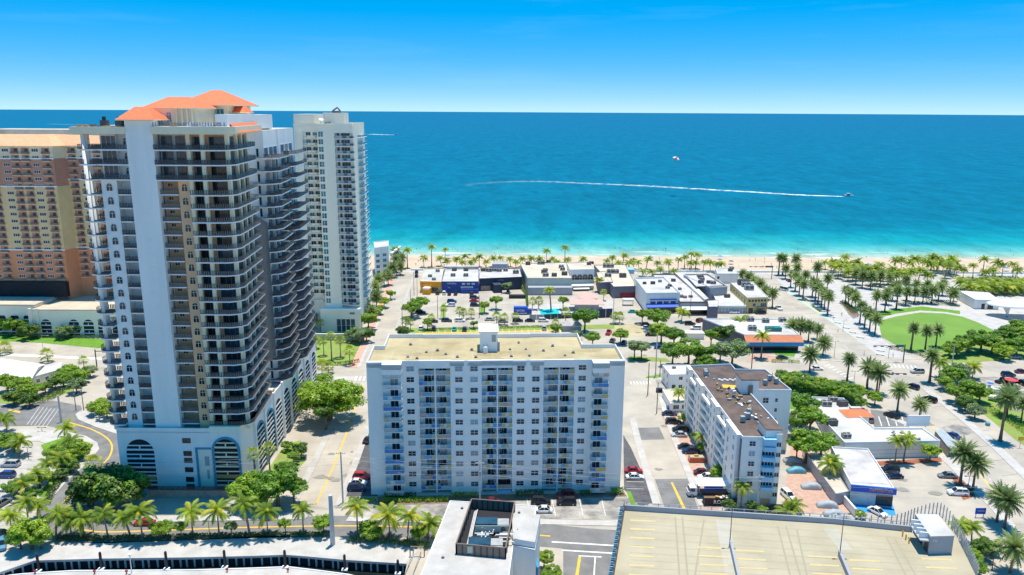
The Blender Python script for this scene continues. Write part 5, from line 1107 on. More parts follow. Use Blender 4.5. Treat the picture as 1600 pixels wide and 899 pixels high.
# bandshell and its low wing on the plaza
bs = thing('bandshell', 'sculpted white concrete bandshell canopy beside the lawn', 'pavilion', (*G(1575, 490)[:2], 0))
za = 6.5; ctr = G(1588, 474, za); b = MB(); ring = 20; NR = 5
b.mi('white_paint')
for j in range(NR + 1):
    for i in range(ring):
        a_ = 2 * math.pi * i / ring; rr = j / NR; R0 = (11.5 + 2.0 * math.sin(3 * a_ + .6)); b.v.append((ctr.x + R0 * rr * math.cos(a_), ctr.y + R0 * .62 * rr * math.sin(a_), za + 1.6 * (1 - rr * rr) - .9 * rr * rr * (1 + math.cos(2 * a_)) * .6))
for j in range(NR):
    for i in range(ring): q = (i + 1) % ring; b.f.append((j * ring + i, j * ring + q, (j + 1) * ring + q, (j + 1) * ring + i)); b.m.append(0)
n0 = len(b.v); b.v += [(x, y, z - .45) for x, y, z in b.v]
for j in range(NR):
    for i in range(ring): q = (i + 1) % ring; b.f.append((n0 + j * ring + i, n0 + (j + 1) * ring + i, n0 + (j + 1) * ring + q, n0 + j * ring + q)); b.m.append(0)
for i in range(ring): q = (i + 1) % ring; e = NR * ring; b.f.append((e + i, e + q, n0 + e + q, n0 + e + i)); b.m.append(0)
b.build('canopy', bs, smooth=True)
for px in (1573, 1612): p = G(px, 496); MB().tube([(p.x, p.y, 0), (p.x, p.y, 2), (p.x + .4, p.y + 2.5, za + .3)], [.5, .6, 2.4], 10, 'white_paint').build('pillar', bs, smooth=True)
r, a, b_, z = shop('pavilion', 'low white pavilion with flat roof behind the lawn', (1522, 483), (1560, 484), 468.5, (1498, 455), (1545, 458), 'white_wall', 'white_paint', par=.3)
ewin(r, a, b_, .35, 1.4, 1.3, 2.4, 1, fm='dark_metal', pm='glass', name='door'); ewin(r, a, b_, .65, 1.6, 2.4, 2.8, 2, fm='dark_metal', pm='glass', name='door')
# hotel pool court
p = [G(*q) for q in [(842, 484), (872, 482), (876, 496), (846, 497)]]; sheet('pool_terrace', [(828, 478), (880, 474), (958, 470), (958, 494), (826, 498)], 'concrete_pale', .05)
pt = tag(MB().prism(p, -.0, .09, 'pool').build('swimming_pool'), 'turquoise hotel swimming pool beside pink roofed bar', 'pool'); MB().prism([c_ + (c_ - centre(p)).normalized() * .8 for c_ in p], .01, .07, 'canvas_white').build('pool_rim', pt)
for lab, q4, zz in (('pink tile hip roof of the pool bar, upper one', [(904, 468), (932, 467), (920, 461), (914, 461)], 5.5), ('low pink roofed pool bar in front of its upper roof', [(893, 478), (944, 476), (930, 470), (900, 471)], 4.0)):
    pw = [G(*q, zz - 1) for q in q4]; c_ = centre(pw); w_ = abs(pw[1].x - pw[0].x) / 2; hb = thing('pool_bar', lab, 'pavilion', (c_.x, c_.y, 0)); MB().box(c_.x - w_ * .7, c_.y - 3.2, 0, c_.x + w_ * .7, c_.y + 3.2, zz - .6, 'grey_wall').build('wall', hb)
    hip_roof(rect(c_.x - w_, c_.y - 4.5, c_.x + w_, c_.y + 4.5), zz - .6, zz + 1.2, .3, 'tile_pink', 'tile_roof', hb, .4)
fn = thing('screen_fence', 'dark teal screen fence along the hotel pool', 'fence', (*G(890, 500)[:2], 0)); pp = [G(*q) for q in [(827, 500), (850, 499.5), (935, 495), (936, 497), (957, 496)]]
for i in range(4):
    L_ = (pp[i + 1] - pp[i]); n_ = max(1, int(L_.length / 3))
    for k in range(n_): s_, e_ = pp[i].lerp(pp[i + 1], k / n_), pp[i].lerp(pp[i + 1], (k + .97) / n_); MB().prism([s_, e_, e_ + Vector((0, .12, 0)), s_ + Vector((0, .12, 0))], 0, 2.4 if i < 2 else (2.4 if i == 2 else 4.2), 'concrete' if i == 0 else 'navy_wall').build('panel', fn)
for lab, q, wd in (('grey cottage roof hut behind the slab block', (893, 516), 4.0), ('white utility hut by the parked cars right of the pool fence', (1082, 528), 4.2)):
    c_ = G(*q); h_ = thing('hut', lab, 'hut', (c_.x, c_.y, 0)); MB().box(c_.x - wd, c_.y - 2.4, 0, c_.x + wd, c_.y + 2.4, 2.6, 'grey_wall' if 'grey' in lab else 'white_wall').build('wall', h_)
    hip_roof(rect(c_.x - wd, c_.y - 2.4, c_.x + wd, c_.y + 2.4), 2.6, 4.4 if 'grey' in lab else 3.0, .4, 'roof_grey' if 'grey' in lab else 'roof_white', 'roof', h_, .25)
# ------------------------------------------------------------------ vegetation
def frond(b, R_, L, e0, az, droop, n, lw, wid, m, stiff=.5, zoff=0.0):
    ca, sa = math.cos(az), math.sin(az); p = Vector((0, 0, zoff)); fw = Vector((ca, sa, 0)); side = Vector((-sa, ca, 0)); prev = p.copy()
    for i in range(n):
        t = (i + 1) / n; e = e0 - droop * t ** 1.25; d = fw * math.cos(e) + Vector((0, 0, math.sin(e))); p = p + d * (L / n)
        up = (Vector((0, 0, 1)) - d * d.z).normalized() if abs(d.z) < .98 else -fw
        l = lw * max(.25, math.sin(math.pi * (.14 + .78 * t))) * R_.uniform(.85, 1.1)
        for s in (-1, 1):
            tip = p + (side * s * .85 + d * .55 - up * (.42 + .25 * R_.random()) + Vector((0, 0, -.18))) * l
            b.poly([prev, p + d * wid * .3, tip], m)
        prev = p.copy()
    return b
def coco_crown(seed):
    R_ = random.Random(seed); b = MB(); n = 21
    for i in range(n):
        k = i / n; e0 = math.radians(82 - 95 * k + R_.uniform(-8, 8)); az = i * 2.399 + R_.uniform(-.25, .25)
        m = 'leaf_yellow' if (k > .72 and R_.random() < .6) or R_.random() < .1 else 'leaf_coco'
        frond(b, R_, R_.uniform(3.0, 3.9), e0, az, math.radians(R_.uniform(75, 110)) * (1.0 if k < .7 else .6), 11, .85, .3, m)
    for i in range(5):
        a = R_.uniform(0, 6.28); b.box(.35 * math.cos(a) - .13, .35 * math.sin(a) - .13, -.5, .35 * math.cos(a) + .13, .35 * math.sin(a) + .13, -.2, 'leaf_yellow')
    return b.mesh('crown')
def date_crown(seed):
    R_ = random.Random(seed); b = MB(); n = 58
    for i in range(n):
        k = (i + .5) / n; e0 = math.radians(84 - 128 * k + R_.uniform(-6, 6)); az = i * 2.399 + R_.uniform(-.15, .15)
        m = 'leaf_dead' if k > .93 else 'leaf_date'
        frond(b, R_, R_.uniform(2.5, 3.1), e0, az, math.radians(R_.uniform(28, 50)), 9, .55, .25, m)
    for i in range(7):
        a = R_.uniform(0, 6.28); frond(b, R_, 1.3, math.radians(10), a, 1.4, 4, .25, .2, 'leaf_dead')
    b.tube([(0, 0, -1.0), (0, 0, -.5), (0, 0, .1)], [.3, .5, .35], 8, 'trunk_date')
    return b.mesh('crown')
def sabal_crown(seed):
    R_ = random.Random(seed); b = MB(); n = 34
    for i in range(n):
        k = (i + .5) / n; e = math.radians(80 - 120 * k + R_.uniform(-8, 8)); az = i * 2.399; d = Vector((math.cos(az) * math.cos(e), math.sin(az) * math.cos(e), math.sin(e))); s = Vector((-math.sin(az), math.cos(az), 0)); u = d.cross(s)
        c = d * R_.uniform(.7, 1.1); m = 'leaf_dead' if k > .94 else ('leaf_yellow' if R_.random() < .2 else 'leaf_coco')
        for j in range(7):
            a0 = math.radians(-75 + 25 * j - 9); a1 = a0 + math.radians(18); r = .95 - .2 * abs(j - 3) / 3
            t0 = c + (d * math.cos(a0) + s * math.sin(a0)) * r * .55; t1 = c + (d * math.cos(a1) + s * math.sin(a1)) * r * .55
            tip = c + (d * math.cos((a0 + a1) / 2) + s * math.sin((a0 + a1) / 2)) * r + Vector((0, 0, -.25))
            b.poly([c, t0, tip, t1], m)
    return b.mesh('crown')
CROWNS = {'coco': [coco_crown(i) for i in range(6)], 'date': [date_crown(20 + i) for i in range(5)], 'sabal': [sabal_crown(40 + i) for i in range(4)]}
def trunk_mesh(kind, bend, R_):
    b = MB(); r = {'coco': (.22, .13), 'date': (.27, .24), 'sabal': (.20, .17)}[kind]
    b.tube([(bend * .7 * (t ** 1.6 - 1), bend * .3 * (t * t - 1), t) for t in (0, .15, .3, .5, .7, .85, 1)], [r[0] * (1.45 - .45 * min(1, t * 4)) * (1 - t) + r[1] * t if t < .3 else r[0] * (1 - t) + r[1] * t for t in (0, .15, .3, .5, .7, .85, 1)], 8, 'trunk_date' if kind == 'date' else 'trunk_palm')
    return b.mesh('trunk', smooth=True)
TR = {k: [trunk_mesh(k, bd, rnd) for bd in ((0, .9, -.9, 1.6) if k == 'coco' else (0, .15, -.15))] for k in CROWNS}
PROPS = cached('props', lambda: MB().tube([(.8, 0, 0), (.12, 0, 1.5)], .05, 4, 'wood_pole').tube([(-.45, .7, 0), (-.06, .1, 1.5)], .05, 4, 'wood_pole').tube([(-.45, -.7, 0), (-.06, -.1, 1.5)], .05, 4, 'wood_pole').mesh('support_stakes'))
def palm(kind, bx, by, cx, cy, label, group, s=None, stakes=False, minh=1.5):
    g = G(bx, by); top = at(cx, cy, g.y); h = max(minh, top.z); v = rnd.randrange(100)
    t = thing(kind_name[kind], label, 'palm tree', (top.x, g.y, 0), group, rnd.uniform(0, 6.28))
    tm = TR[kind][v % len(TR[kind])]; sc = (s or 1.0) * 1.12 * rnd.uniform(.9, 1.1)
    w_ = max(.7, min(1.3, h / 8)) * 1.15
    add('trunk', tm, t, (0, 0, 0), 0, (w_, w_, h)); add('crown', CROWNS[kind][(v // 3) % len(CROWNS[kind])], t, (0, 0, h - .05), 0, sc * rnd.uniform(.85, 1.12)).rotation_euler = (rnd.gauss(0, .09), rnd.gauss(0, .09), rnd.uniform(0, 6.28))
    if stakes: add('support_stakes', PROPS, t)
    return t
kind_name = {'coco': 'coconut_palm', 'date': 'date_palm', 'sabal': 'cabbage_palm'}
for bx, by, cx, cy in [(94, 839, 91, 803), (110, 839, 111, 813), (133, 839, 128, 810), (166, 843, 161, 803), (196, 842, 192, 809), (222, 843, 218, 800), (305, 839, 298, 800), (343, 840, 339, 797), (386, 839, 380, 788), (416, 836, 416, 800), (474, 835, 472, 797), (557, 836, 557, 792), (607, 842, 606, 805), (640, 847, 640, 806), (675, 845, 672, 818)]:
    palm('coco', bx, by, cx, cy, 'bright coconut palm in the staked row along the seawall promenade', 'promenade coconut palms', 1.0, True)
for bx, by, cx, cy in [(22, 838, 16, 806), (38, 815, 40, 784), (62, 812, 60, 790), (42, 783, 37, 755), (60, 768, 57, 740), (75, 748, 74, 726), (97, 694, 104, 668), (94, 740, 94, 716), (30, 713, 30, 690), (8, 676, 6, 655), (112, 706, 110, 690)]:
    palm('coco', bx, by, cx, cy, 'coconut palm among the hedges of the left car park', 'car park coconut palms', .92)
palm('sabal', 151, 757, 146, 724, 'single fan palm in front of the dark tree by the tower', None, 1.5)
for bx, by, cx, cy in [(399, 768, 396, 709), (425, 738, 420, 701)]: palm('sabal', bx, by, cx, cy, 'slim tall palm at the foot of the condo tower', 'tower foot palms', 1.3)
for bx, by, cx, cy in [(491, 522, 490, 508), (501, 524, 501, 505), (497, 545, 493, 531), (506, 556, 505, 533), (518, 563, 516.5, 525), (532, 559, 531, 532), (543, 570, 546, 548), (501, 586, 503, 571), (512, 584, 513, 573)]: palm('sabal', bx, by, cx, cy, 'cabbage palm on the small fenced lawn beside the left street', 'small lawn palms', 1.25)
for bx, by, cx, cy in [(502, 505, 502, 479), (520, 507, 520, 481), (535, 511, 535, 480), (547, 511, 546, 483)]: palm('coco', bx, by, cx, cy, 'dark feathery palm before the entrance of the cream tower', 'cream tower palms', .9)
for bx, by, cx, cy in [(572, 494, 570, 474), (576, 478, 574, 457), (584, 468, 585, 448), (592, 456, 591, 437), (600, 448, 600, 432), (606, 446, 606, 430), (613, 434, 613, 418), (618, 426, 619, 405), (616, 418, 617, 393), (624, 430, 625, 416), (590, 480, 588, 463), (580, 502, 580, 486), (628, 420, 627, 403)]: palm('date', bx, by, cx, cy, 'dense dark palm in the row along the pink pavement', 'pink pavement palms', 1.25)
palm('coco', 637, 419, 636, 391, 'tall thin palm at the end of the left street', None, .9)
BP = [(675, 417, 674, 386), (695.6, 410, 696, 390), (663, 418, 662, 403), (687, 416, 687, 404), (698, 418, 698, 407), (715, 417, 714, 405), (727, 416, 726, 401), (742, 418, 741, 406), (750, 417, 749, 401), (760, 419, 760, 409), (771, 417, 771, 404), (783, 416, 782, 403), (797, 417, 796, 405), (816, 417, 816, 405), (830, 417, 830, 404), (843, 417, 843, 405), (858, 410, 854, 392), (864, 417, 863, 405), (879, 410, 883, 387), (888, 417, 887, 406), (911, 418, 911, 405), (949, 420, 948, 408), (958, 417, 957, 403), (976, 418, 976, 399), (983, 422, 983, 411), (989, 420, 989, 407), (997, 422, 997, 410), (1013, 421, 1013, 405), (1028, 424, 1028, 411), (1043, 427, 1044, 409), (1052, 431, 1052, 424), (1061, 422, 1061, 406), (1070, 420, 1070, 402), (1079, 420, 1080, 397), (1090, 420, 1090, 398), (1078, 424, 1078, 411), (1087, 424, 1087, 410), (1101, 424, 1101, 410), (1110, 425, 1110, 410), (1121, 427, 1121, 413), (1129, 427, 1128, 412), (735, 420, 735, 411), (805, 419, 806, 409), (1034, 430, 1032, 421), (1005, 432, 1004, 424), (1017, 433, 1018, 425), (724, 421, 722, 410), (790, 421, 789, 411), (870, 420, 870, 409), (966, 421, 966, 411)]
for q in BP: palm('coco', *q, 'coconut palm in the row along the beach behind the shops', 'beachfront coconut palms', .88)
for bx, by, cx, cy in [(1162, 442, 1161, 428), (1171, 448, 1171, 433), (1180, 453, 1179, 439), (1188, 459, 1188, 444), (1197, 468, 1197, 454), (1206, 481, 1208, 458), (1192, 470, 1193, 458)]: palm('date', bx, by, cx, cy, 'date palm on the left side of the avenue near the beach', 'left avenue palms', 1.15)
AVP = [(1219, 430, 1219, 402), (1222, 430, 1225, 404), (1242, 423, 1244, 404), (1226.5, 436, 1228, 419), (1245, 428, 1246, 418), (1235.6, 449, 1237, 428), (1241.6, 455, 1244, 431), (1259, 439, 1259.6, 429), (1277, 438, 1278, 417), (1247.6, 462, 1250, 440), (1252, 468, 1256.6, 444), (1268.6, 464, 1271, 441), (1274, 470, 1276, 446), (1278, 475, 1280.6, 450), (1283.6, 480, 1286, 455), (1289, 484, 1290, 460), (1293.4, 492, 1295.6, 463), (1294, 454, 1294, 435), (1321, 474, 1322.6, 453), (1326, 477, 1327, 456), (1331.6, 480, 1333, 460), (1336, 484, 1338, 465), (1344.4, 506, 1346.6, 478), (1350.4, 513, 1353.4, 486), (1360, 519, 1361.7, 491), (1368, 524, 1370, 498), (1367, 487, 1370.6, 461), (1382, 487, 1385, 463), (1400, 483, 1403.7, 454), (1416, 477, 1417, 455)]
for q in AVP: palm('date', *q, 'date palm lining the bright plaza and the avenue', 'plaza date palms', 1.1)
GP_ = [(1389, 452, 433), (1402, 462, 444), (1418, 470, 454), (1431, 462, 443), (1449, 464, 444), (1468, 470, 449), (1486, 474, 456), (1490, 476, 459), (1386, 476, 457), (1443, 474, 455), (1457, 475, 454), (1415, 455, 436), (1473, 462, 444), (1376, 448, 430), (1361, 452, 432), (1348, 450, 430), (1338, 445, 427), (1396, 470, 450), (1430, 475, 456)]
for x, by, cy in GP_: palm('date', x, by, x + 1, cy, 'grey green date palm in the grove between lawn and beach', 'grove date palms', 1.15)
for i in range(46):
    x = 1302 + (i * 37) % 196 + rnd.uniform(-3, 3); by = 424 + (i % 5) * 5.2 + rnd.uniform(-2, 2); palm('coco', x, by, x + rnd.uniform(-1, 1), by - rnd.uniform(14, 21), 'yellow green coconut palm in the grove behind the plaza', 'grove coconut palms', 1.15)
for bx, by, cx, cy in [(1322, 417, 1321, 402), (1289, 421, 1289, 410), (1305, 424, 1304, 414), (1518.6, 434, 1520.7, 415), (1534.5, 430, 1538.6, 405), (1558, 432, 1559, 411), (1567, 432, 1568, 414), (1580, 433, 1583, 413), (1503, 434, 1505, 422), (1540, 434, 1540, 425), (1552, 434, 1552, 423), (1590, 436, 1590, 422), (1488, 420, 1488, 404), (1486, 428, 1485, 412)]: palm('coco', bx, by, cx, cy, 'isolated coconut palm standing on the open sand at the right', 'right beach palms', 1.0)
for i in range(24): x = 1502 + i * 4.6; palm('coco', x, 452 + (i % 4) * 3, x, 440 + (i % 4) * 3.2, 'low palm in the thicket behind the pavilion and bandshell', 'pavilion thicket palms', 1.25)
for bx, by, cx, cy in [(1425, 548, 1428, 513), (1446, 548, 1449, 517), (1462, 542, 1465.5, 515)]: palm('date', bx, by, cx, cy, 'date palm at the near edge of the round lawn', 'lawn edge date palms', 1.15)
palm('date', 1454.5, 598, 1457, 555, 'very tall palm at the avenue crossing right of the sign gantry', None, 1.0); palm('coco', 1470, 590, 1470, 566, 'dark leaning palm right of the very tall crossing palm', None, 1.0); palm('coco', 1516, 592, 1522, 573, 'lone palm on the far side of the small boat car park', None, 1.0)
for bx, by, cx, cy in [(1265, 582, 1267, 553), (1285, 556, 1287.6, 535), (1322.7, 596, 1327.6, 561), (1356.5, 608, 1358, 573), (1369.6, 615, 1373, 581), (1402, 645, 1406, 609), (1439, 657, 1439, 632), (1241, 534, 1239, 508), (1253, 534, 1252, 508), (1263, 534, 1265, 510), (1277, 530, 1278, 514), (1573, 650, 1578, 616), (1592, 660, 1600, 630), (1568, 690, 1574, 622)]: palm('date', bx, by, cx, cy, 'big date palm with arching fronds near the avenue crossing', 'crossing date palms', 1.25)
for bx, by, cx, cy in [(1502.8, 759, 1507, 707), (1520, 766, 1526, 724), (1554, 816, 1564, 775), (1564, 826, 1576, 782), (1580, 895, 1585, 856)]: palm('date', bx, by, cx, cy, 'large date palm beside the corner shop car park', 'car park date palms', 1.25)
for bx, by, cx, cy in [(1397, 723, 1402, 689), (1411, 724, 1419, 686), (1291, 754, 1302, 720), (1296, 757, 1298, 724)]: palm('coco', bx, by, cx, cy, 'slim drooping palm beside the white commercial building', 'drooping palms', .8)
for bx, by, cx, cy in [(1152, 794, 1160, 760), (1100, 706, 1098, 683), (1105, 712, 1108, 698), (1239, 805, 1240, 790), (1236, 810, 1228, 800)]: palm('coco', bx, by, cx, cy, 'leafy palm close to the L-shaped apartment block', 'L block palms', .85)
palm('coco', 1065, 640, 1062, 613, 'small palm beside the cream roofed house', None, .7)
for bx, by, cx, cy in [(1183, 560, 1192, 524), (1158, 522, 1158, 502)]: palm('coco', bx, by, cx, cy, 'tall palm in front of the orange banded restaurant', 'restaurant palms', 1.2)
for bx, by, cx, cy in [(694, 498, 693, 482), (718, 499, 718, 486), (724, 500, 724, 488), (736, 498, 736, 488), (776, 507, 776, 494), (788, 508, 788, 496), (805, 506, 805, 494), (634, 516, 634, 501), (640, 517, 641, 504), (674, 509, 674, 496), (884, 507, 884, 488), (832, 484, 832, 471), (842, 484, 842, 470), (943, 470, 943, 457), (960, 506, 961, 494), (966, 506, 968, 495), (870, 518, 868, 504)]: palm('sabal', bx, by, cx, cy, 'small round headed palm in the parking strips behind the slab block', 'parking strip palms', 1.3)
for bx, by, cx, cy in [(857, 486, 858, 453), (936, 456, 936, 437), (1062, 503, 1066, 487)]: palm('coco', bx, by, cx, cy, 'tall palm rising over the hotel pool court', 'pool court palms', 1.0)
for i, (bx, by, cx, cy) in enumerate([(10, 474, 9, 452), (22, 474, 22, 455), (128, 500, 126, 470), (140, 500, 141, 468), (118, 500, 117, 472), (152, 498, 152, 470), (84, 488, 84, 470)]): palm('coco', bx, by, cx, cy, 'palm before the arched parking podium at the left', 'podium palms', 1.2)
palm('sabal', 73, 566, 73, 554, 'round palm beside the white roofed house', None, 1.6); palm('sabal', 7, 553, 7, 543, 'round palm at the left edge above the white roofed house', None, 1.8); palm('sabal', 129, 580, 130, 563, 'thin palm at the corner hedge left of the tower', None, 1.2)
palm('coco', 1435, 800, 1432, 788, 'short palm at the car park exit', None, .6) if False else None
for bx, by, cx, cy in [(1505, 850, 1500, 822), (1512, 852, 1518, 824)]: palm('coco', bx, by, cx, cy, 'thin small palm beside the garage corner bed', 'garage corner palms', .7)

# broadleaf crowns: leaf clumps on limbs
def leaf_crown(seed, m, flat=.75, nb=34, leaves=190, ls=.068, br=.30):
    R_ = random.Random(seed); b = MB(); k1 = b.mi(m); k2 = b.mi({'leaf_green': 'leaf_light', 'leaf_light': 'leaf_green', 'leaf_grey': 'leaf_green', 'leaf_dark': 'leaf_green'}[m])
    for i in range(nb):
        fr_ = R_.choice((.05, .1, .3, .5))
        a = R_.uniform(0, 6.283); rr = math.sqrt(R_.random()) * .78; zc = R_.uniform(-.62, .62) * (1 - rr * .5); c = Vector((rr * math.cos(a), rr * math.sin(a), zc * flat)); r = br * R_.uniform(.55, 1.15)
        for j in range(leaves):
            d = Vector((R_.gauss(0, 1), R_.gauss(0, 1), R_.gauss(.25, 1))).normalized(); p = c + Vector((d.x * r, d.y * r, d.z * r * .75)) * R_.uniform(.55, 1.05)
            n = (d + Vector((R_.uniform(-.7, .7), R_.uniform(-.7, .7), R_.uniform(-.2, .9)))).normalized(); t = n.cross(Vector((R_.uniform(-1, 1), R_.uniform(-1, 1), R_.uniform(-1, 1)))).normalized(); u = n.cross(t); s = ls * R_.uniform(.5, 1.2)
            i0 = len(b.v); b.v += [tuple(p - t * s), tuple(p + u * s * .55), tuple(p + t * s), tuple(p - u * s * .55)]; b.f.append((i0, i0 + 1, i0 + 2, i0 + 3)); b.m.append(k2 if R_.random() < fr_ else k1)
    return b.mesh('crown')
LC = {}
for m_ in ('leaf_green', 'leaf_light', 'leaf_grey', 'leaf_dark'): LC[m_] = [leaf_crown(100 + 7 * i + len(m_), m_) for i in range(3)]
BIG = leaf_crown(300, 'leaf_green', .62, 75, 220, .038, .21)
def tree_trunk(seed):
    R_ = random.Random(seed); b = MB(); b.tube([(0, 0, 0), (.02, 0, .4), (0, .03, .7)], [.085, .06, .05], 7, 'bark')
    for i in range(6):
        a = i * 1.05 + R_.uniform(-.3, .3); b.tube([(0, .02, .55), (.25 * math.cos(a), .25 * math.sin(a), .85), (.5 * math.cos(a), .5 * math.sin(a), 1.15)], [.045, .03, .012], 5, 'bark')
    return b.mesh('trunk')
TT = [tree_trunk(i) for i in range(3)]
def tree(px, py, rpx, label, group=None, m='leaf_green', by=None, name='tree', sq=1.0, crown=None, shape=(1, 1, .85)):
    by = by or py + rpx * 1.25; g = G(px, by); c = at(px, py, g.y); dep = (c - Vector((0, 0, H))).length; r = rpx * dep / F * 1.2; zc = max(c.z, r * .6 * shape[2])
    t = thing(name, label, 'tree', (c.x, g.y, 0), group, rnd.uniform(0, 6.28)); v = rnd.randrange(3)
    add('trunk', TT[v], t, (0, 0, 0), 0, (r, r, zc)); add('crown', crown or LC[m][v], t, (0, 0, zc), rnd.uniform(0, 6.28), (r * shape[0], r * shape[1], r * shape[2]))
    return t
tree(514, 616, 42, 'very large bright green tree between the condo tower and the left street', crown=BIG, by=656, shape=(1.12, 1.25, 1.0))
tree(508, 640, 18, 'smaller green tree below the very large tree by the street', m='leaf_dark', by=672)
for x, y, r, by in ((165, 752, 36, 792), (195, 762, 30, 797), (135, 765, 24, 792)): tree(x, y, r, 'dense dark tree at the left foot of the condo tower', 'tower dark trees', 'leaf_dark', by)
for x, y, r, by in ((432, 752, 34, 792), (385, 758, 26, 792), (458, 758, 20, 790), (400, 775, 18, 800)): tree(x, y, r, 'spreading green tree at the right foot of the condo tower', 'tower green trees', 'leaf_green', by)
for x, y, r, by in ((643, 479, 15, 497), (656, 471, 12, 490), (668, 503, 8, 516)): tree(x, y, r, 'round green tree at the corner of the shop car park', 'shop car park trees', 'leaf_green', by)
for x, y, r, by, m_ in ((775, 468, 9, 484, 'leaf_light'), (757, 476, 8, 490, 'leaf_light'), (792, 446, 8, 458, 'leaf_grey'), (880, 468, 8, 484, 'leaf_light'), (740, 505, 6, 514, 'leaf_green')): tree(x, y, r, 'small thin tree in the shop car park', 'car park small trees', m_, by)
for x, y, r, by, m_ in ((914, 493, 18, 520, 'leaf_green'), (926, 526, 11, 545, 'leaf_green'), (970, 521, 12, 538, 'leaf_green'), (901, 521, 8, 531, 'leaf_grey'), (868, 512, 10, 525, 'leaf_light')): tree(x, y, r, 'rounded tree behind the right end of the slab block roof', 'trees behind slab block', m_, by)
for x, y, r, by, m_ in ((992, 539, 13, 562, 'leaf_grey'), (1003, 541, 12, 562, 'leaf_grey'), (1145, 545, 22, 575, 'leaf_grey')): tree(x, y, r, 'silvery grey tree by the cross street', 'silvery trees', m_, by)
for x, y, r, by, m_ in ((1028, 493, 17, 516, 'leaf_green'), (1004, 490, 10, 506, 'leaf_green'), (1034, 516, 17, 538, 'leaf_light'), (1054, 521, 17, 545, 'leaf_green'), (1052, 547, 18, 573, 'leaf_green'), (1077, 543, 21, 573, 'leaf_green'), (1097, 549, 15, 570, 'leaf_green'), (1126, 546, 14, 566, 'leaf_green'), (1131, 518, 17, 545, 'leaf_dark'), (1112, 522, 12, 545, 'leaf_green'), (1101, 563, 16, 580, 'leaf_light')): tree(x, y, r, 'leafy tree in the planted car park before the restaurant', 'planted car park trees', m_, by)
for x, y, r, by in ((1255, 628, 22, 668), (1268, 648, 22, 682), (1262, 690, 24, 724), (1285, 690, 20, 716), (1245, 655, 16, 684), (1246, 694, 14, 722)): tree(x, y, r, 'dark green tree between the L-shaped block and the commercial roofs', 'courtyard trees', 'leaf_green', by)
for i in range(17):
    t = i / 16; tree(1226 + 118 * t + rnd.uniform(-3, 3), 586 + 24 * t + (i % 2) * 7, 11 + rnd.uniform(-1, 2), 'low sea grape tree in the dense row along the avenue lawn', 'sea grape row', 'leaf_light' if i % 3 else 'leaf_green', None)
for x, y, r, m_ in ((1368, 620, 11, 'leaf_light'), (1345, 628, 9, 'leaf_light'), (1352, 700, 9, 'leaf_light'), (1348, 692, 8, 'leaf_green')): tree(x, y, r, 'bushy small tree around the commercial roofs', 'commercial bushes', m_)
tree(1455, 703, 12, 'clipped round yellow green tree by the white commercial wall', m='leaf_light', by=722)
for x, y, r, m_ in ((1497, 540, 14, 'leaf_light'), (1515, 532, 16, 'leaf_green'), (1535, 528, 17, 'leaf_green'), (1552, 535, 15, 'leaf_light'), (1572, 520, 15, 'leaf_green'), (1592, 512, 15, 'leaf_light'), (1590, 538, 15, 'leaf_green'), (1570, 548, 12, 'leaf_light'), (1484, 545, 10, 'leaf_light'), (1606, 525, 16, 'leaf_green')): tree(x, y, r, 'leafy tree in the belt between the lawn and the cross street', 'lawn belt trees', m_)
for x, y, r, m_ in ((1488, 583, 15, 'leaf_green'), (1502, 578, 14, 'leaf_grey'), (1518, 605, 18, 'leaf_light'), (1500, 612, 15, 'leaf_light'), (1532, 612, 14, 'leaf_green'), (1478, 596, 11, 'leaf_green'), (1510, 628, 12, 'leaf_dark'), (1525, 640, 12, 'leaf_grey')): tree(x, y, r, 'garden tree on the corner plot right of the avenue', 'corner plot trees', m_)
for x, y, r, m_ in ((50, 492, 20, 'leaf_light'), (75, 495, 18, 'leaf_light'), (95, 490, 17, 'leaf_light'), (25, 505, 15, 'leaf_green'), (8, 500, 15, 'leaf_light'), (150, 500, 14, 'leaf_light'), (98, 516, 11, 'leaf_grey'), (118, 512, 10, 'leaf_grey'), (45, 515, 12, 'leaf_dark')): tree(x, y, r, 'bright tree before the arched podium of the orange tower', 'podium trees', m_)
for x, y, r, m_ in ((30, 600, 14, 'leaf_light'), (50, 608, 12, 'leaf_green'), (10, 595, 14, 'leaf_light'), (70, 604, 9, 'leaf_dark'), (108, 578, 13, 'leaf_green'), (125, 585, 12, 'leaf_green'), (140, 578, 9, 'leaf_grey'), (98, 590, 12, 'leaf_green'), (118, 600, 12, 'leaf_grey'), (85, 596, 10, 'leaf_dark'), (20, 618, 12, 'leaf_dark'), (45, 622, 11, 'leaf_dark')): tree(x, y, r, 'garden shrub tree around the white roofed house', 'house garden trees', m_)
for x, y, r, m_ in ((150, 635, 11, 'leaf_light'), (166, 640, 12, 'leaf_light'), (160, 628, 10, 'leaf_light'), (178, 632, 8, 'leaf_green')): tree(x, y, r, 'yellow green shrub on the corner pavement left of the tower', 'corner shrubs', m_)
for x, y, r, m_, by in ((46, 828, 22, 'leaf_light', 858), (62, 838, 14, 'leaf_green', 858), (30, 838, 14, 'leaf_green', 858), (251, 825, 14, 'leaf_light', 843), (282, 822, 9, 'leaf_green', 842), (361, 821, 9, 'leaf_grey', 841), (445, 817, 9, 'leaf_light', 838), (505, 816, 14, 'leaf_green', 836), (580, 828, 18, 'leaf_light', 845), (655, 832, 13, 'leaf_green', 848), (850, 870, 13, 'leaf_light', 890), (862, 895, 14, 'leaf_light', 910)): tree(x, y, r, 'small round tree in the planting along the front road', 'front road trees', m_, by)
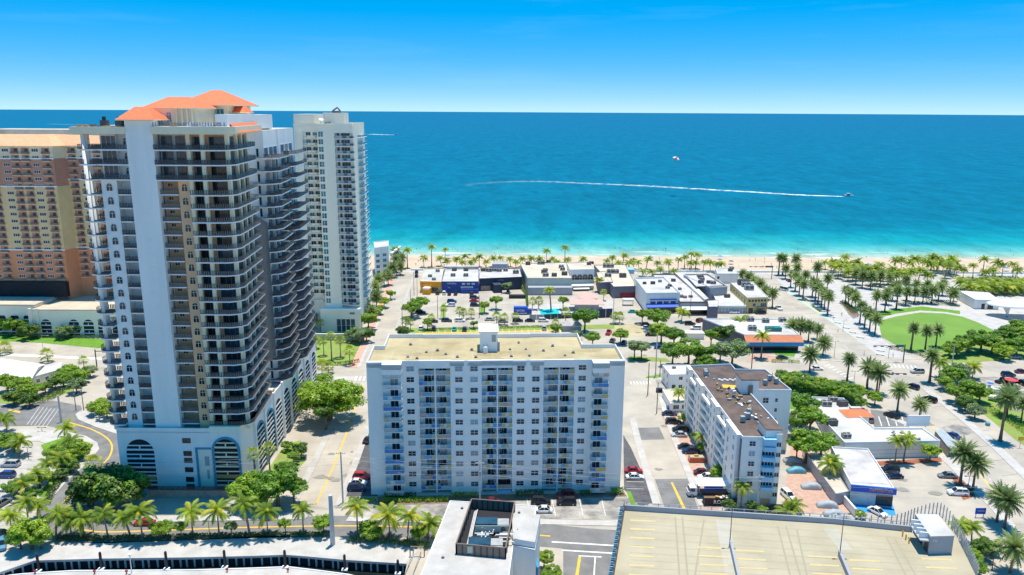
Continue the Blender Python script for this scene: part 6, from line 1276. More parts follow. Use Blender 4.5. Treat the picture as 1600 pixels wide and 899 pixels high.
for x, y, r, m_ in ((110, 700, 16, 'leaf_light'), (128, 702, 12, 'leaf_light'), (85, 705, 12, 'leaf_green'), (100, 722, 13, 'leaf_light'), (60, 745, 14, 'leaf_light'), (20, 690, 14, 'leaf_light'), (8, 685, 12, 'leaf_light'), (48, 772, 12, 'leaf_green'), (20, 760, 12, 'leaf_green'), (115, 728, 9, 'leaf_dark'), (95, 740, 9, 'leaf_dark')): tree(x, y, r, 'low dense shrub in the beds beside the curved road', 'curved road shrubs', m_)
for x, y, r, m_ in ((470, 700, 12, 'leaf_dark'), (458, 712, 10, 'leaf_green'), (440, 728, 10, 'leaf_light'), (448, 695, 8, 'leaf_light'), (425, 745, 9, 'leaf_green')): tree(x, y, r, 'garden shrub tree in the narrow bed right of the tower podium', 'podium bed shrubs', m_)
for x, y, r, m_ in ((575, 497, 14, 'leaf_light'), (585, 488, 10, 'leaf_light'), (560, 520, 13, 'leaf_grey'), (572, 520, 12, 'leaf_dark'), (550, 522, 10, 'leaf_grey'), (630, 516, 11, 'leaf_dark'), (600, 470, 9, 'leaf_light'), (610, 458, 8, 'leaf_light'), (594, 482, 8, 'leaf_green')): tree(x, y, r, 'bush beside the pink pavement of the left street', 'left street bushes', m_)
for x, y, r, m_ in ((1127, 734, 14, 'leaf_light'), (1120, 742, 10, 'leaf_green'), (1175, 790, 9, 'leaf_dark'), (1190, 796, 9, 'leaf_light'), (1098, 697, 9, 'leaf_green'), (1068, 652, 8, 'leaf_light'), (1088, 680, 8, 'leaf_light'), (1140, 788, 10, 'leaf_dark')): tree(x, y, r, 'shrub at the foot of the L-shaped apartment block', 'L block shrubs', m_)
for x, y, r, m_ in ((1520, 865, 12, 'leaf_light'), (1535, 855, 14, 'leaf_dark'), (1548, 850, 12, 'leaf_dark'), (1525, 885, 12, 'leaf_light'), (1345, 803, 7, 'leaf_light')): tree(x, y, r, 'shrub in the bed outside the garage corner', 'garage bed shrubs', m_)
# clipped hedges and low beds
def hedge(pts, w_, h_, label, m='leaf_green', dens=26):
    c = smooth_line([G(*p) for p in pts], 5) if len(pts) > 2 else [G(*p) for p in pts]; b = MB(); k = b.mi(m); R_ = random.Random(len(label) + int(pts[0][0]))
    for i in range(len(c) - 1):
        p, q = c[i], c[i + 1]; L_ = (q - p).length; d = (q - p) / max(L_, .01); nn = Vector((-d.y, d.x, 0))
        for j in range(int(L_ * dens * (w_ + h_))):
            s = R_.uniform(-1, 1); zz = R_.random() ** .5; pos = p + d * R_.random() * L_ + nn * s * w_ / 2 + Vector((0, 0, h_ * zz * (1 - .3 * s * s)))
            n = Vector((R_.uniform(-1, 1), R_.uniform(-1, 1), R_.uniform(0, 1.2))).normalized(); t = n.cross(Vector((R_.uniform(-1, 1), R_.uniform(-1, 1), R_.uniform(-1, 1)))).normalized(); u = n.cross(t); z_ = R_.uniform(.12, .26)
            i0 = len(b.v); b.v += [tuple(pos - t * z_), tuple(pos + u * z_ * .6), tuple(pos + t * z_), tuple(pos - u * z_ * .6)]; b.f.append((i0, i0 + 1, i0 + 2, i0 + 3)); b.m.append(k)
    g = G(*pts[len(pts) // 2]); t = thing('hedge', label, 'hedge', (g.x, g.y, 0)); b.build('foliage', t); return t
hedge([(85, 844), (200, 843), (400, 838), (470, 838), (510, 838)], 1.4, 1.0, 'low dark hedge between the front road and the promenade palms', 'leaf_dark')
hedge([(545, 846), (600, 848), (670, 856)], 1.6, 1.1, 'low dark hedge right of the concrete pole on the promenade', 'leaf_dark')
hedge([(595, 784), (660, 783), (700, 782)], 1.8, .9, 'yellow green shrubs along the left front of the slab block', 'leaf_light')
hedge([(600, 778), (650, 776)], 1.2, 1.2, 'dark shrubs under the leftmost windows of the slab block', 'leaf_dark'); hedge([(805, 775), (850, 774)], 1.5, 1.6, 'dark shrubs right of the slab block entrance', 'leaf_dark'); hedge([(905, 773), (925, 773)], 1.3, 1.2, 'small shrub clump under the right windows of the slab block', 'leaf_dark'); hedge([(955, 772), (975, 771)], 1.8, 1.6, 'shrubs at the right end of the slab block', 'leaf_green'); hedge([(705, 777), (745, 776)], 1.3, 1.3, 'shrubs left of the utility pole at the slab block', 'leaf_green')
hedge([(545, 783), (590, 785)], 1.6, 1.1, 'hedge beside the red and white cars left of the slab block', 'leaf_green')
hedge([(655, 517), (760, 514), (905, 510)], 1.2, 1.0, 'long hedge strip behind the slab block car park', 'leaf_dark', 14)
hedge([(1390, 545), (1430, 553), (1445, 558)], 2.0, 1.2, 'dark curved hedge at the lawn corner', 'leaf_dark', 14); hedge([(1400, 478), (1440, 474), (1500, 480)], 2.0, 1.2, 'dark hedge between the lawn and the palm grove', 'leaf_dark', 12); hedge([(1446, 470), (1496, 474)], 2.0, 1.2, 'second dark hedge row above the lawn', 'leaf_dark', 12)
hedge([(1205, 566), (1250, 567)], 1.4, 1.2, 'clipped hedge along the restaurant lawn', 'leaf_green', 16); hedge([(985, 562), (1012, 564)], 1.8, .9, 'flower bed hedge at the cross street corner', 'leaf_dark', 14); hedge([(1060, 577), (1110, 580), (1150, 577)], 2.2, 1.2, 'dark hedge at the edge of the planted car park', 'leaf_dark', 14)
hedge([(110, 735), (85, 765), (72, 790)], 1.8, 1.2, 'dark hedge along the inner pavement of the curved road', 'leaf_dark'); hedge([(10, 622), (60, 630), (100, 612)], 2.5, 1.5, 'dark hedge along the garden of the white roofed house', 'leaf_dark', 16); hedge([(0, 524), (60, 527), (165, 529)], 2.4, 1.4, 'brown green shrubs under the podium trees', 'leaf_dark', 12)
hedge([(482, 569), (530, 571), (562, 566)], 1.2, 1.5, 'dark fence hedge around the small lawn', 'leaf_dark', 16); hedge([(1262, 715), (1300, 755), (1335, 800)], 1.0, 1.2, 'hedge along the white boundary wall', 'leaf_green', 18)
hedge([(1545, 640), (1590, 665), (1620, 690)], 4.0, 1.0, 'bright ground cover on the avenue bank at the right', 'leaf_light', 12)
hedge([(1317, 474), (1326, 483), (1336, 493)], 3.2, 1.9, 'dark planting in the white wedge shaped planter', 'leaf_dark', 14); hedge([(1268, 478), (1282, 488)], 1.4, .7, 'dark planting in the small avenue planter', 'leaf_dark', 14); hedge([(1255, 466), (1264, 472)], 1.4, .7, 'narrow planter planting near the beach end of the avenue', 'leaf_dark', 14)
hedge([(815, 452), (822, 462), (824, 480)], 1.2, 2.2, 'tall narrow hedge left of the pool court', 'leaf_green', 16)
# ------------------------------------------------------------------ vehicles
def car_meshes(L_, W_, Hh, kind):
    hl, hw = L_ / 2, W_ / 2; belt = .58 * Hh if kind != 'suv' else .60 * Hh; sill = .22
    if kind == 'sedan': prof = [(-hl, .42, .62), (-hl + .12, sill, belt - .06), (-hl + .75, sill, belt + .02), (.95, sill, belt), (hl - .55, sill, belt - .12), (hl - .12, sill, belt - .26), (hl, .4, .52)]; gb = (-hl + .65, 1.15); gt = (-.95, .30)
    elif kind == 'suv': prof = [(-hl, .45, .8), (-hl + .08, sill, belt), (-hl + .6, sill, belt + .02), (1.0, sill, belt), (hl - .5, sill, belt - .10), (hl - .08, sill, belt - .24), (hl, .45, .6)]; gb = (-hl + .12, 1.25); gt = (-hl + .5, .45)
    elif kind == 'pickup': prof = [(-hl, .5, .95), (-hl + .05, sill, 1.0), (-.4, sill, 1.0), (1.2, sill, belt), (hl - .5, sill, belt - .08), (hl - .06, sill, belt - .2), (hl, .45, .6)]; gb = (-.6, 1.35); gt = (-.35, .65)
    else: prof = [(-hl, .4, 1.0), (-hl + .05, sill, 1.05), (0, sill, 1.05), (hl - 1.2, sill, 1.05), (hl - .5, sill, .95), (hl - .08, sill, .78), (hl, .4, .6)]; gb = (-hl + .04, hl - .55); gt = (-hl + .12, hl - 1.15)
    b = MB(); b.mi('paint white'); n = len(prof); w_of = [hw * .86, hw * .97, hw, hw, hw * .99, hw * .93, hw * .80]
    rings = []
    for (x, z0, z1), w_ in zip(prof, w_of):
        zm = z0 + (z1 - z0) * .62; r = [(x, -w_ * .94, z0), (x, -w_, zm), (x, -w_ * .86, z1), (x, 0, z1 + .03), (x, w_ * .86, z1), (x, w_, zm), (x, w_ * .94, z0)]
        rings.append(len(b.v)); b.v += r
    for i in range(n - 1):
        for j in range(6): b.f.append((rings[i] + j, rings[i + 1] + j, rings[i + 1] + j + 1, rings[i] + j + 1)); b.m.append(0)
        b.f.append((rings[i] + 6, rings[i + 1] + 6, rings[i + 1], rings[i])); b.m.append(0)
    b.f.append(tuple(rings[0] + j for j in range(7))); b.m.append(0); b.f.append(tuple(rings[-1] + j for j in range(6, -1, -1))); b.m.append(0)
    zt = Hh; zb = belt + (.0 if kind != 'van' else .1); wb, wt = hw * .88, hw * .70
    B = [(gb[0], -wb, zb), (gb[1], -wb, zb), (gb[1], wb, zb), (gb[0], wb, zb)]; T = [(gt[0], -wt, zt), (gt[1], -wt, zt), (gt[1], wt, zt), (gt[0], wt, zt)]
    b.poly(T, None); b.box(gt[0] + .1, -wt + .08, zt, gt[1] - .1, wt - .08, zt + .035, None)
    xm = (gt[0] + gt[1]) / 2
    for s in (-1, 1):      # pillars
        for x0, x1 in ((xm - .06, xm + .06),): b.poly([(x0, s * (wb + .012), zb), (x1, s * (wb + .012), zb), (x1, s * (wt + .012), zt), (x0, s * (wt + .012), zt)], None)
        for i in (0, 1): p, q = Vector(B[i if s < 0 else 3 - i]), Vector(T[i if s < 0 else 3 - i]); b.tube([p, q], .055, 4, None)
    body = b.mesh('body', smooth=False)
    g = MB()
    for i in range(4): j = (i + 1) % 4; g.poly([B[i], B[j], T[j], T[i]], 'car_glass')
    if kind == 'van':
        for s in (-1, 1): b2 = 1
    return body, g.mesh('windows'), (hl - .85, -hl + .85), hw
WHEEL = cached('wheel', lambda: MB().tube([(0, -.11, 0), (0, .11, 0)], .34, 14, 'rubber').tube([(0, -.118, 0), (0, .118, 0)], .20, 10, 'rim').mesh('wheel'))
HLM = cached('hl', lambda: MB().box(-.05, -.17, -.07, .03, .17, .07, 'lamp_white').mesh('headlight')); TLM = cached('tl', lambda: MB().box(-.03, -.15, -.09, .05, .15, .09, 'lamp_red').mesh('taillight'))
CM = {'sedan': car_meshes(4.7, 1.86, 1.44, 'sedan'), 'suv': car_meshes(4.8, 1.96, 1.76, 'suv'), 'pickup': car_meshes(5.6, 2.0, 1.85, 'pickup'), 'van': car_meshes(5.4, 2.05, 2.2, 'van')}
def car(px, py, ang, kind, color, where, group='parked cars', z=0.0, name='parked_car'):
    g = G(px, py, z); body, glass, ax, hw = CM[kind]
    t = thing(name, '%s %s %s' % (color, kind, where), {'sedan': 'car', 'suv': 'car', 'pickup': 'pickup', 'van': 'van'}[kind], (g.x, g.y, z + .04), group, math.radians(ang + rnd.uniform(-2, 2)))
    o = add('body', body, t); o.material_slots[0].link = 'OBJECT'; o.material_slots[0].material = M('paint ' + color)
    add('windows', glass, t)
    for x in ax:
        for s in (-1, 1): add('wheel', WHEEL, t, (x, s * (hw - .12), .34))
    hl = {'sedan': 2.35, 'suv': 2.4, 'pickup': 2.8, 'van': 2.7}[kind]
    for s in (-1, 1): add('headlight', HLM, t, (hl - .06, s * hw * .62, .62)); add('taillight', TLM, t, (-hl + .0, s * hw * .62, .74))
    return t
W = 'in the side lot left of the slab block'
for a in [(566, 748, 0, 'suv', 'red', W), (559, 757, 0, 'sedan', 'white', W), (558, 766, 0, 'suv', 'dark blue', W), (575, 690, 80, 'sedan', 'black', W)]: car(*a)
W = 'in the side lot right of the slab block'
for a in [(990, 738, 0, 'sedan', 'red', W), (992, 748, 0, 'sedan', 'white', W)]: car(*a)
W = 'on the worn asphalt before the slab block'
for a in [(845, 787, 0, 'suv', 'black', W), (848, 800, 180, 'sedan', 'white', W), (884, 777, 180, 'suv', 'maroon', W), (885, 788, 180, 'suv', 'black', W), (766, 787, 180, 'sedan', 'maroon', W)]: car(*a)
W = 'on the brick forecourt left of the L-shaped block'
for a in [(1053, 639, 0, 'sedan', 'blue', W), (1046, 649, 0, 'sedan', 'dark blue', W), (1052, 662, 0, 'suv', 'black', W), (1063, 674, 180, 'suv', 'black', W), (1061, 682, 180, 'sedan', 'silver', W), (1072, 701, 0, 'sedan', 'black', W), (1079, 708, 180, 'suv', 'dark blue', W), (1098, 741, 0, 'sedan', 'maroon', W), (1104, 748, 180, 'sedan', 'white', W)]: car(*a)
W = 'on the brick lot right of the L-shaped block'
for a in [(1231, 778, -80, 'suv', 'white', W), (1210, 801, 180, 'suv', 'black', W)]: car(*a)
W = 'in the corner shop car park'
for a in [(1390, 737, 180, 'suv', 'black', W), (1396, 747, 180, 'sedan', 'dark blue', W), (1480, 746, 175, 'sedan', 'grey', W), (1496, 773, 175, 'suv', 'white', W), (1371, 803, -60, 'sedan', 'white', W)]: car(*a)
W = 'parked on the small asphalt lot behind the commercial roof'
for a in [(1393, 652, 120, 'suv', 'black', W), (1356, 658, 90, 'suv', 'grey', W)]: car(*a)
W = 'driving on the avenue'
for a in [(1425, 607, 120, 'suv', 'dark blue', W), (1452, 627, 120, 'suv', 'black', W), (1487, 683, 120, 'sedan', 'blue', W), (1433, 583, 180, 'suv', 'silver', W), (1276, 578, 0, 'sedan', 'white', W), (1224, 454, 130, 'van', 'white', W), (1217, 484, 90, 'pickup', 'white', W), (1232, 440, 90, 'sedan', 'maroon', W)]: car(*a, 'avenue traffic', name='car')
W = 'in the boat lot at the right edge'
for a in [(1575, 588, 0, 'suv', 'dark blue', W), (1566, 598, 20, 'pickup', 'black', W), (1583, 598, 20, 'suv', 'dark blue', W), (1597, 601, 90, 'suv', 'black', W), (1596, 583, 0, 'sedan', 'maroon', W), (1586, 560, 0, 'sedan', 'silver', W)]: car(*a)
W = 'at the kerb of the shops near the restaurant'
for a in [(1147, 490, 180, 'suv', 'white', W), (1188, 491, 180, 'suv', 'black', W), (989, 489, 0, 'sedan', 'teal', W)]: car(*a)
W = 'in the planted car park'
for a in [(951, 522, 70, 'pickup', 'red', W), (957, 534, 70, 'sedan', 'dark grey', W), (975, 537, 70, 'sedan', 'blue', W), (1010, 510, 0, 'suv', 'black', W), (1010, 514, 0, 'sedan', 'white', W), (1014, 519, 0, 'sedan', 'silver', W), (1017, 525, 0, 'sedan', 'black', W), (1078, 508, 0, 'suv', 'black', W), (1087, 515, 180, 'suv', 'white', W), (1031, 545, 0, 'sedan', 'blue', W), (1162, 549, 90, 'suv', 'black', W), (1222, 561, 10, 'sedan', 'dark blue', W), (1094, 503, 40, 'suv', 'maroon', W)]: car(*a)
W = 'parked nose in before the blue and orange shops'
for a in [(684, 460, 90, 'suv', 'dark grey', W), (694, 460, 90, 'suv', 'white', W), (702, 461, 90, 'sedan', 'black', W), (712, 461, 90, 'sedan', 'dark blue', W), (737, 461, 90, 'suv', 'dark grey', W), (794, 458, 90, 'sedan', 'grey', W)]: car(*a)
W = 'in the middle of the shop car park'
for a in [(706, 473, 0, 'suv', 'blue', W), (704, 479, 180, 'suv', 'white', W), (741, 467, 0, 'suv', 'dark grey', W), (741, 472, 0, 'sedan', 'red', W), (742, 479, 0, 'suv', 'dark blue', W), (657, 490, 0, 'suv', 'black', W), (651, 427, 90, 'suv', 'dark blue', W), (651, 433, 90, 'suv', 'black', W)]: car(*a)
W = 'in the row along the hedge behind the slab block'
for a in [(676, 504, 0, 'suv', 'black', W), (698, 503, 0, 'suv', 'dark grey', W), (719, 503, 0, 'suv', 'white', W), (765, 501, 0, 'sedan', 'silver', W), (809, 503, 0, 'suv', 'black', W), (828, 503, 0, 'sedan', 'black', W), (849, 503, 0, 'suv', 'white', W), (786, 504, 0, 'sedan', 'grey', W)]: car(*a)
W = 'in the strip just beyond the slab block roof'
for a in [(658, 515, 90, 'suv', 'white', W), (678, 516, 90, 'suv', 'black', W), (710, 516, 90, 'sedan', 'teal', W), (726, 517, 90, 'suv', 'dark blue', W), (850, 515, 90, 'suv', 'silver', W)]: car(*a)
W = 'in the left car park'
for a in [(6, 698, 0, 'suv', 'dark blue', W), (17, 729, 180, 'suv', 'silver', W), (9, 746, 180, 'suv', 'blue', W), (16, 767, 180, 'sedan', 'white', W), (3, 790, 80, 'suv', 'grey', W), (3, 838, 0, 'sedan', 'dark blue', W), (3, 855, -60, 'suv', 'sky blue', W)]: car(*a)
car(226, 820, 180, 'sedan', 'red', 'driving on the front road behind the promenade palms', None, name='car'); car(131, 788, 0, 'suv', 'white', 'half under the dark tree by the curved road', None)
W = 'on the roof deck of the arched podium'
for a in [(86, 453, 0, 'suv', 'white', W), (97, 451, 0, 'sedan', 'white', W), (140, 450, 0, 'suv', 'white', W), (150, 456, 60, 'suv', 'dark grey', W), (93, 460, 0, 'sedan', 'black', W), (137, 459, 0, 'sedan', 'black', W), (74, 455, 0, 'sedan', 'maroon', W)]: car(*a, 'podium deck cars', 11.6 if a[0] > 62 else 13.1)
# cars under covers
def covered(px, py, ang, m, label):
    def mk():
        b = MB(); b.mi(m); R_ = random.Random(len(m)); prof = [(-2.4, .7, .8), (-2.2, .95, .95), (-1.3, 1.45, .9), (.3, 1.5, .9), (1.1, 1.1, .95), (2.1, .9, .93), (2.4, .6, .75)]; rr = []
        for x, z, w_ in prof: rr.append(len(b.v)); b.v += [(x * 1.02, -w_ - .08, .08), (x, -w_ * .98, z * .6), (x, -w_ * .72, z * (.93 + R_.uniform(0, .05))), (x, 0, z), (x, w_ * .72, z * (.93 + R_.uniform(0, .05))), (x, w_ * .98, z * .6), (x * 1.02, w_ + .08, .08)]
        for i in range(6):
            for j in range(6): b.f.append((rr[i] + j, rr[i + 1] + j, rr[i + 1] + j + 1, rr[i] + j + 1)); b.m.append(0)
        b.f.append(tuple(rr[0] + j for j in range(7))); b.m.append(0); b.f.append(tuple(rr[-1] + j for j in range(6, -1, -1))); b.m.append(0); return b.mesh('car_cover', smooth=True)
    g = G(px, py); t = thing('covered_car', label, 'car', (g.x, g.y, .03), 'cars under covers', math.radians(ang)); add('car_cover', cached(('cov', m), mk), t)
    for x in (-1.4, 1.4):
        for s in (-1, 1): add('wheel', WHEEL, t, (x, s * .78, .34))
for x, y, m_ in ((1238, 722, 'tarp_grey'), (1267, 763, 'tarp_grey'), (1292, 792, 'tarp_grey'), (1303, 806, 'tarp_grey'), (1312, 813, 'tarp_grey')): covered(x, y, 175, m_, 'car under a grey cover on the brick lot')
covered(1244, 738, 180, 'tarp_blue', 'car under a wrinkled blue cover on the brick lot')
# roofing works beside the L-shaped block: truck, shed roof, skip
g = G(1081, 774); tk = thing('box_truck', 'white cab truck with a long awning roofed body by the dark skip', 'truck', (g.x, g.y, 0))
b = MB(); b.mi('paint white'); b.prism([(g.x - 1.2, g.y - 1.1), (g.x + 1.0, g.y - 1.1), (g.x + 1.0, g.y + 1.1), (g.x - 1.2, g.y + 1.1)], .5, 1.5, 'paint white'); b.prism([(g.x - .8, g.y - 1.0), (g.x + 1.0, g.y - 1.0), (g.x + 1.0, g.y + 1.0), (g.x - .8, g.y + 1.0)], 1.5, 2.5, 'paint white'); b.build('cab', tk)
MB().poly([(g.x - 1.21, g.y - .9, 1.0), (g.x - 1.21, g.y + .9, 1.0), (g.x - .82, g.y + .85, 2.3), (g.x - .82, g.y - .85, 2.3)][::-1], 'car_glass').poly([(g.x - .7, g.y - 1.02, 1.5), (g.x + .5, g.y - 1.02, 1.5), (g.x + .5, g.y - 1.02, 2.3), (g.x - .7, g.y - 1.02, 2.3)], 'car_glass').build('windows', tk)
MB().box(g.x + 1.3, g.y - 1.15, .9, g.x + 9.0, g.y + 1.2, 1.2, 'unit_dark').box(g.x + 1.4, g.y - 1.1, 1.2, g.x + 1.6, g.y + 1.1, 3.3, 'grey_wall').build('flatbed', tk)
MB().box(g.x + 2.6, g.y - 1.18, 1.9, g.x + 7.2, g.y - 1.12, 3.2, 'awning_blue').build('side_banner', tk)
MB().poly([(g.x + 1.0, g.y - 1.7, 3.35), (g.x + 9.4, g.y - 1.7, 3.35), (g.x + 9.2, g.y + 1.6, 3.9), (g.x + .8, g.y + 1.6, 3.9)], 'canvas_white').build('awning_roof', tk)
for k in range(12): MB().box(g.x + 1.1 + k * .7, g.y - 1.72, 3.28, g.x + 1.18 + k * .7, g.y - 1.6, 3.42, 'unit_grey').build('awning_rib', tk)
for x in (-.2, 6.6, 7.8):
    for s in (-1, 1): add('wheel', WHEEL, tk, (x, s * 1.0, .42), 0, 1.25)
g = G(1124, 787); sk = thing('skip', 'long dark roll-off skip with white ROOFIN lettering and rubble', 'skip', (g.x, g.y, 0))
MB().poly([(g.x - 3.8, g.y - 1.2, .2), (g.x + 3.6, g.y - 1.2, .2), (g.x + 3.8, g.y - 1.25, 2.1), (g.x - 4, g.y - 1.25, 2.1)], 'black_post').poly([(g.x + 3.6, g.y - 1.2, .2), (g.x + 3.6, g.y + 1.2, .2), (g.x + 3.8, g.y + 1.25, 2.1), (g.x + 3.8, g.y - 1.25, 2.1)], 'black_post').poly([(g.x - 3.8, g.y + 1.2, .2), (g.x - 3.8, g.y - 1.2, .2), (g.x - 4, g.y - 1.25, 2.1), (g.x - 4, g.y + 1.25, 2.1)], 'black_post').poly([(g.x - 4, g.y + 1.25, 2.1), (g.x + 3.8, g.y + 1.25, 2.1), (g.x + 3.6, g.y + 1.2, .2), (g.x - 3.8, g.y + 1.2, .2)], 'black_post').poly([(g.x - 3.8, g.y - 1.2, 1.2), (g.x + 3.6, g.y - 1.2, 1.2), (g.x + 3.6, g.y + 1.2, 1.4), (g.x - 3.8, g.y + 1.2, 1.4)], 'soil').build('tub', sk)
for k in range(9): x = g.x - 3.8 + k * .93; MB().box(x - .06, g.y - 1.36, .2, x + .06, g.y - 1.24, 2.05, 'black_post').build('rib', sk)
for k in range(8): x, y = g.x + rnd.uniform(-2.2, 2.6), g.y + rnd.uniform(-.7, .8); MB().box(x - .5, y - .3, 1.3, x + .5, y + .3, 1.3 + rnd.uniform(.2, .7), rnd.choice(['ply', 'canvas_white', 'deck']), rz=rnd.uniform(0, 3)).build('rubble', sk)
text_part(sk, 'ROOFIN', Vector((g.x - 3.0, g.y - 1.24, 0)), Vector((g.x + 4.2, g.y - 1.24, 0)), .5, .7, .95, 'white_paint', .16)
g = G(1089, 721); dk_ = thing('skip', 'small orange red open skip filled with pale rubble', 'skip', (g.x, g.y, 0))
MB().prism([(g.x - 2.2, g.y - 1), (g.x + 2.2, g.y - 1), (g.x + 2.2, g.y + 1), (g.x - 2.2, g.y + 1)], .1, 1.3, 'paint orange red').build('tub', dk_); MB().prism([(g.x - 2.0, g.y - .85), (g.x + 2.0, g.y - .85), (g.x + 2.0, g.y + .85), (g.x - 2.0, g.y + .85)], 1.3, 1.5, 'deck').box(g.x - .8, g.y - .3, 1.5, g.x + .3, g.y + .4, 1.9, 'ply').build('rubble', dk_)
g = G(816, 491); bt = thing('box_truck', 'bright blue goods truck at the pool court corner', 'truck', (g.x, g.y, 0)); MB().box(g.x - 4, g.y - 1.3, .8, g.x + 2.4, g.y + 1.3, 3.6, 'awning_blue').build('box_body', bt); MB().box(g.x + 2.5, g.y - 1.2, .5, g.x + 4.4, g.y + 1.2, 2.5, 'blue_wall').box(g.x + 4.1, g.y - 1.0, 1.5, g.x + 4.42, g.y + 1.0, 2.3, 'car_glass').build('cab', bt)
for x in (-3, -1.8, 3.4):
    for s in (-1, 1): add('wheel', WHEEL, bt, (x, s * 1.1, .42), 0, 1.25)
marks(bt, Vector((g.x - 3.6, g.y - 1.3, 0)), Vector((g.x + 2.2, g.y - 1.3, 0)), .1, .8, 1.6, .9, 'canvas_white', 8)
g = G(809, 466); tag(MB().box(g.x - 4.5, g.y - 1.3, .1, g.x + 4.5, g.y + 1.3, 1.7, 'black_post').build('skip'), 'long low dark container beside the pool court hedge', 'container')
# boats on trailers
for x, y, lab in ((1560, 628, 'white and blue boat on a trailer, nearer the avenue'), (1585, 632, 'white boat on a trailer under the big date palm'), (1545, 612, 'slim white boat between garden trees and cars')):
    g = G(x, y); t = thing('trailer_boat', lab, 'boat', (g.x, g.y, 0), 'boats on trailers', math.radians(-40)); b = MB(); b.mi('paint white'); st = [(-3, 1.0, .6), (-1.5, 1.15, .55), (.8, 1.1, .6), (2.4, .7, .8), (3.4, .05, 1.1)]; rr = []
    for xx, w_, z_ in st: rr.append(len(b.v)); b.v += [(xx, -w_, 1.5), (xx, -w_ * .6, z_), (xx, w_ * .6, z_), (xx, w_, 1.5), (xx, w_ * .8, 1.35), (xx, -w_ * .8, 1.35)]
    for i in range(4):
        for j in range(6): b.f.append((rr[i] + j, rr[i + 1] + j, rr[i + 1] + (j + 1) % 6, rr[i] + (j + 1) % 6)); b.m.append(0)
    b.f.append(tuple(rr[0] + j for j in range(6))); b.m.append(0)
    add('hull', b.mesh('hull'), t); add('console', MB().box(-.5, -.5, 1.35, .4, .5, 2.2, 'white_paint').box(-.7, -.9, 3.0, .9, .9, 3.06, 'awning_blue').mesh('console'), t); add('trailer', MB().box(-2.6, -.08, .35, 4.2, .08, .5, 'steel').box(-1.2, -1.1, .35, -1.0, 1.1, .45, 'steel').mesh('trailer'), t)
    for s in (-1, 1): add('wheel', WHEEL, t, (-1.1, s * 1.1, .34))

# ------------------------------------------------------------------ poles, wires, lamps, sign gantries
def pole(px, by, cx, cy, r, m, label, cat='utility pole', arms=0, z0=0.0, name='utility_pole', taper=.7):
    g = G(px, by, z0); top = at(cx, cy, g.y).z; t = thing(name, label, cat, (g.x, g.y, z0)); MB().tube([(g.x, g.y, z0), (g.x, g.y, (z0 + top) / 2), (g.x, g.y, top)], [r, r * (1 + taper) / 2, r * taper], 8, m).build('shaft', t)
    for k in range(arms):
        z = top - .5 - k * 1.1; MB().box(g.x - 1.1, g.y - .08, z, g.x + 1.1, g.y + .08, z + .12, m).build('crossarm', t)
        for dx in (-1, -.4, .4, 1): MB().tube([(g.x + dx, g.y, z + .12), (g.x + dx, g.y, z + .35)], .05, 6, 'unit_grey').build('insulator', t)
    t['top'] = top; return t
cp = pole(520, 851, 516, 774, .55, 'conc_pole', 'thick square pale concrete pole on the promenade', 'pole', taper=.78)
w1 = pole(536, 786, 534, 706, .22, 'conc_pole', 'slender grey utility pole at the left street corner', arms=1); w2 = pole(750, 784, 750, 721, .17, 'conc_pole', 'grey utility pole before the middle of the slab block', arms=1); w3 = pole(1182, 803, 1185, 743, .2, 'conc_pole', 'utility pole before the L-shaped block front', arms=1)
MB().tube([(w2.location.x, w2.location.y - .3, 7.0), (w2.location.x, w2.location.y - .3, 8.2)], .3, 8, 'unit_grey').build('transformer', w2); MB().tube([(w3.location.x, w3.location.y - .3, 7.4), (w3.location.x, w3.location.y - .3, 8.6)], .3, 8, 'unit_grey').build('transformer', w3)
w0 = pole(-30, 795, -40, 722, .2, 'wood_pole', 'utility pole just outside the left edge carrying the wires', arms=1)
pole(96, 660, 92, 618, .35, 'conc_pole', 'grey pole standing in the asphalt junction at left')
pole(1012, 618, 1013, 567, .18, 'wood_pole', 'brown utility pole at the right street corner, nearest the kerb'); pole(1024, 589, 1027, 523, .22, 'conc_pole', 'tall pale light pole beside the small white house'); pole(1031, 588, 1032, 562, .16, 'wood_pole', 'short brown pole right of the tall pale pole'); pole(1026, 646, 1028, 597, .16, 'wood_pole', 'brown pole in front of the cream roofed house')
pole(1174, 578, 1177, 535, .2, 'wood_pole', 'brown pole before the orange banded restaurant'); pole(642, 495, 642, 452, .18, 'conc_pole', 'thin pole among the trees of the shop car park corner'); pole(684, 497, 684, 463, .14, 'dark_metal', 'thin dark pole in the shop car park before the orange shop'); pole(749, 497, 749, 462, .14, 'dark_metal', 'thin dark pole in the shop car park before the navy shop'); pole(647, 462, 647, 425, .14, 'wood_pole', 'wooden pole at the kerb left of the orange shop'); pole(652, 462, 652, 436, .12, 'wood_pole', 'second wooden pole close to the orange shop'); pole(824, 490, 823, 445, .2, 'wood_pole', 'wooden pole with crossarms at the pool court hedge', arms=1); pole(958, 505, 958, 464, .18, 'conc_pole', 'grey pole at the right corner of the pool fence'); pole(1078, 496, 1080, 455, .16, 'wood_pole', 'pole before the white awning shop'); pole(629, 521, 628, 480, .14, 'dark_metal', 'dark pole beside the bush at the left street'); pole(1487, 573, 1491, 537, .2, 'galv', 'grey metal light mast at the avenue crossing')
pole(1162, 490, 1163, 462, .12, 'wood_pole', 'pole at the yellow corner building')
def wire(p, q, sag, label):
    n = 14; b = MB(); b.tube([p.lerp(q, i / n) + Vector((0, 0, -sag * 4 * (i / n) * (1 - i / n))) for i in range(n + 1)], .022, 4, 'galv'); return tag(b.build('power_line'), label, 'wire', 'power lines')
ps = [Vector((o.location.x, o.location.y, o['top'])) for o in (w0, w1, w2, w3)] + [Vector((150, 160, 10))]
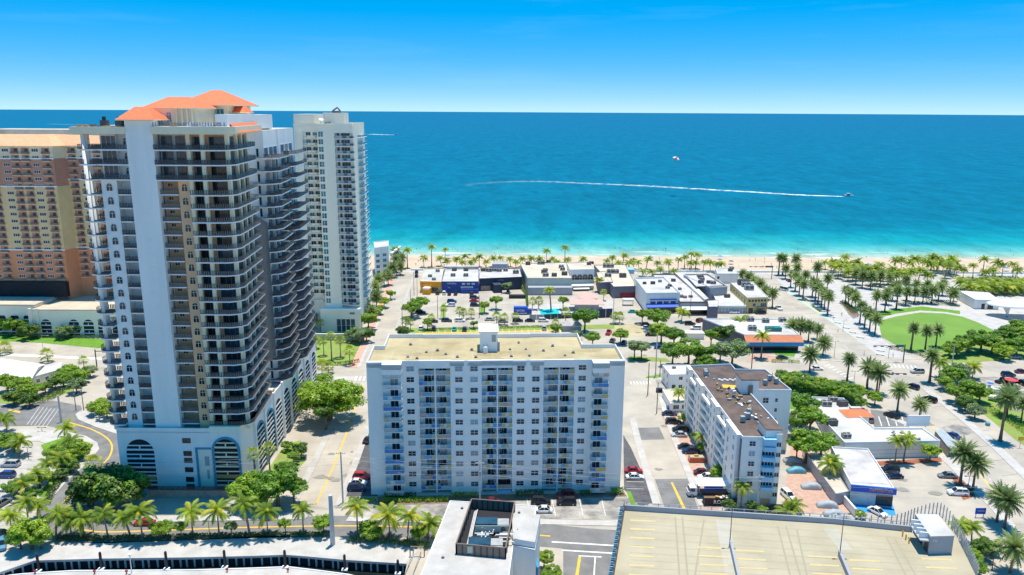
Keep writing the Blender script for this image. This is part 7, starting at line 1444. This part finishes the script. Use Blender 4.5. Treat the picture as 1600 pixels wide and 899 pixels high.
nm = ['from the left edge to the street corner pole', 'from the street corner pole to the slab block pole', 'from the slab block pole to the L block pole', 'from the L block pole to the right']
for i in range(4):
    for k, (dz, dx, w_) in enumerate(((-.1, -.9, 'upper'), (-1.6, .2, 'middle'), (-3.2, .0, 'lower'))): wire(ps[i] + Vector((0, dx, dz)), ps[i + 1] + Vector((0, dx, dz)), .9 + .2 * k, '%s power line %s' % (w_, nm[i]))
def lamp(px, by, cy, label, two=True, m='dark_metal', z0=0.0, L_=1.0):
    t = pole(px, by, px, cy, .09, m, label, 'street lamp', name='street_lamp', z0=z0, taper=.6); g = t.location; z = t['top']; b = MB()
    for s in ((-1, 1) if two else (1,)): b.box(g.x + min(0, s * L_), g.y - .05, z - .06, g.x + max(0, s * L_), g.y + .05, z, m); b.box(g.x + s * L_ - .3, g.y - .16, z - .1, g.x + s * L_ + .3, g.y + .16, z + .02, m)
    b.build('lamp_head', t)
for x, by, cy in ((45, 718, 699), (66, 675, 668), (148, 842, 815), (328, 842, 814)): lamp(x, by, cy, 'dark street lamp near the left car park and front road')
lamp(68, 551, 524, 'grey curved street lamp beside the orange tower lawn', False, 'galv', L_=2.5)
for x, by, cy in ((1334, 600, 580), (1303, 560, 533), (1388, 560, 543), (1317, 518, 500), (1512, 766, 744), (1353, 604, 592), (1550, 890, 862), (1590, 640, 612)): lamp(x, by, cy, 'slim dark street lamp along the avenue', x % 2 == 0)
lamp(1140, 852, 791, 'tall dark lamp mast on the garage ramp wall, left one', z0=ZG); lamp(1312, 868, 803, 'tall dark lamp mast on the garage ramp wall, right one', z0=ZG)
def gantry(px, by, cy, ax, label, sx0, sx1, lights=4):
    g = G(px, by); top = at(px, cy, g.y).z; t = thing('sign_gantry', label, 'traffic signal', (g.x, g.y, 0)); e = at(ax, cy, g.y); MB().tube([(g.x, g.y, 0), (g.x, g.y, top + .6)], .2, 8, 'black_post').build('post', t); MB().tube([(g.x, g.y, top), (e.x, g.y, top + .1)], [.16, .09], 6, 'black_post').build('mast_arm', t)
    x0, x1 = at(sx0, cy, g.y).x, at(sx1, cy, g.y).x; MB().box(x0, g.y - .16, top - .45, x1, g.y - .1, top + .55, 'sign_teal').build('street_sign', t)
    for k in range(lights): x = g.x + (e.x - g.x) * (k + 1.2) / (lights + .3); MB().box(x - .55, g.y - .22, top - .3, x + .55, g.y + .05, top + .12, 'black_post').build('signal_head', t)
    return t
gantry(1411, 566, 541, 1366, 'black signal gantry with teal street sign beside the round lawn', 1400, 1412); gantry(1205.5, 436, 417, 1172, 'black signal gantry with big teal sign at the beach end of the avenue', 1196, 1208); gantry(151.5, 574, 549, 185, 'dark signal gantry left of the condo tower', 160, 166, 3); gantry(1372, 620, 584, 1415, 'black signal gantry arm behind the avenue date palms', 1393, 1396, 3)
for x in (110, 122): pole(x + 9, 642, x + 2, 606, .14, 'wood_pole', 'pair of dark posts at the junction corner left of the tower', 'post', name='signal_post')
# mooring piles and gangway
for x, y0, y1 in ((61, 892, 866), (159, 889, 863), (261, 889, 862), (352, 886, 860), (446, 886, 860), (539, 890, 867), (622, 896, 875)):
    g = G(x, y0, -1.2); zt = at(x, y1, g.y).z; t = thing('mooring_pile', 'black mooring pile between dock and seawall', 'post', (g.x, g.y, -3), 'black mooring piles'); MB().tube([(g.x, g.y, -3), (g.x, g.y, zt - .3), (g.x, g.y, zt)], [.28, .28, .2], 10, 'black_post').build('shaft', t); MB().box(g.x - .6, g.y - .7, -1.19, g.x + .6, g.y + .2, -.95, 'white_paint').build('collar', t)
g = G(206, 896, -1.2); t = thing('dock_lamp', 'slim white lamp post on the floating dock', 'lamp post', (g.x, g.y, -1.2)); MB().tube([(g.x, g.y, -1.2), (g.x, g.y, 2.9)], .1, 8, 'white_paint').box(g.x - .25, g.y - .25, 2.9, g.x + .25, g.y + .25, 3.15, 'white_paint').build('shaft', t)
for x in (45, 138, 188, 345, 440): g = G(x + 10, 897 if x < 200 else 894, -1.2); t = tag(MB().tube([(g.x, g.y, -1.2), (g.x, g.y, -.7)], .12, 8, 'maroon').box(g.x - .25, g.y - .12, -.7, g.x + .25, g.y + .12, -.35, 'lamp_red').build('life_ring_post'), 'short red post on the floating dock edge', 'post', 'red dock posts')
p, q = G(652, 870), G(636, 915, -1.2); gw_ = thing('gangway', 'white gangway ramp from the promenade down to the dock', 'gangway', (p.x, p.y, 0)); d = (q - p).normalized(); n_ = Vector((-d.y, d.x, 0)) * .8
MB().poly([p - n_ + Vector((0, 0, .2)), q - n_ + Vector((0, 0, .1)), q + n_ + Vector((0, 0, .1)), p + n_ + Vector((0, 0, .2))], 'concrete_pale').build('deck', gw_)
for s in (-1, 1): MB().tube([p + n_ * s + Vector((0, 0, 1.2)), q + n_ * s + Vector((0, 0, 1.1))], .06, 5, 'bronze').tube([p + n_ * s, p + n_ * s + Vector((0, 0, 1.2))], .06, 5, 'bronze').tube([p.lerp(q, .5) + n_ * s, p.lerp(q, .5) + n_ * s + Vector((0, 0, 1.15))], .06, 5, 'bronze').build('handrail', gw_)
MB().box(p.x - 1.6, p.y - .1, 0, p.x - 1.4, p.y + .1, 2.4, 'wood_pole').box(p.x + 1.4, p.y - .1, 0, p.x + 1.6, p.y + .1, 2.4, 'wood_pole').box(p.x - 1.6, p.y - .1, 2.2, p.x + 1.6, p.y + .1, 2.4, 'wood_pole').build('gate_frame', gw_)
# plaza furniture
for i, (x, y) in enumerate([(1309, 505), (1322, 513), (1332, 520), (1344, 528), (1376, 549), (1375, 555), (1300, 496), (1256, 470), (1286, 487)]):
    g = G(x, y); t = thing('plaza_bench', 'white curved plaza bench along the pale green lane', 'bench', (g.x, g.y, 0), 'plaza benches', -.6); add('seat', MB().box(-1.5, -.35, .35, 1.5, .35, .5, 'white_paint').mesh('seat'), t)
    for s in (-1, 1): add('leg', MB().box(s * 1.1 - .15, -.3, 0, s * 1.1 + .15, .3, .35, 'concrete').mesh('leg'), t)
pl_ = thing('planter', 'white wedge shaped planter wall on the plaza', 'planter', (*G(1334, 486)[:2], 0)); p4 = [G(*q) for q in [(1312, 472), (1322, 478), (1343, 494), (1334, 499), (1326, 492)]]; MB().prism(p4, 0, .8, 'white_paint', 'soil').build('wall', pl_)
g = G(1571, 745); sg = thing('blue_sign', 'small blue sign board at the car park entrance', 'sign', (*G(1531, 809)[:2], 0)); g = G(1531, 809); MB().box(g.x - 1.2, g.y, .9, g.x + 1.2, g.y + .15, 2.4, 'awning_blue').build('panel', sg)
for dx in (-.9, .9): MB().box(g.x + dx - .08, g.y + .15, 0, g.x + dx + .08, g.y + .3, 2.3, 'white_paint').build('post', sg)
marks(sg, Vector((g.x - 1, g.y, 0)), Vector((g.x + 1, g.y, 0)), .1, .9, 1.6, .35, 'canvas_white', 7)
g = G(1593, 700); sg = thing('road_sign', 'yellow road sign on the right verge', 'sign', (g.x, g.y, 0)); MB().tube([(g.x, g.y, 0), (g.x, g.y, 2.6)], .07, 6, 'steel').build('post', sg); MB().box(g.x - .8, g.y - .06, 2.2, g.x + .8, g.y, 3.4, 'line_yellow').build('panel', sg)
g = G(1579, 602); um = thing('parasol', 'red parasol between the cars in the boat lot', 'parasol', (g.x, g.y, 0)); MB().tube([(g.x, g.y, 0), (g.x, g.y, 2.6)], .05, 6, 'white_paint').build('pole', um); MB().tube([(g.x, g.y, 2.0), (g.x, g.y, 2.7)], [2.2, .05], 8, 'red_cloth', cap=False).build('canopy', um)
g = G(1543, 665); tag(MB().tube([(g.x, g.y, 0), (g.x, g.y, .9), (g.x, g.y, 1.2)], [.7, .7, .3], 8, 'tarp_blue').build('litter_bin'), 'blue bin on the grassy avenue verge', 'bin')
g = G(1030, 613); tag(MB().box(g.x - 1, g.y - .6, 0, g.x + 1, g.y + .6, 1.2, 'dark_void').box(g.x - 1.05, g.y - .65, 1.2, g.x + 1.05, g.y + .65, 1.35, 'paint dark blue').build('waste_bin'), 'dark blue waste container on the small lot by the white house', 'bin')
fl_ = thing('flag', 'small red and white striped flag beside the slab block', 'flag', (*G(1003, 782)[:2], 0)); g = G(1003, 782); MB().tube([(g.x, g.y, 0), (g.x, g.y, 2.4)], .04, 5, 'white_paint').build('pole', fl_); b = MB()
for k in range(6): b.box(g.x, g.y - .02, 1.3 + k * .18, g.x + 1.0, g.y + .02, 1.48 + k * .18, 'red_cloth' if k % 2 else 'canvas_white')
b.build('cloth', fl_)

# ------------------------------------------------------------------ people, beach things, boats at sea
def person_mesh(pose, cloth):
    J = {'pel': (0, 0, .95), 'ches': (0, 0, 1.32), 'nek': (0, 0, 1.5), 'hed': (0, .01, 1.62), 'top': (0, 0, 1.74)}
    wlk = .16 if pose == 1 else .0
    me = bpy.data.meshes.new('p'); V = []; E_ = []; Rr = []
    def v(p, r): V.append(p); Rr.append(r); return len(V) - 1
    pel = v(J['pel'], .15); wa = v((0, 0, 1.1), .13); ch = v(J['ches'], .16); nk = v(J['nek'], .06); hd = v(J['hed'], .095); tp = v(J['top'], .07); E_ += [(pel, wa), (wa, ch), (ch, nk), (nk, hd), (hd, tp)]
    for s in (-1, 1):
        hp = v((s * .1, 0, .86), .10); kn = v((s * .11, s * wlk, .5), .07); an = v((s * .12, s * wlk * 1.4 - .03 * s, .09), .045); ft = v((s * .13, s * wlk * 1.4 - .14, .04), .035); E_ += [(pel, hp), (hp, kn), (kn, an), (an, ft)]
        sh_ = v((s * .2, 0, 1.4), .06); el = v((s * .27, -s * wlk * .6, 1.13), .045); hn = v((s * (.3 if pose < 2 else .22), -s * wlk - .12, .92 if pose < 2 else 1.25), .035); E_ += [(ch, sh_), (sh_, el), (el, hn)]
    me.from_pydata(V, E_, []); o = bpy.data.objects.new('p', me); col.objects.link(o); md = o.modifiers.new('s', 'SKIN'); sd_ = o.modifiers.new('u', 'SUBSURF'); sd_.levels = 1
    for i, r in enumerate(Rr): me.skin_vertices[0].data[i].radius = (r, r); me.skin_vertices[0].data[i].use_root = (i == 0)
    dg = bpy.context.evaluated_depsgraph_get(); m2 = bpy.data.meshes.new_from_object(o.evaluated_get(dg)); bpy.data.objects.remove(o)
    m2.materials.clear()
    for x in ('skin', cloth, 'hair'): m2.materials.append(M(x))
    for f in m2.polygons: z = f.center.z; x = abs(f.center.x); f.material_index = 2 if z > 1.63 and f.center.y > -.02 else (1 if (.7 < z < 1.0 and x < .24) or (1.0 <= z < 1.45 and x < .19 and cloth in ('paint white', 'umb_blue')) else 0)
    return m2
PM = [person_mesh(p, c) for p, c in ((0, 'red_cloth'), (1, 'paint white'), (1, 'umb_blue'), (2, 'paint black'))]
def person(x, y, z, label, group):
    t = add('person', rnd.choice(PM), None, (x, y, z), rnd.uniform(0, 6.28)); tag(t, label, 'person', group); t['shared'] = 1
for k in range(75):
    y = rnd.uniform(454, 490); px = rnd.choice([rnd.uniform(610, 830), rnd.uniform(830, 1600), rnd.uniform(1150, 1600)]); x = (px - 800) * (y * .975 + 20) / F; person(x, y, .02 if y < 470 else .02 - .17 * (y - 470) / 18, 'tiny bather standing or strolling on the open beach sand', 'people on the beach')
for k in range(62): y = rnd.uniform(499, 530); px = rnd.uniform(600, 1600); x = (px - 800) * (y * .975 + 20) / F; person(x, y, -1.25, 'tiny swimmer standing waist deep in the shallow surf', 'people in the water')
for px, py in ((1302, 500), (1287, 512), (1342, 512), (1296, 476), (1388, 480), (1374, 466), (1350, 556), (1395, 558), (1315, 494), (1309, 520), (1365, 478), (1340, 498)): g = G(px, py); person(g.x, g.y, .05, 'tiny pedestrian walking across the bright plaza', 'people on the plaza')
for px, py, m_, lab in ((1318, 417, 'umb_blue', 'pale blue beach umbrella left of centre of the grove'), (1357, 418, 'umb_blue', 'blue beach umbrella pair behind the palm grove'), (1404, 409, 'canvas_white', 'white beach umbrella near the water at right'), (1125, 405, 'umb_blue', 'blue beach umbrella near the water left of the gantry'), (700, 404, 'awning_sky', 'sky blue beach umbrella behind the orange shop'), (1017, 407, 'umb_blue', 'small blue umbrella among the beach palms'), (1142, 413, 'paint black', 'dark beach umbrella left of the sign gantry'), (733, 403, 'paint black', 'dark beach umbrella behind the blue shop')):
    g = G(px, py); um = thing('beach_umbrella', lab, 'umbrella', (g.x, g.y, 0)); MB().tube([(g.x, g.y, 0), (g.x, g.y, 2.3)], .05, 6, 'white_paint').build('pole', um); MB().tube([(g.x, g.y, 1.9), (g.x, g.y, 2.25), (g.x, g.y, 2.45)], [1.7, 1.0, .05], 8, m_, cap=False).build('canopy', um)
for px, py in ((806, 411), (1030, 417), (1240, 415), (1444, 410), (1571, 424)): g = G(px, py); t = thing('beach_cabana', 'small shaded beach stand on the sand', 'stand', (g.x, g.y, 0), 'beach stands'); MB().box(g.x - 1.6, g.y - 1.2, 2.1, g.x + 1.6, g.y + 1.2, 2.25, rnd.choice(['umb_blue', 'canvas_white', 'unit_dark'])).build('roof', t); MB().box(g.x - 1.4, g.y - 1, 0, g.x - 1.3, g.y - .9, 2.1, 'white_paint').box(g.x + 1.3, g.y - 1, 0, g.x + 1.4, g.y - .9, 2.1, 'white_paint').box(g.x - 1.4, g.y + .9, 0, g.x - 1.3, g.y + 1, 2.1, 'white_paint').box(g.x + 1.3, g.y + .9, 0, g.x + 1.4, g.y + 1, 2.1, 'white_paint').build('legs', t)
bw = thing('beach_wall', 'long low white wave wall between the beach and the road', 'wall', (200, 448, 0)); MB().box(-60, 446.5, 0, 520, 447.2, 1.0, 'white_paint').build('wall', bw)
sheet('beach_road', [(-2500, 430), (-2500, 441), (2500, 441), (2500, 430)], 'road_beige', .03, world=True); sheet('beach_promenade', [(-2500, 441), (-2500, 446.4), (2500, 446.4), (2500, 441)], 'concrete_pale', .034, world=True)
# boats and wakes
def wake_mat(name, x0, x1, a0, a1):
    m = bpy.data.materials.new(name); m.use_nodes = True; n = m.node_tree.nodes; l = m.node_tree.links; bs_ = n['Principled BSDF']; bs_.inputs['Base Color'].default_value = (.82, .87, .9, 1); bs_.inputs['Roughness'].default_value = .8
    g = n.new('ShaderNodeNewGeometry'); s = n.new('ShaderNodeSeparateXYZ'); l.new(g.outputs['Position'], s.inputs[0]); r = n.new('ShaderNodeMapRange'); r.inputs[1].default_value = x0; r.inputs[2].default_value = x1; r.inputs[3].default_value = a0; r.inputs[4].default_value = a1; l.new(s.outputs['X'], r.inputs[0])
    t = n.new('ShaderNodeTexNoise'); t.inputs['Scale'].default_value = .12; t.inputs['Detail'].default_value = 6; l.new(g.outputs['Position'], t.inputs['Vector']); r2 = n.new('ShaderNodeMapRange'); r2.inputs[1].default_value = .36; r2.inputs[2].default_value = .6; l.new(t.outputs['Fac'], r2.inputs[0]); mm = n.new('ShaderNodeMath'); mm.operation = 'MULTIPLY'; l.new(r.outputs[0], mm.inputs[0]); l.new(r2.outputs[0], mm.inputs[1]); l.new(mm.outputs[0], bs_.inputs['Alpha']); MATS[name] = m
def wake(name, pts, wd, m, label):
    c = smooth_line([G(*p, -.4) for p in pts], 6); b = MB(); k = b.mi(m); n = len(c)
    a = offset_line(c, 1); 
    for i in range(n): w_ = wd[0] + (wd[1] - wd[0]) * (i / (n - 1)) ** .6; d = (a[i] - Vector((c[i].x, c[i].y, 0))) * w_; b.v += [(c[i].x + d.x, c[i].y + d.y, -.38), (c[i].x - d.x, c[i].y - d.y, -.38)]
    for i in range(n - 1): b.f.append((2 * i, 2 * i + 1, 2 * i + 3, 2 * i + 2)); b.m.append(k)
    o = b.build(name); o['kind'] = 'stuff'; o['label'] = label; o['category'] = 'wake'; return o
wake_mat('wake_main', -40, 380, .06, 1.15); wake('boat_wake', [(1320, 307.3), (1280, 306), (1240, 304.3), (1180, 300.5), (1100, 296), (1000, 290.3), (900, 286), (850, 284), (800, 284), (760, 286), (725, 290)], (1.8, 10), 'wake_main', 'long white foam wake curving left behind the speedboat')
wake_mat('wake_far', -700, -450, .2, 1.5); wake('boat_wake', [(617, 211), (605, 210.8), (592, 210.5), (578, 210)], (5, 22), 'wake_far', 'short far wake right of the cream tower')
wake_mat('wake_left', -3000, -1700, .2, 1.2); wake('boat_wake', [(118, 195), (98, 194.5), (78, 194)], (6, 30), 'wake_left', 'far wake left of the condo tower top')
def boat(px, py, L_, label, ang):
    g = G(px, py, -.4); t = thing('speedboat', label, 'boat', (g.x, g.y, -.4), None, math.radians(ang)); s = L_ / 10; b = MB(); b.mi('paint white'); rr = []
    for xx, w_, z_ in [(-5, 1.5, .0), (-2, 1.7, -.1), (1.5, 1.6, .0), (3.8, .9, .3), (5.2, .05, .9)]: rr.append(len(b.v)); b.v += [(xx * s, -w_ * s, 1.3 * s), (xx * s, -w_ * .6 * s, z_ * s), (xx * s, w_ * .6 * s, z_ * s), (xx * s, w_ * s, 1.3 * s)]
    for i in range(4):
        for j in range(4): b.f.append((rr[i] + j, rr[i + 1] + j, rr[i + 1] + (j + 1) % 4, rr[i] + (j + 1) % 4)); b.m.append(0)
    b.f.append(tuple(rr[0] + j for j in range(4))); b.m.append(0); add('hull', b.mesh('hull'), t)
    add('stripe', MB().box(-4.9 * s, -1.72 * s, .75 * s, 2 * s, -1.66 * s, 1.1 * s, 'paint dark blue').box(-4.9 * s, 1.66 * s, .75 * s, 2 * s, 1.72 * s, 1.1 * s, 'paint dark blue').mesh('stripe'), t); add('cabin', MB().box(-1.6 * s, -.9 * s, 1.3 * s, 1.2 * s, .9 * s, 2.3 * s, 'car_glass').box(-2.2 * s, -1.1 * s, 3.0 * s, 1.2 * s, 1.1 * s, 3.15 * s, 'white_paint').mesh('cabin'), t); add('engine', MB().box(-5.6 * s, -.4 * s, .4 * s, -4.9 * s, .4 * s, 1.9 * s, 'red_cloth').mesh('engine'), t)
boat(1326, 307, 11, 'white speedboat ahead of the long wake', 0); boat(619, 211, 14, 'tiny far motorboat right of the cream tower top', 0); boat(35, 206, 14, 'tiny far motorboat above the orange tower roof', 0)
c = at(1056, 250, 880); ps_ = thing('parasail', 'small red and white parasail above the sea', 'parasail', c); b = MB(); b.mi('canvas_white')
N_ = 16
for j in range(5):
    ph_ = math.radians(10 + 18 * j)
    for i in range(N_): th = 2 * math.pi * i / N_; b.v.append((c.x + 4.6 * math.cos(ph_) * math.cos(th), c.y + 4.6 * math.cos(ph_) * math.sin(th) , c.z + 3.2 * math.sin(ph_)))
for j in range(4):
    for i in range(N_): q = (i + 1) % N_; b.f.append((j * N_ + i, j * N_ + q, (j + 1) * N_ + q, (j + 1) * N_ + i)); b.m.append(b.mi('red_cloth' if (i // 2) % 2 else 'canvas_white'))
cn = b.build('canopy', ps_); cn.rotation_euler = (0, .5, 0)
b = MB()
for i in range(8): th = 2 * math.pi * i / 8; b.tube([(c.x + 4.4 * math.cos(th), c.y + 4.4 * math.sin(th), c.z + .6), (c.x - 1.5, c.y, c.z - 8)], .05, 3, 'canvas_white')
b.build('lines', ps_)
add('person', PM[0], None, (c.x - 1.5, c.y, c.z - 9.4)); tag(col.objects[-1], 'tiny rider hanging below the parasail', 'person')
# ------------------------------------------------------------------ painted lines, seams and wear on the paving
def pline(a, c, w_, m, z, name):
    p, q = G(*a), G(*c); d = (q - p).normalized(); n_ = Vector((-d.y, d.x, 0)) * w_ / 2
    pts = [p - n_, q - n_, q + n_, p + n_]; return structure(MB().poly([(v.x, v.y, z) for v in pts], m).build(name))
mat('seam', (.16, .15, .135), .95, .2, .8); mat('oil_stain', (.20, .185, .16), .9, .25, 1.2, c2=(.27, .25, .215))
for x in range(662, 748, 9): pline((x, 499), (x + 1.2, 505.5), .14, 'line_white', .045, 'parking_line')
for x in range(756, 862, 9): pline((x, 498), (x + .2, 504), .14, 'line_white', .045, 'parking_line')
for x in range(690, 748, 8): pline((x, 458.6), (x + .4, 463.5), .14, 'line_white', .045, 'parking_line')
for y in range(466, 486, 4): pline((733, y), (748, y), .14, 'line_white', .045, 'parking_line')
for x in range(655, 905, 10): pline((x, 514.5), (x + .8, 520.5), .14, 'line_white', .06, 'parking_line')
for y in (507, 512, 517, 522, 527): pline((1003, y), (1020, y), .14, 'line_white', .045, 'parking_line'); pline((1072, y - 4), (1092, y - 4), .14, 'line_white', .045, 'parking_line')
for y in (741, 752, 763): pline((546, y), (578, y), .14, 'line_white', .045, 'parking_line')
for y in (733, 743, 753, 764): pline((979, y), (1006, y + .5), .14, 'line_white', .045, 'parking_line')
for x in (823, 862, 905, 940): pline((x, 779), (x + 6, 806), .14, 'line_white', .045, 'parking_line')
for y in (646, 656, 668, 679, 694, 705, 716, 730): pline((1038 + (y - 646) * .42, y), (1058 + (y - 646) * .42, y - .3), .1, 'line_white', .045, 'parking_line')
# avenue: lane dashes, joints across the slabs, crossing bars
for k in range(16):
    t = k / 16; a = (1236 + 330 * t, 478 + 290 * t ** 1.12); c = (a[0] + 7, a[1] + 6.2); pline(a, c, .16, 'line_white', .02, 'lane_line')
for k in range(13):
    t = k / 13; x = 1222 + 150 * t; y = 462 + 106 * t; pline((x, y + 4), (x + 52 + 30 * t, y + 2), .16, 'seam', .018, 'paving_joint')
for k in range(9):
    t = k / 9; x = 1400 + 190 * t; y = 612 + 190 * t ** 1.1; pline((x + 18, y - 12), (x + 62, y - 18), .14, 'seam', .018, 'paving_joint')
for k in range(7): pline((1289 + k * 6, 572 + k * 3.4), (1297 + k * 6, 570 + k * 3.4), .5, 'line_white', .022, 'crossing_stripe')
for k in range(8): pline((1384 + k * 6.5, 569 + k * .4), (1387 + k * 6.5, 574 + k * .4), .5, 'line_white', .022, 'crossing_stripe')
pline((1252, 592), (1318, 606), .2, 'line_white', .022, 'lane_line'); pline((1100, 590), (1240, 594), .14, 'deck_line', .022, 'lane_line'); pline((1480, 590), (1600, 588), .14, 'deck_line', .022, 'lane_line')
for k in range(7): pline((985 + k * 5, 596), (987 + k * 5, 601), .4, 'line_white', .03, 'crossing_stripe')
for k in range(6): pline((62 + k * 6, 636 + k * .6), (42 + k * 6, 664 + k * .6), .12, 'line_white', .022, 'crossing_stripe')
for k in range(9): pline((10 + k * 18, 541 + k * 1.1), (18 + k * 18, 541.5 + k * 1.1), .16, 'line_white', .03, 'lane_line')
# joints in the promenade and pavements, cracks and oil stains
for k in range(26):
    t = k / 26; x = 60 + 590 * t; pline((x, 851 - 6 * math.sin(t * 3)), (x - 2, 868 - 2 * math.sin(t * 3.1) + (t > .75) * (t - .75) * 40), .06, 'kerb', .02, 'paving_joint')
R2 = random.Random(5)
for k in range(70):
    a = R2.choice([(1250, 560, 1480, 640), (640, 430, 900, 500), (960, 500, 1100, 560), (1370, 730, 1500, 800), (500, 600, 560, 780), (1000, 600, 1080, 740), (1420, 600, 1600, 780), (0, 700, 60, 840), (550, 785, 980, 808)]); x, y = R2.uniform(a[0], a[2]), R2.uniform(a[1], a[3]); g = G(x, y); r = R2.uniform(.4, 1.6); n_ = 9
    pts = [(g.x + r * R2.uniform(.5, 1.2) * math.cos(i * 6.283 / n_) * 1.2, g.y + r * R2.uniform(.5, 1.2) * math.sin(i * 6.283 / n_), .052 + k * .0004) for i in range(n_)]; structure(MB().poly(pts, 'oil_stain').build('oil_stain'))
# deck joints and tyre tracks on the garage roof, seams on the slab block roof
mat('tyre_mark', (.325, .285, .195), .95, .06, .5, c2=(.36, .315, .22))
for k in range(9):
    a, c = G(985 + k * 0, 806 + k * 11.5, ZG), G(1420 + k * 8, 842 + k * 10.5, ZG); d = (c - a).normalized(); n_ = Vector((-d.y, d.x, 0)) * .04; MB().poly([(v.x, v.y, ZG + .026) for v in (a - n_, c - n_, c + n_, a + n_)], 'tyre_mark').build('deck_joint', GA)
for (x0, y0, x1, y1) in ((1055, 808, 1062, 905), (1066, 808, 1075, 905), (1100, 812, 1085, 905), (1215, 822, 1236, 905), (1228, 822, 1252, 905), (1245, 828, 1262, 905), (1385, 840, 1418, 905), (1398, 842, 1434, 905)):
    a, c = G(x0, y0, ZG), G(x1, y1, ZG); d = (c - a).normalized(); n_ = Vector((-d.y, d.x, 0)) * .16; MB().poly([(v.x, v.y, ZG + .024) for v in (a - n_, c - n_, c + n_, a + n_)], 'tyre_mark').build('tyre_track', GA)
mat('ponding', (.36, .29, .15), .9, .15, .5, c2=(.30, .24, .125))
for k in range(26):
    u, w_ = R2.uniform(4, 58), R2.uniform(3, 12.5); r = R2.uniform(.5, 1.8); lb(MB().poly([(u + r * R2.uniform(.6, 1.3) * 2.0 * math.cos(i * .698), w_ + r * R2.uniform(.6, 1.3) * .6 * math.sin(i * .698), ZR + .008 + k * .0004) for i in range(9)], 'ponding'), 'roof_stain', rf)
for k in range(1, 12): lb(MB().box(k * 5.0, 2.8, ZR + .003, k * 5.0 + .06, 13.0, ZR + .02, 'roof_cream'), 'roof_seam', rf)
# ------------------------------------------------------------------ labels: look-alikes are told apart by their place in the row
ORD = ['leftmost', 'second', 'third', 'fourth', 'fifth', 'sixth', 'seventh', 'eighth', 'ninth', 'tenth', 'eleventh', 'twelfth', 'thirteenth', 'fourteenth', 'fifteenth', 'sixteenth', 'seventeenth', 'eighteenth', 'nineteenth', 'twentieth']
by = {}
for o in THINGS: by.setdefault(o['label'], []).append(o)
for lab, os_ in by.items():
    if len(os_) == 1 or os_[0].get('shared'): continue
    os_.sort(key=lambda o: proj_x(o.location)); n_ = len(os_)
    for i, o in enumerate(os_):
        if i == 0: s = 'leftmost of %d' % n_
        elif i == n_ - 1: s = 'rightmost of %d' % n_
        else:
            t = i + 1; d, e = divmod(t, 10)
            nm = ORD[i] if i < 20 else ['', '', 'twenty', 'thirty', 'forty'][d] + ('-' + ['', 'first', 'second', 'third', 'fourth', 'fifth', 'sixth', 'seventh', 'eighth', 'ninth'][e] if e else '')
            s = nm + ' from the left'
        o['label'] = lab + ', ' + s
for o in THINGS:
    if 'shared' in o: del o['shared']
